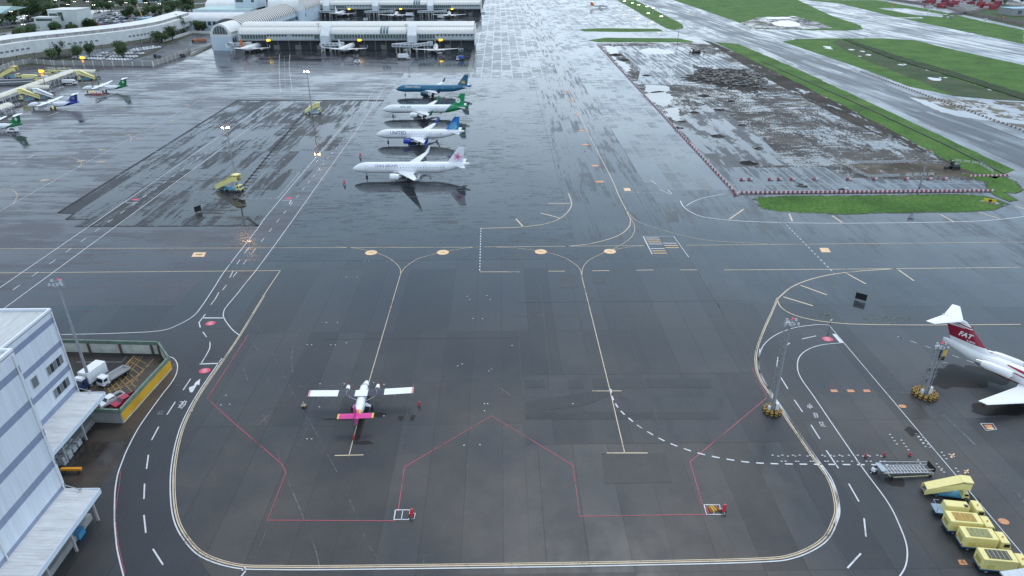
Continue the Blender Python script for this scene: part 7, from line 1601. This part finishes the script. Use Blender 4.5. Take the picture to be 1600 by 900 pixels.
# excavators / rubble piles
def pile(label, px, r, h, sd, m=None):
    random.seed(sd); p = P(*px); mb = MB(); n = 16; rings = []
    for j in range(5):
        f = 1 - j / 4.6; rings.append([(r * f * (1 + .35 * noise.noise(Vector((math.cos(2 * math.pi * i / n) * 2, math.sin(2 * math.pi * i / n) * 2, sd + j)))) * math.cos(2 * math.pi * i / n), .8 * r * f * (1 + .35 * noise.noise(Vector((i * .7, j, sd)))) * math.sin(2 * math.pi * i / n), h * (j / 4) ** .8 * (1 + .3 * noise.noise(Vector((i, j, sd * 3.1))))) for i in range(n)])
    mb.loft(rings); o = mb.build('rubble_pile', m or RUBBLE, loc=(p.x, p.y, .02)); tag(o, label, 'rubble', 'dark rubble heaps on the construction ground')
for k, (x, y, r) in enumerate(((1124, 172, 4), (1122, 213, 4.5), (1170, 290 - 35, 5), (1085, 176, 3.5), (1066, 190, 3.0), (1185, 232, 3), (962, 86, 7), (975, 94, 6), (1010, 118, 4), (1140, 158, 4), (1160, 196, 3), (1100, 150, 5), (1060, 200, 3.5))): pile('low dark heap of rubble on the flooded construction ground', (x, y), r * .8, r * .17, k + 1)
random.seed(31); RK = mat('broken_slab', (.12, .115, .11), .7, var=.3)
sl_ = []
for k in range(230):
    x = random.uniform(1085, 1198); y = 108 + (x - 1085) * .12 + random.uniform(-5, 18); p = P(x, y)
    if not sl_:
        for v in range(3):
            m = MB(); m.box((0, 0, .25), (2.6 - v * .4, 1.7 + v * .2, .4), rz=v * .5, top=(.9, .85)); sl_.append([m, None])
    v = k % 3
    if sl_[v][1] is None: o = sl_[v][0].build('broken_slab', RK); sl_[v][1] = o
    else: o = sl_[v][1].copy(); C.objects.link(o)
    o.location = (p.x, p.y, random.uniform(0, .5)); o.rotation_euler = (random.uniform(-.25, .25), random.uniform(-.25, .25), random.uniform(0, 3)); tag(o, 'grey broken concrete slab lying in the rubble field', 'slab', 'broken slabs in the rubble field')
def excavator(label, px, rz, col):
    q = P(*px); t = thing('excavator', label, 'excavator', (q.x, q.y, .03), rz); cm = mat('digger_' + col[0], col[1], .5)
    for s in (-1, 1): MB().box((0, s * 1.1, .5), (4.0, .6, .9), top=(.8, 1)).build('track', M_DARK, t)
    MB().box((.3, 0, 1.6), (3.0, 2.4, 1.1), top=(.9, .9)).build('body', cm, t, bevel=.08); c = MB().box((-.7, .7, 2.4), (1.3, 1.0, 1.4), top=(.8, .9)).build('cab', M_GLASS, t)
    MB().bar((-1.0, -.3, 1.8), (-3.6, -.3, 4.2), .22).build('boom', cm, t); MB().bar((-3.6, -.3, 4.2), (-4.8, -.3, 1.4), .17).build('dipper_arm', cm, t); MB().box((-4.7, -.3, .9), (1.0, 1.2, .9), top=(.6, 1)).build('bucket', M_DARK, t)
excavator('dark excavator on the slab field, left of the pair', (1085, 83), .4, ('dark', (.07, .07, .07))); excavator('dark excavator on the slab field, right of the pair', (1091, 83), 2.6, ('dark', (.07, .07, .07))); excavator('orange excavator on the far right building site', (1566, 29), .3, ('orange', (.5, .2, .04)))
excavator('dark excavator digging at the edge of the pit', (1490, 264), .3, ('dark', (.07, .07, .07)))
def dump(label, px, s=1):
    q = P(*px); t = thing('drainage_pit', label, 'pit cover', (q.x, q.y, .03)); MB().cyl((0, 0, 0), (0, 0, .25), 1.3 * s, 1.1 * s, 10).build('rim', RUBBLE, t); MB().box((1.4, -.5, .4), (1.6, .4, .7)).build('board', WB, t)
dump('dark broken pit ringed by small white boards on the slab field', (1252, 290), 1.6); dump('low dark block against the barrier row', (1315, 296), 1)

# ------------------------------------------------------------------ far right: site wall, red containers, blue-roofed building
wall_run('long brown site wall beyond the runway at the upper right', [(1375, -2), (1480, 13), (1500, 20), (1620, 43)], 3.0, .5, mat('brown_wall', (.26, .21, .20), .8, var=.2, scale=.1), name='site_wall')
wall_run('dark retaining wall stepping towards the far site gate', [(1482, 24), (1512, 21), (1540, 15)], 3.0, .5, mat('brown_wall', (.26, .21, .20), .8), name='retaining_wall')
random.seed(4)
RC = [mat('container_red', (.30, .035, .05), .6, var=.2), mat('container_maroon', (.20, .03, .05), .6, var=.2), mat('container_pale', (.5, .46, .46), .6, var=.2)]
for k in range(60):
    x = random.uniform(1440, 1560); y = random.uniform(-3, 12) + (x - 1440) * .03; q = P(x, y); m = random.choice((0, 0, 1, 2))
    t = thing('shipping_container', ('red', 'maroon', 'pale')[m] + ' container in the crowded site beyond the brown wall', 'container', (q.x, q.y, 0), random.choice((.15, .2, 1.7)), 'containers beyond the brown wall')
    MB().box((0, 0, 1.35 * (1 + k % 2)), (12, 2.5, 2.7 * (1 + k % 2))).build('body', RC[m], t); MB().box((6.04, 0, 1.35 * (1 + k % 2)), (.06, 2.2, 2.4)).build('door', RC[1], t)
block('blue_roofed_shed', 'long shed with a pale blue roof at the upper right corner', 640, 905, 760, 930, 8, mat('shed_wall', (.30, .30, .30), .7), mat('blue_roof', (.25, .42, .55), .5), wins=[(-50 + 9 * k, 2, 5, 4) for k in range(12)])
def gate_kiosk():
    for i, (px, lab) in enumerate((((1476, 27), 'grey kiosk at the left side of the far site gate'), ((1486, 29), 'grey kiosk at the right side of the far site gate'))):
        q = P(*px); t = thing('gate_kiosk', lab, 'kiosk', (q.x, q.y, 0)); MB().box((0, 0, 1.5), (3, 3, 3)).build('wall', CONC, t); MB().box((0, 0, 3.1), (3.6, 3.6, .25)).build('roof', CLAD_W, t)
gate_kiosk()
def windsock(px, lab):
    q = P(*px); t = thing('windsock', lab, 'windsock', (q.x, q.y, 0)); MB().cyl((0, 0, 0), (0, 0, 6), .15, .1, 6).build('pole', CLAD_W, t); MB().cyl((0, 0, 6), (3.2, 0, 5.5), .9, .4, 10).build('sock', mat('sock_orange', (.8, .12, .03), .6), t)
windsock((1394, 14), 'orange windsock on the grass beyond the runway')
def crane_post(px, lab, h=13):
    q = P(*px); t = thing('lattice_mast', lab, 'mast', (q.x, q.y, 0))
    m = MB()
    for a, b in ((-.5, -.5), (.5, -.5), (.5, .5), (-.5, .5)): m.bar((a, b, 0), (a * .6, b * .6, h), .08)
    for k in range(8): m.bar((-.5, -.5, k * h / 8), (.4, -.4, (k + 1) * h / 8), .05); m.bar((.5, .5, k * h / 8), (-.4, .4, (k + 1) * h / 8), .05)
    m.build('lattice', CLAD_W, t); MB().box((0, 0, h + .6), (1.6, 1, 1.2)).build('head', mat('head_red', (.7, .05, .08), .5), t)
crane_post((1449, 24), 'white lattice mast with a red head near the far site gate', 14)
sheet('pavement', pp((1372, 13), (1415, 13), (1470, 22), (1490, 28), (1462, 26), (1432, 24)), .09, C_SHOULDER); sheet('pavement', pp((1398, 27.5), (1440, 27), (1443, 28.5), (1400, 29)), .09, C_SHOULDER)
sheet('site_ground', pp((1480, 14), (1600, 36), (1640, 20), (1560, -8), (1380, -14), (1400, -2)), .03, pavement('site_mud', (.12, .11, .10), (.25, .25, .24), wet=.4, slab=(40, 40), streak=(.03, .03), contrast=.08, dryr=.8, wetr=.05, joint=0, slabw=0, jw=0, seed=40, dryspec=.1))
# yellow rig near the car park
def crane():
    q = P(221, 32); t = thing('mobile_crane', 'yellow crane standing beside a blue hoarding in the car park', 'crane', (q.x, q.y, 0)); ym = mat('crane_yellow', (.5, .35, .08), .5); MB().box((0, 0, 1.5), (8, 3, 2)).build('carrier', ym, t); MB().bar((2, 0, 2), (-1, 0, 18), .6).build('boom', ym, t); MB().box((2.5, 0, 3.2), (3, 2.6, 1.6)).build('cab', ym, t)
crane()
def hoarding(px, w_, lab):
    q = P(*px); t = thing('blue_hoarding', lab, 'hoarding', (q.x, q.y, 0), .1); bm_ = mat('hoarding_blue', (.10, .24, .36), .6, var=.2); MB().box((0, 0, 3), (w_, .4, 6)).build('panel', bm_, t); MB().box((0, 8, 6.2), (w_, 16, .3)).build('roof', mat('hoarding_roof', (.2, .36, .45), .5), t); MB().box((0, 16, 3), (w_, .4, 6)).build('panel', bm_, t)
hoarding((230, 38), 17, 'blue hoarding shed between the raised building and the parked cars')
for k, (px, rz, lab) in enumerate((((75, 57), .55, 'pale green roofed parking shelter, left of the pair'), ((104, 49), .55, 'pale green roofed parking shelter, right of the pair below the tower'))):
    q = P(*px); t = thing('parking_shelter', lab, 'shelter', (q.x, q.y, 0), rz); MB().box((0, 0, 3.2), (22, 7, .25)).build('roof', TEALR, t)
    for x in (-9, 0, 9): MB().box((x, 0, 1.5), (.3, .3, 3)).build('post', M_STEEL, t)

# ------------------------------------------------------------------ trees and shrubs
def foliage_mat(name, a, b):
    m = bpy.data.materials.new(name); m.use_nodes = True; t = m.node_tree; bs = t.nodes['Principled BSDF']; bs.inputs['Roughness'].default_value = .7; bs.inputs['Specular IOR Level'].default_value = .2
    oi = N(t, 'ShaderNodeObjectInfo'); g = N(t, 'ShaderNodeNewGeometry'); n = N(t, 'ShaderNodeTexNoise'); n.inputs['Scale'].default_value = .9; n.inputs['Detail'].default_value = 3; t.links.new(g.outputs['Position'], n.inputs['Vector'])
    ad = N(t, 'ShaderNodeMath', operation='ADD'); ml = N(t, 'ShaderNodeMath', operation='MULTIPLY'); ml.inputs[1].default_value = .5; t.links.new(oi.outputs['Random'], ml.inputs[0]); t.links.new(ml.outputs[0], ad.inputs[0]); t.links.new(n.outputs['Fac'], ad.inputs[1])
    r = N(t, 'ShaderNodeMapRange'); r.inputs[1].default_value = .35; r.inputs[2].default_value = 1.1; t.links.new(ad.outputs[0], r.inputs[0]); x = N(t, 'ShaderNodeMixRGB'); x.inputs[1].default_value = (*a, 1); x.inputs[2].default_value = (*b, 1); t.links.new(r.outputs[0], x.inputs[0]); t.links.new(x.outputs[0], bs.inputs['Base Color']); return m
LEAF = foliage_mat('foliage', (.035, .065, .03), (.09, .135, .055)); BARK = mat('bark', (.09, .07, .05), .9, var=.3)
def tree_proto(seed, h, r):
    random.seed(seed); t = thing('broadleaf_tree', '', 'tree'); tr = MB(); tr.cyl((0, 0, 0), (.1, 0, h * .5), .28, .16, 7)
    for k in range(5): a = k * 1.3 + seed; tr.cyl((.1, 0, h * (.35 + .04 * k)), (math.cos(a) * r * .6, math.sin(a) * r * .6, h * (.6 + .05 * k)), .11, .04, 5)
    tr.build('trunk', BARK, t)
    cr2 = MB(); lobes = [(random.uniform(-.5, .5) * r, random.uniform(-.5, .5) * r, h * random.uniform(.5, .85), r * random.uniform(.4, .65)) for _ in range(8)]
    for k in range(620):
        lx, ly, lz, lr = random.choice(lobes); d = Vector((random.gauss(0, 1), random.gauss(0, 1), random.gauss(0, .8))).normalized() * lr * random.uniform(.55, 1.05); c = Vector((lx, ly, lz)) + d
        if c.z < h * .25: continue
        u = Vector((random.gauss(0, 1), random.gauss(0, 1), random.gauss(0, 1))).normalized(); v = u.orthogonal().normalized(); s = random.uniform(.28, .6)
        cr2.add([c + u * s, c + v * s * .7, c - u * s, c - v * s * .7], [(0, 1, 2, 3)])
    me = bpy.data.meshes.new('crown'); me.from_pydata(cr2.v, [], cr2.f); me.materials.append(LEAF); o = bpy.data.objects.new('crown', me); C.objects.link(o); o.parent = t
    return t
TP = [tree_proto(1, 8.5, 4.2), tree_proto(2, 7.0, 3.6), tree_proto(3, 10.5, 5.0), tree_proto(4, 6.0, 3.2)]
first = [True] * 4
def put_tree(x, y, label, group):
    k = random.randrange(4); s = random.uniform(.75, 1.7)
    if first[k]: t = TP[k]; first[k] = False; t.location = (x, y, 0); t.rotation_euler = (0, 0, random.uniform(0, 6)); t.scale = (s,) * 3; t['label'] = label; t['group'] = group; t['category'] = 'tree'; t['kind'] = 'thing'
    else: t = copy_tree(TP[k], loc=(x, y, 0), rz=random.uniform(0, 6), label=label, group=group, sc=s)
def wood(poly, n, label, group, seed):
    random.seed(seed); q = pp(*poly); xs = [p.x for p in q]; ys = [p.y for p in q]; c = 0; it = 0
    pxs = [p[0] for p in poly]; pys = [p[1] for p in poly]
    while c < n and it < 5000:
        it += 1; x = random.uniform(min(pxs), max(pxs)); y = random.uniform(min(pys), max(pys))
        ins = False; j = len(poly) - 1
        for i in range(len(poly)):
            if (poly[i][1] > y) != (poly[j][1] > y) and x < (poly[j][0] - poly[i][0]) * (y - poly[i][1]) / (poly[j][1] - poly[i][1] + 1e-9) + poly[i][0]: ins = not ins
            j = i
        if not ins: continue
        p = P(x, y); put_tree(p.x, p.y, label, group); c += 1
wood([(0, 46), (30, 36), (42, 30), (110, 28), (108, 20), (80, 18), (30, 22), (0, 36)], 52, 'dense green tree in the belt between the hangar and the square tower', 'trees between hangar and tower', 1)
wood([(40, 18), (110, 16), (115, 8), (150, 4), (150, 0), (60, 2), (0, 8), (0, 10), (60, 14)], 34, 'green tree in the wooded strip along the top left', 'trees along the top left', 2)
wood([(148, 20), (200, 17), (230, 12), (300, 6), (300, 2), (220, 8), (150, 14)], 34, 'green tree in the planted belt between the far roads', 'trees between the far roads', 3)
wood([(190, 27), (250, 20), (300, 13), (305, 20), (262, 26), (200, 30)], 40, 'green tree in the rows dividing the big car park', 'trees dividing the big car park', 4)
wood([(105, 51), (150, 46), (150, 48), (108, 54)], 7, 'bushy green tree just behind the raised building below the tower', 'trees below the tower', 5)
wood([(18, 64), (60, 54), (62, 58), (22, 68)], 10, 'green tree behind the left end of the raised building', 'trees behind the raised building', 6)
wood([(248, 70), (295, 54), (332, 50), (332, 44), (305, 44), (285, 52), (250, 64)], 26, 'green tree under the right end of the raised building', 'trees under the raised building', 7)
wood([(75, 96), (105, 94), (200, 96), (205, 92), (190, 84), (100, 86)], 11, 'green tree among the cars behind the grey wall', 'trees among the parked cars', 8)
wood([(1500, 6), (1600, 10), (1600, 4), (1540, -6)], 18, 'dark green tree on the far right building site', 'trees on the far site', 9)
wood([(60, 58), (110, 50), (112, 44), (60, 48)], 6, 'green tree among the parking shelters left of the tower', 'trees among the shelters', 12)
wood([(0, 4), (300, -2), (300, -10), (0, -6)], 30, 'green tree in the wooded strip along the top left', 'trees along the top left', 10)
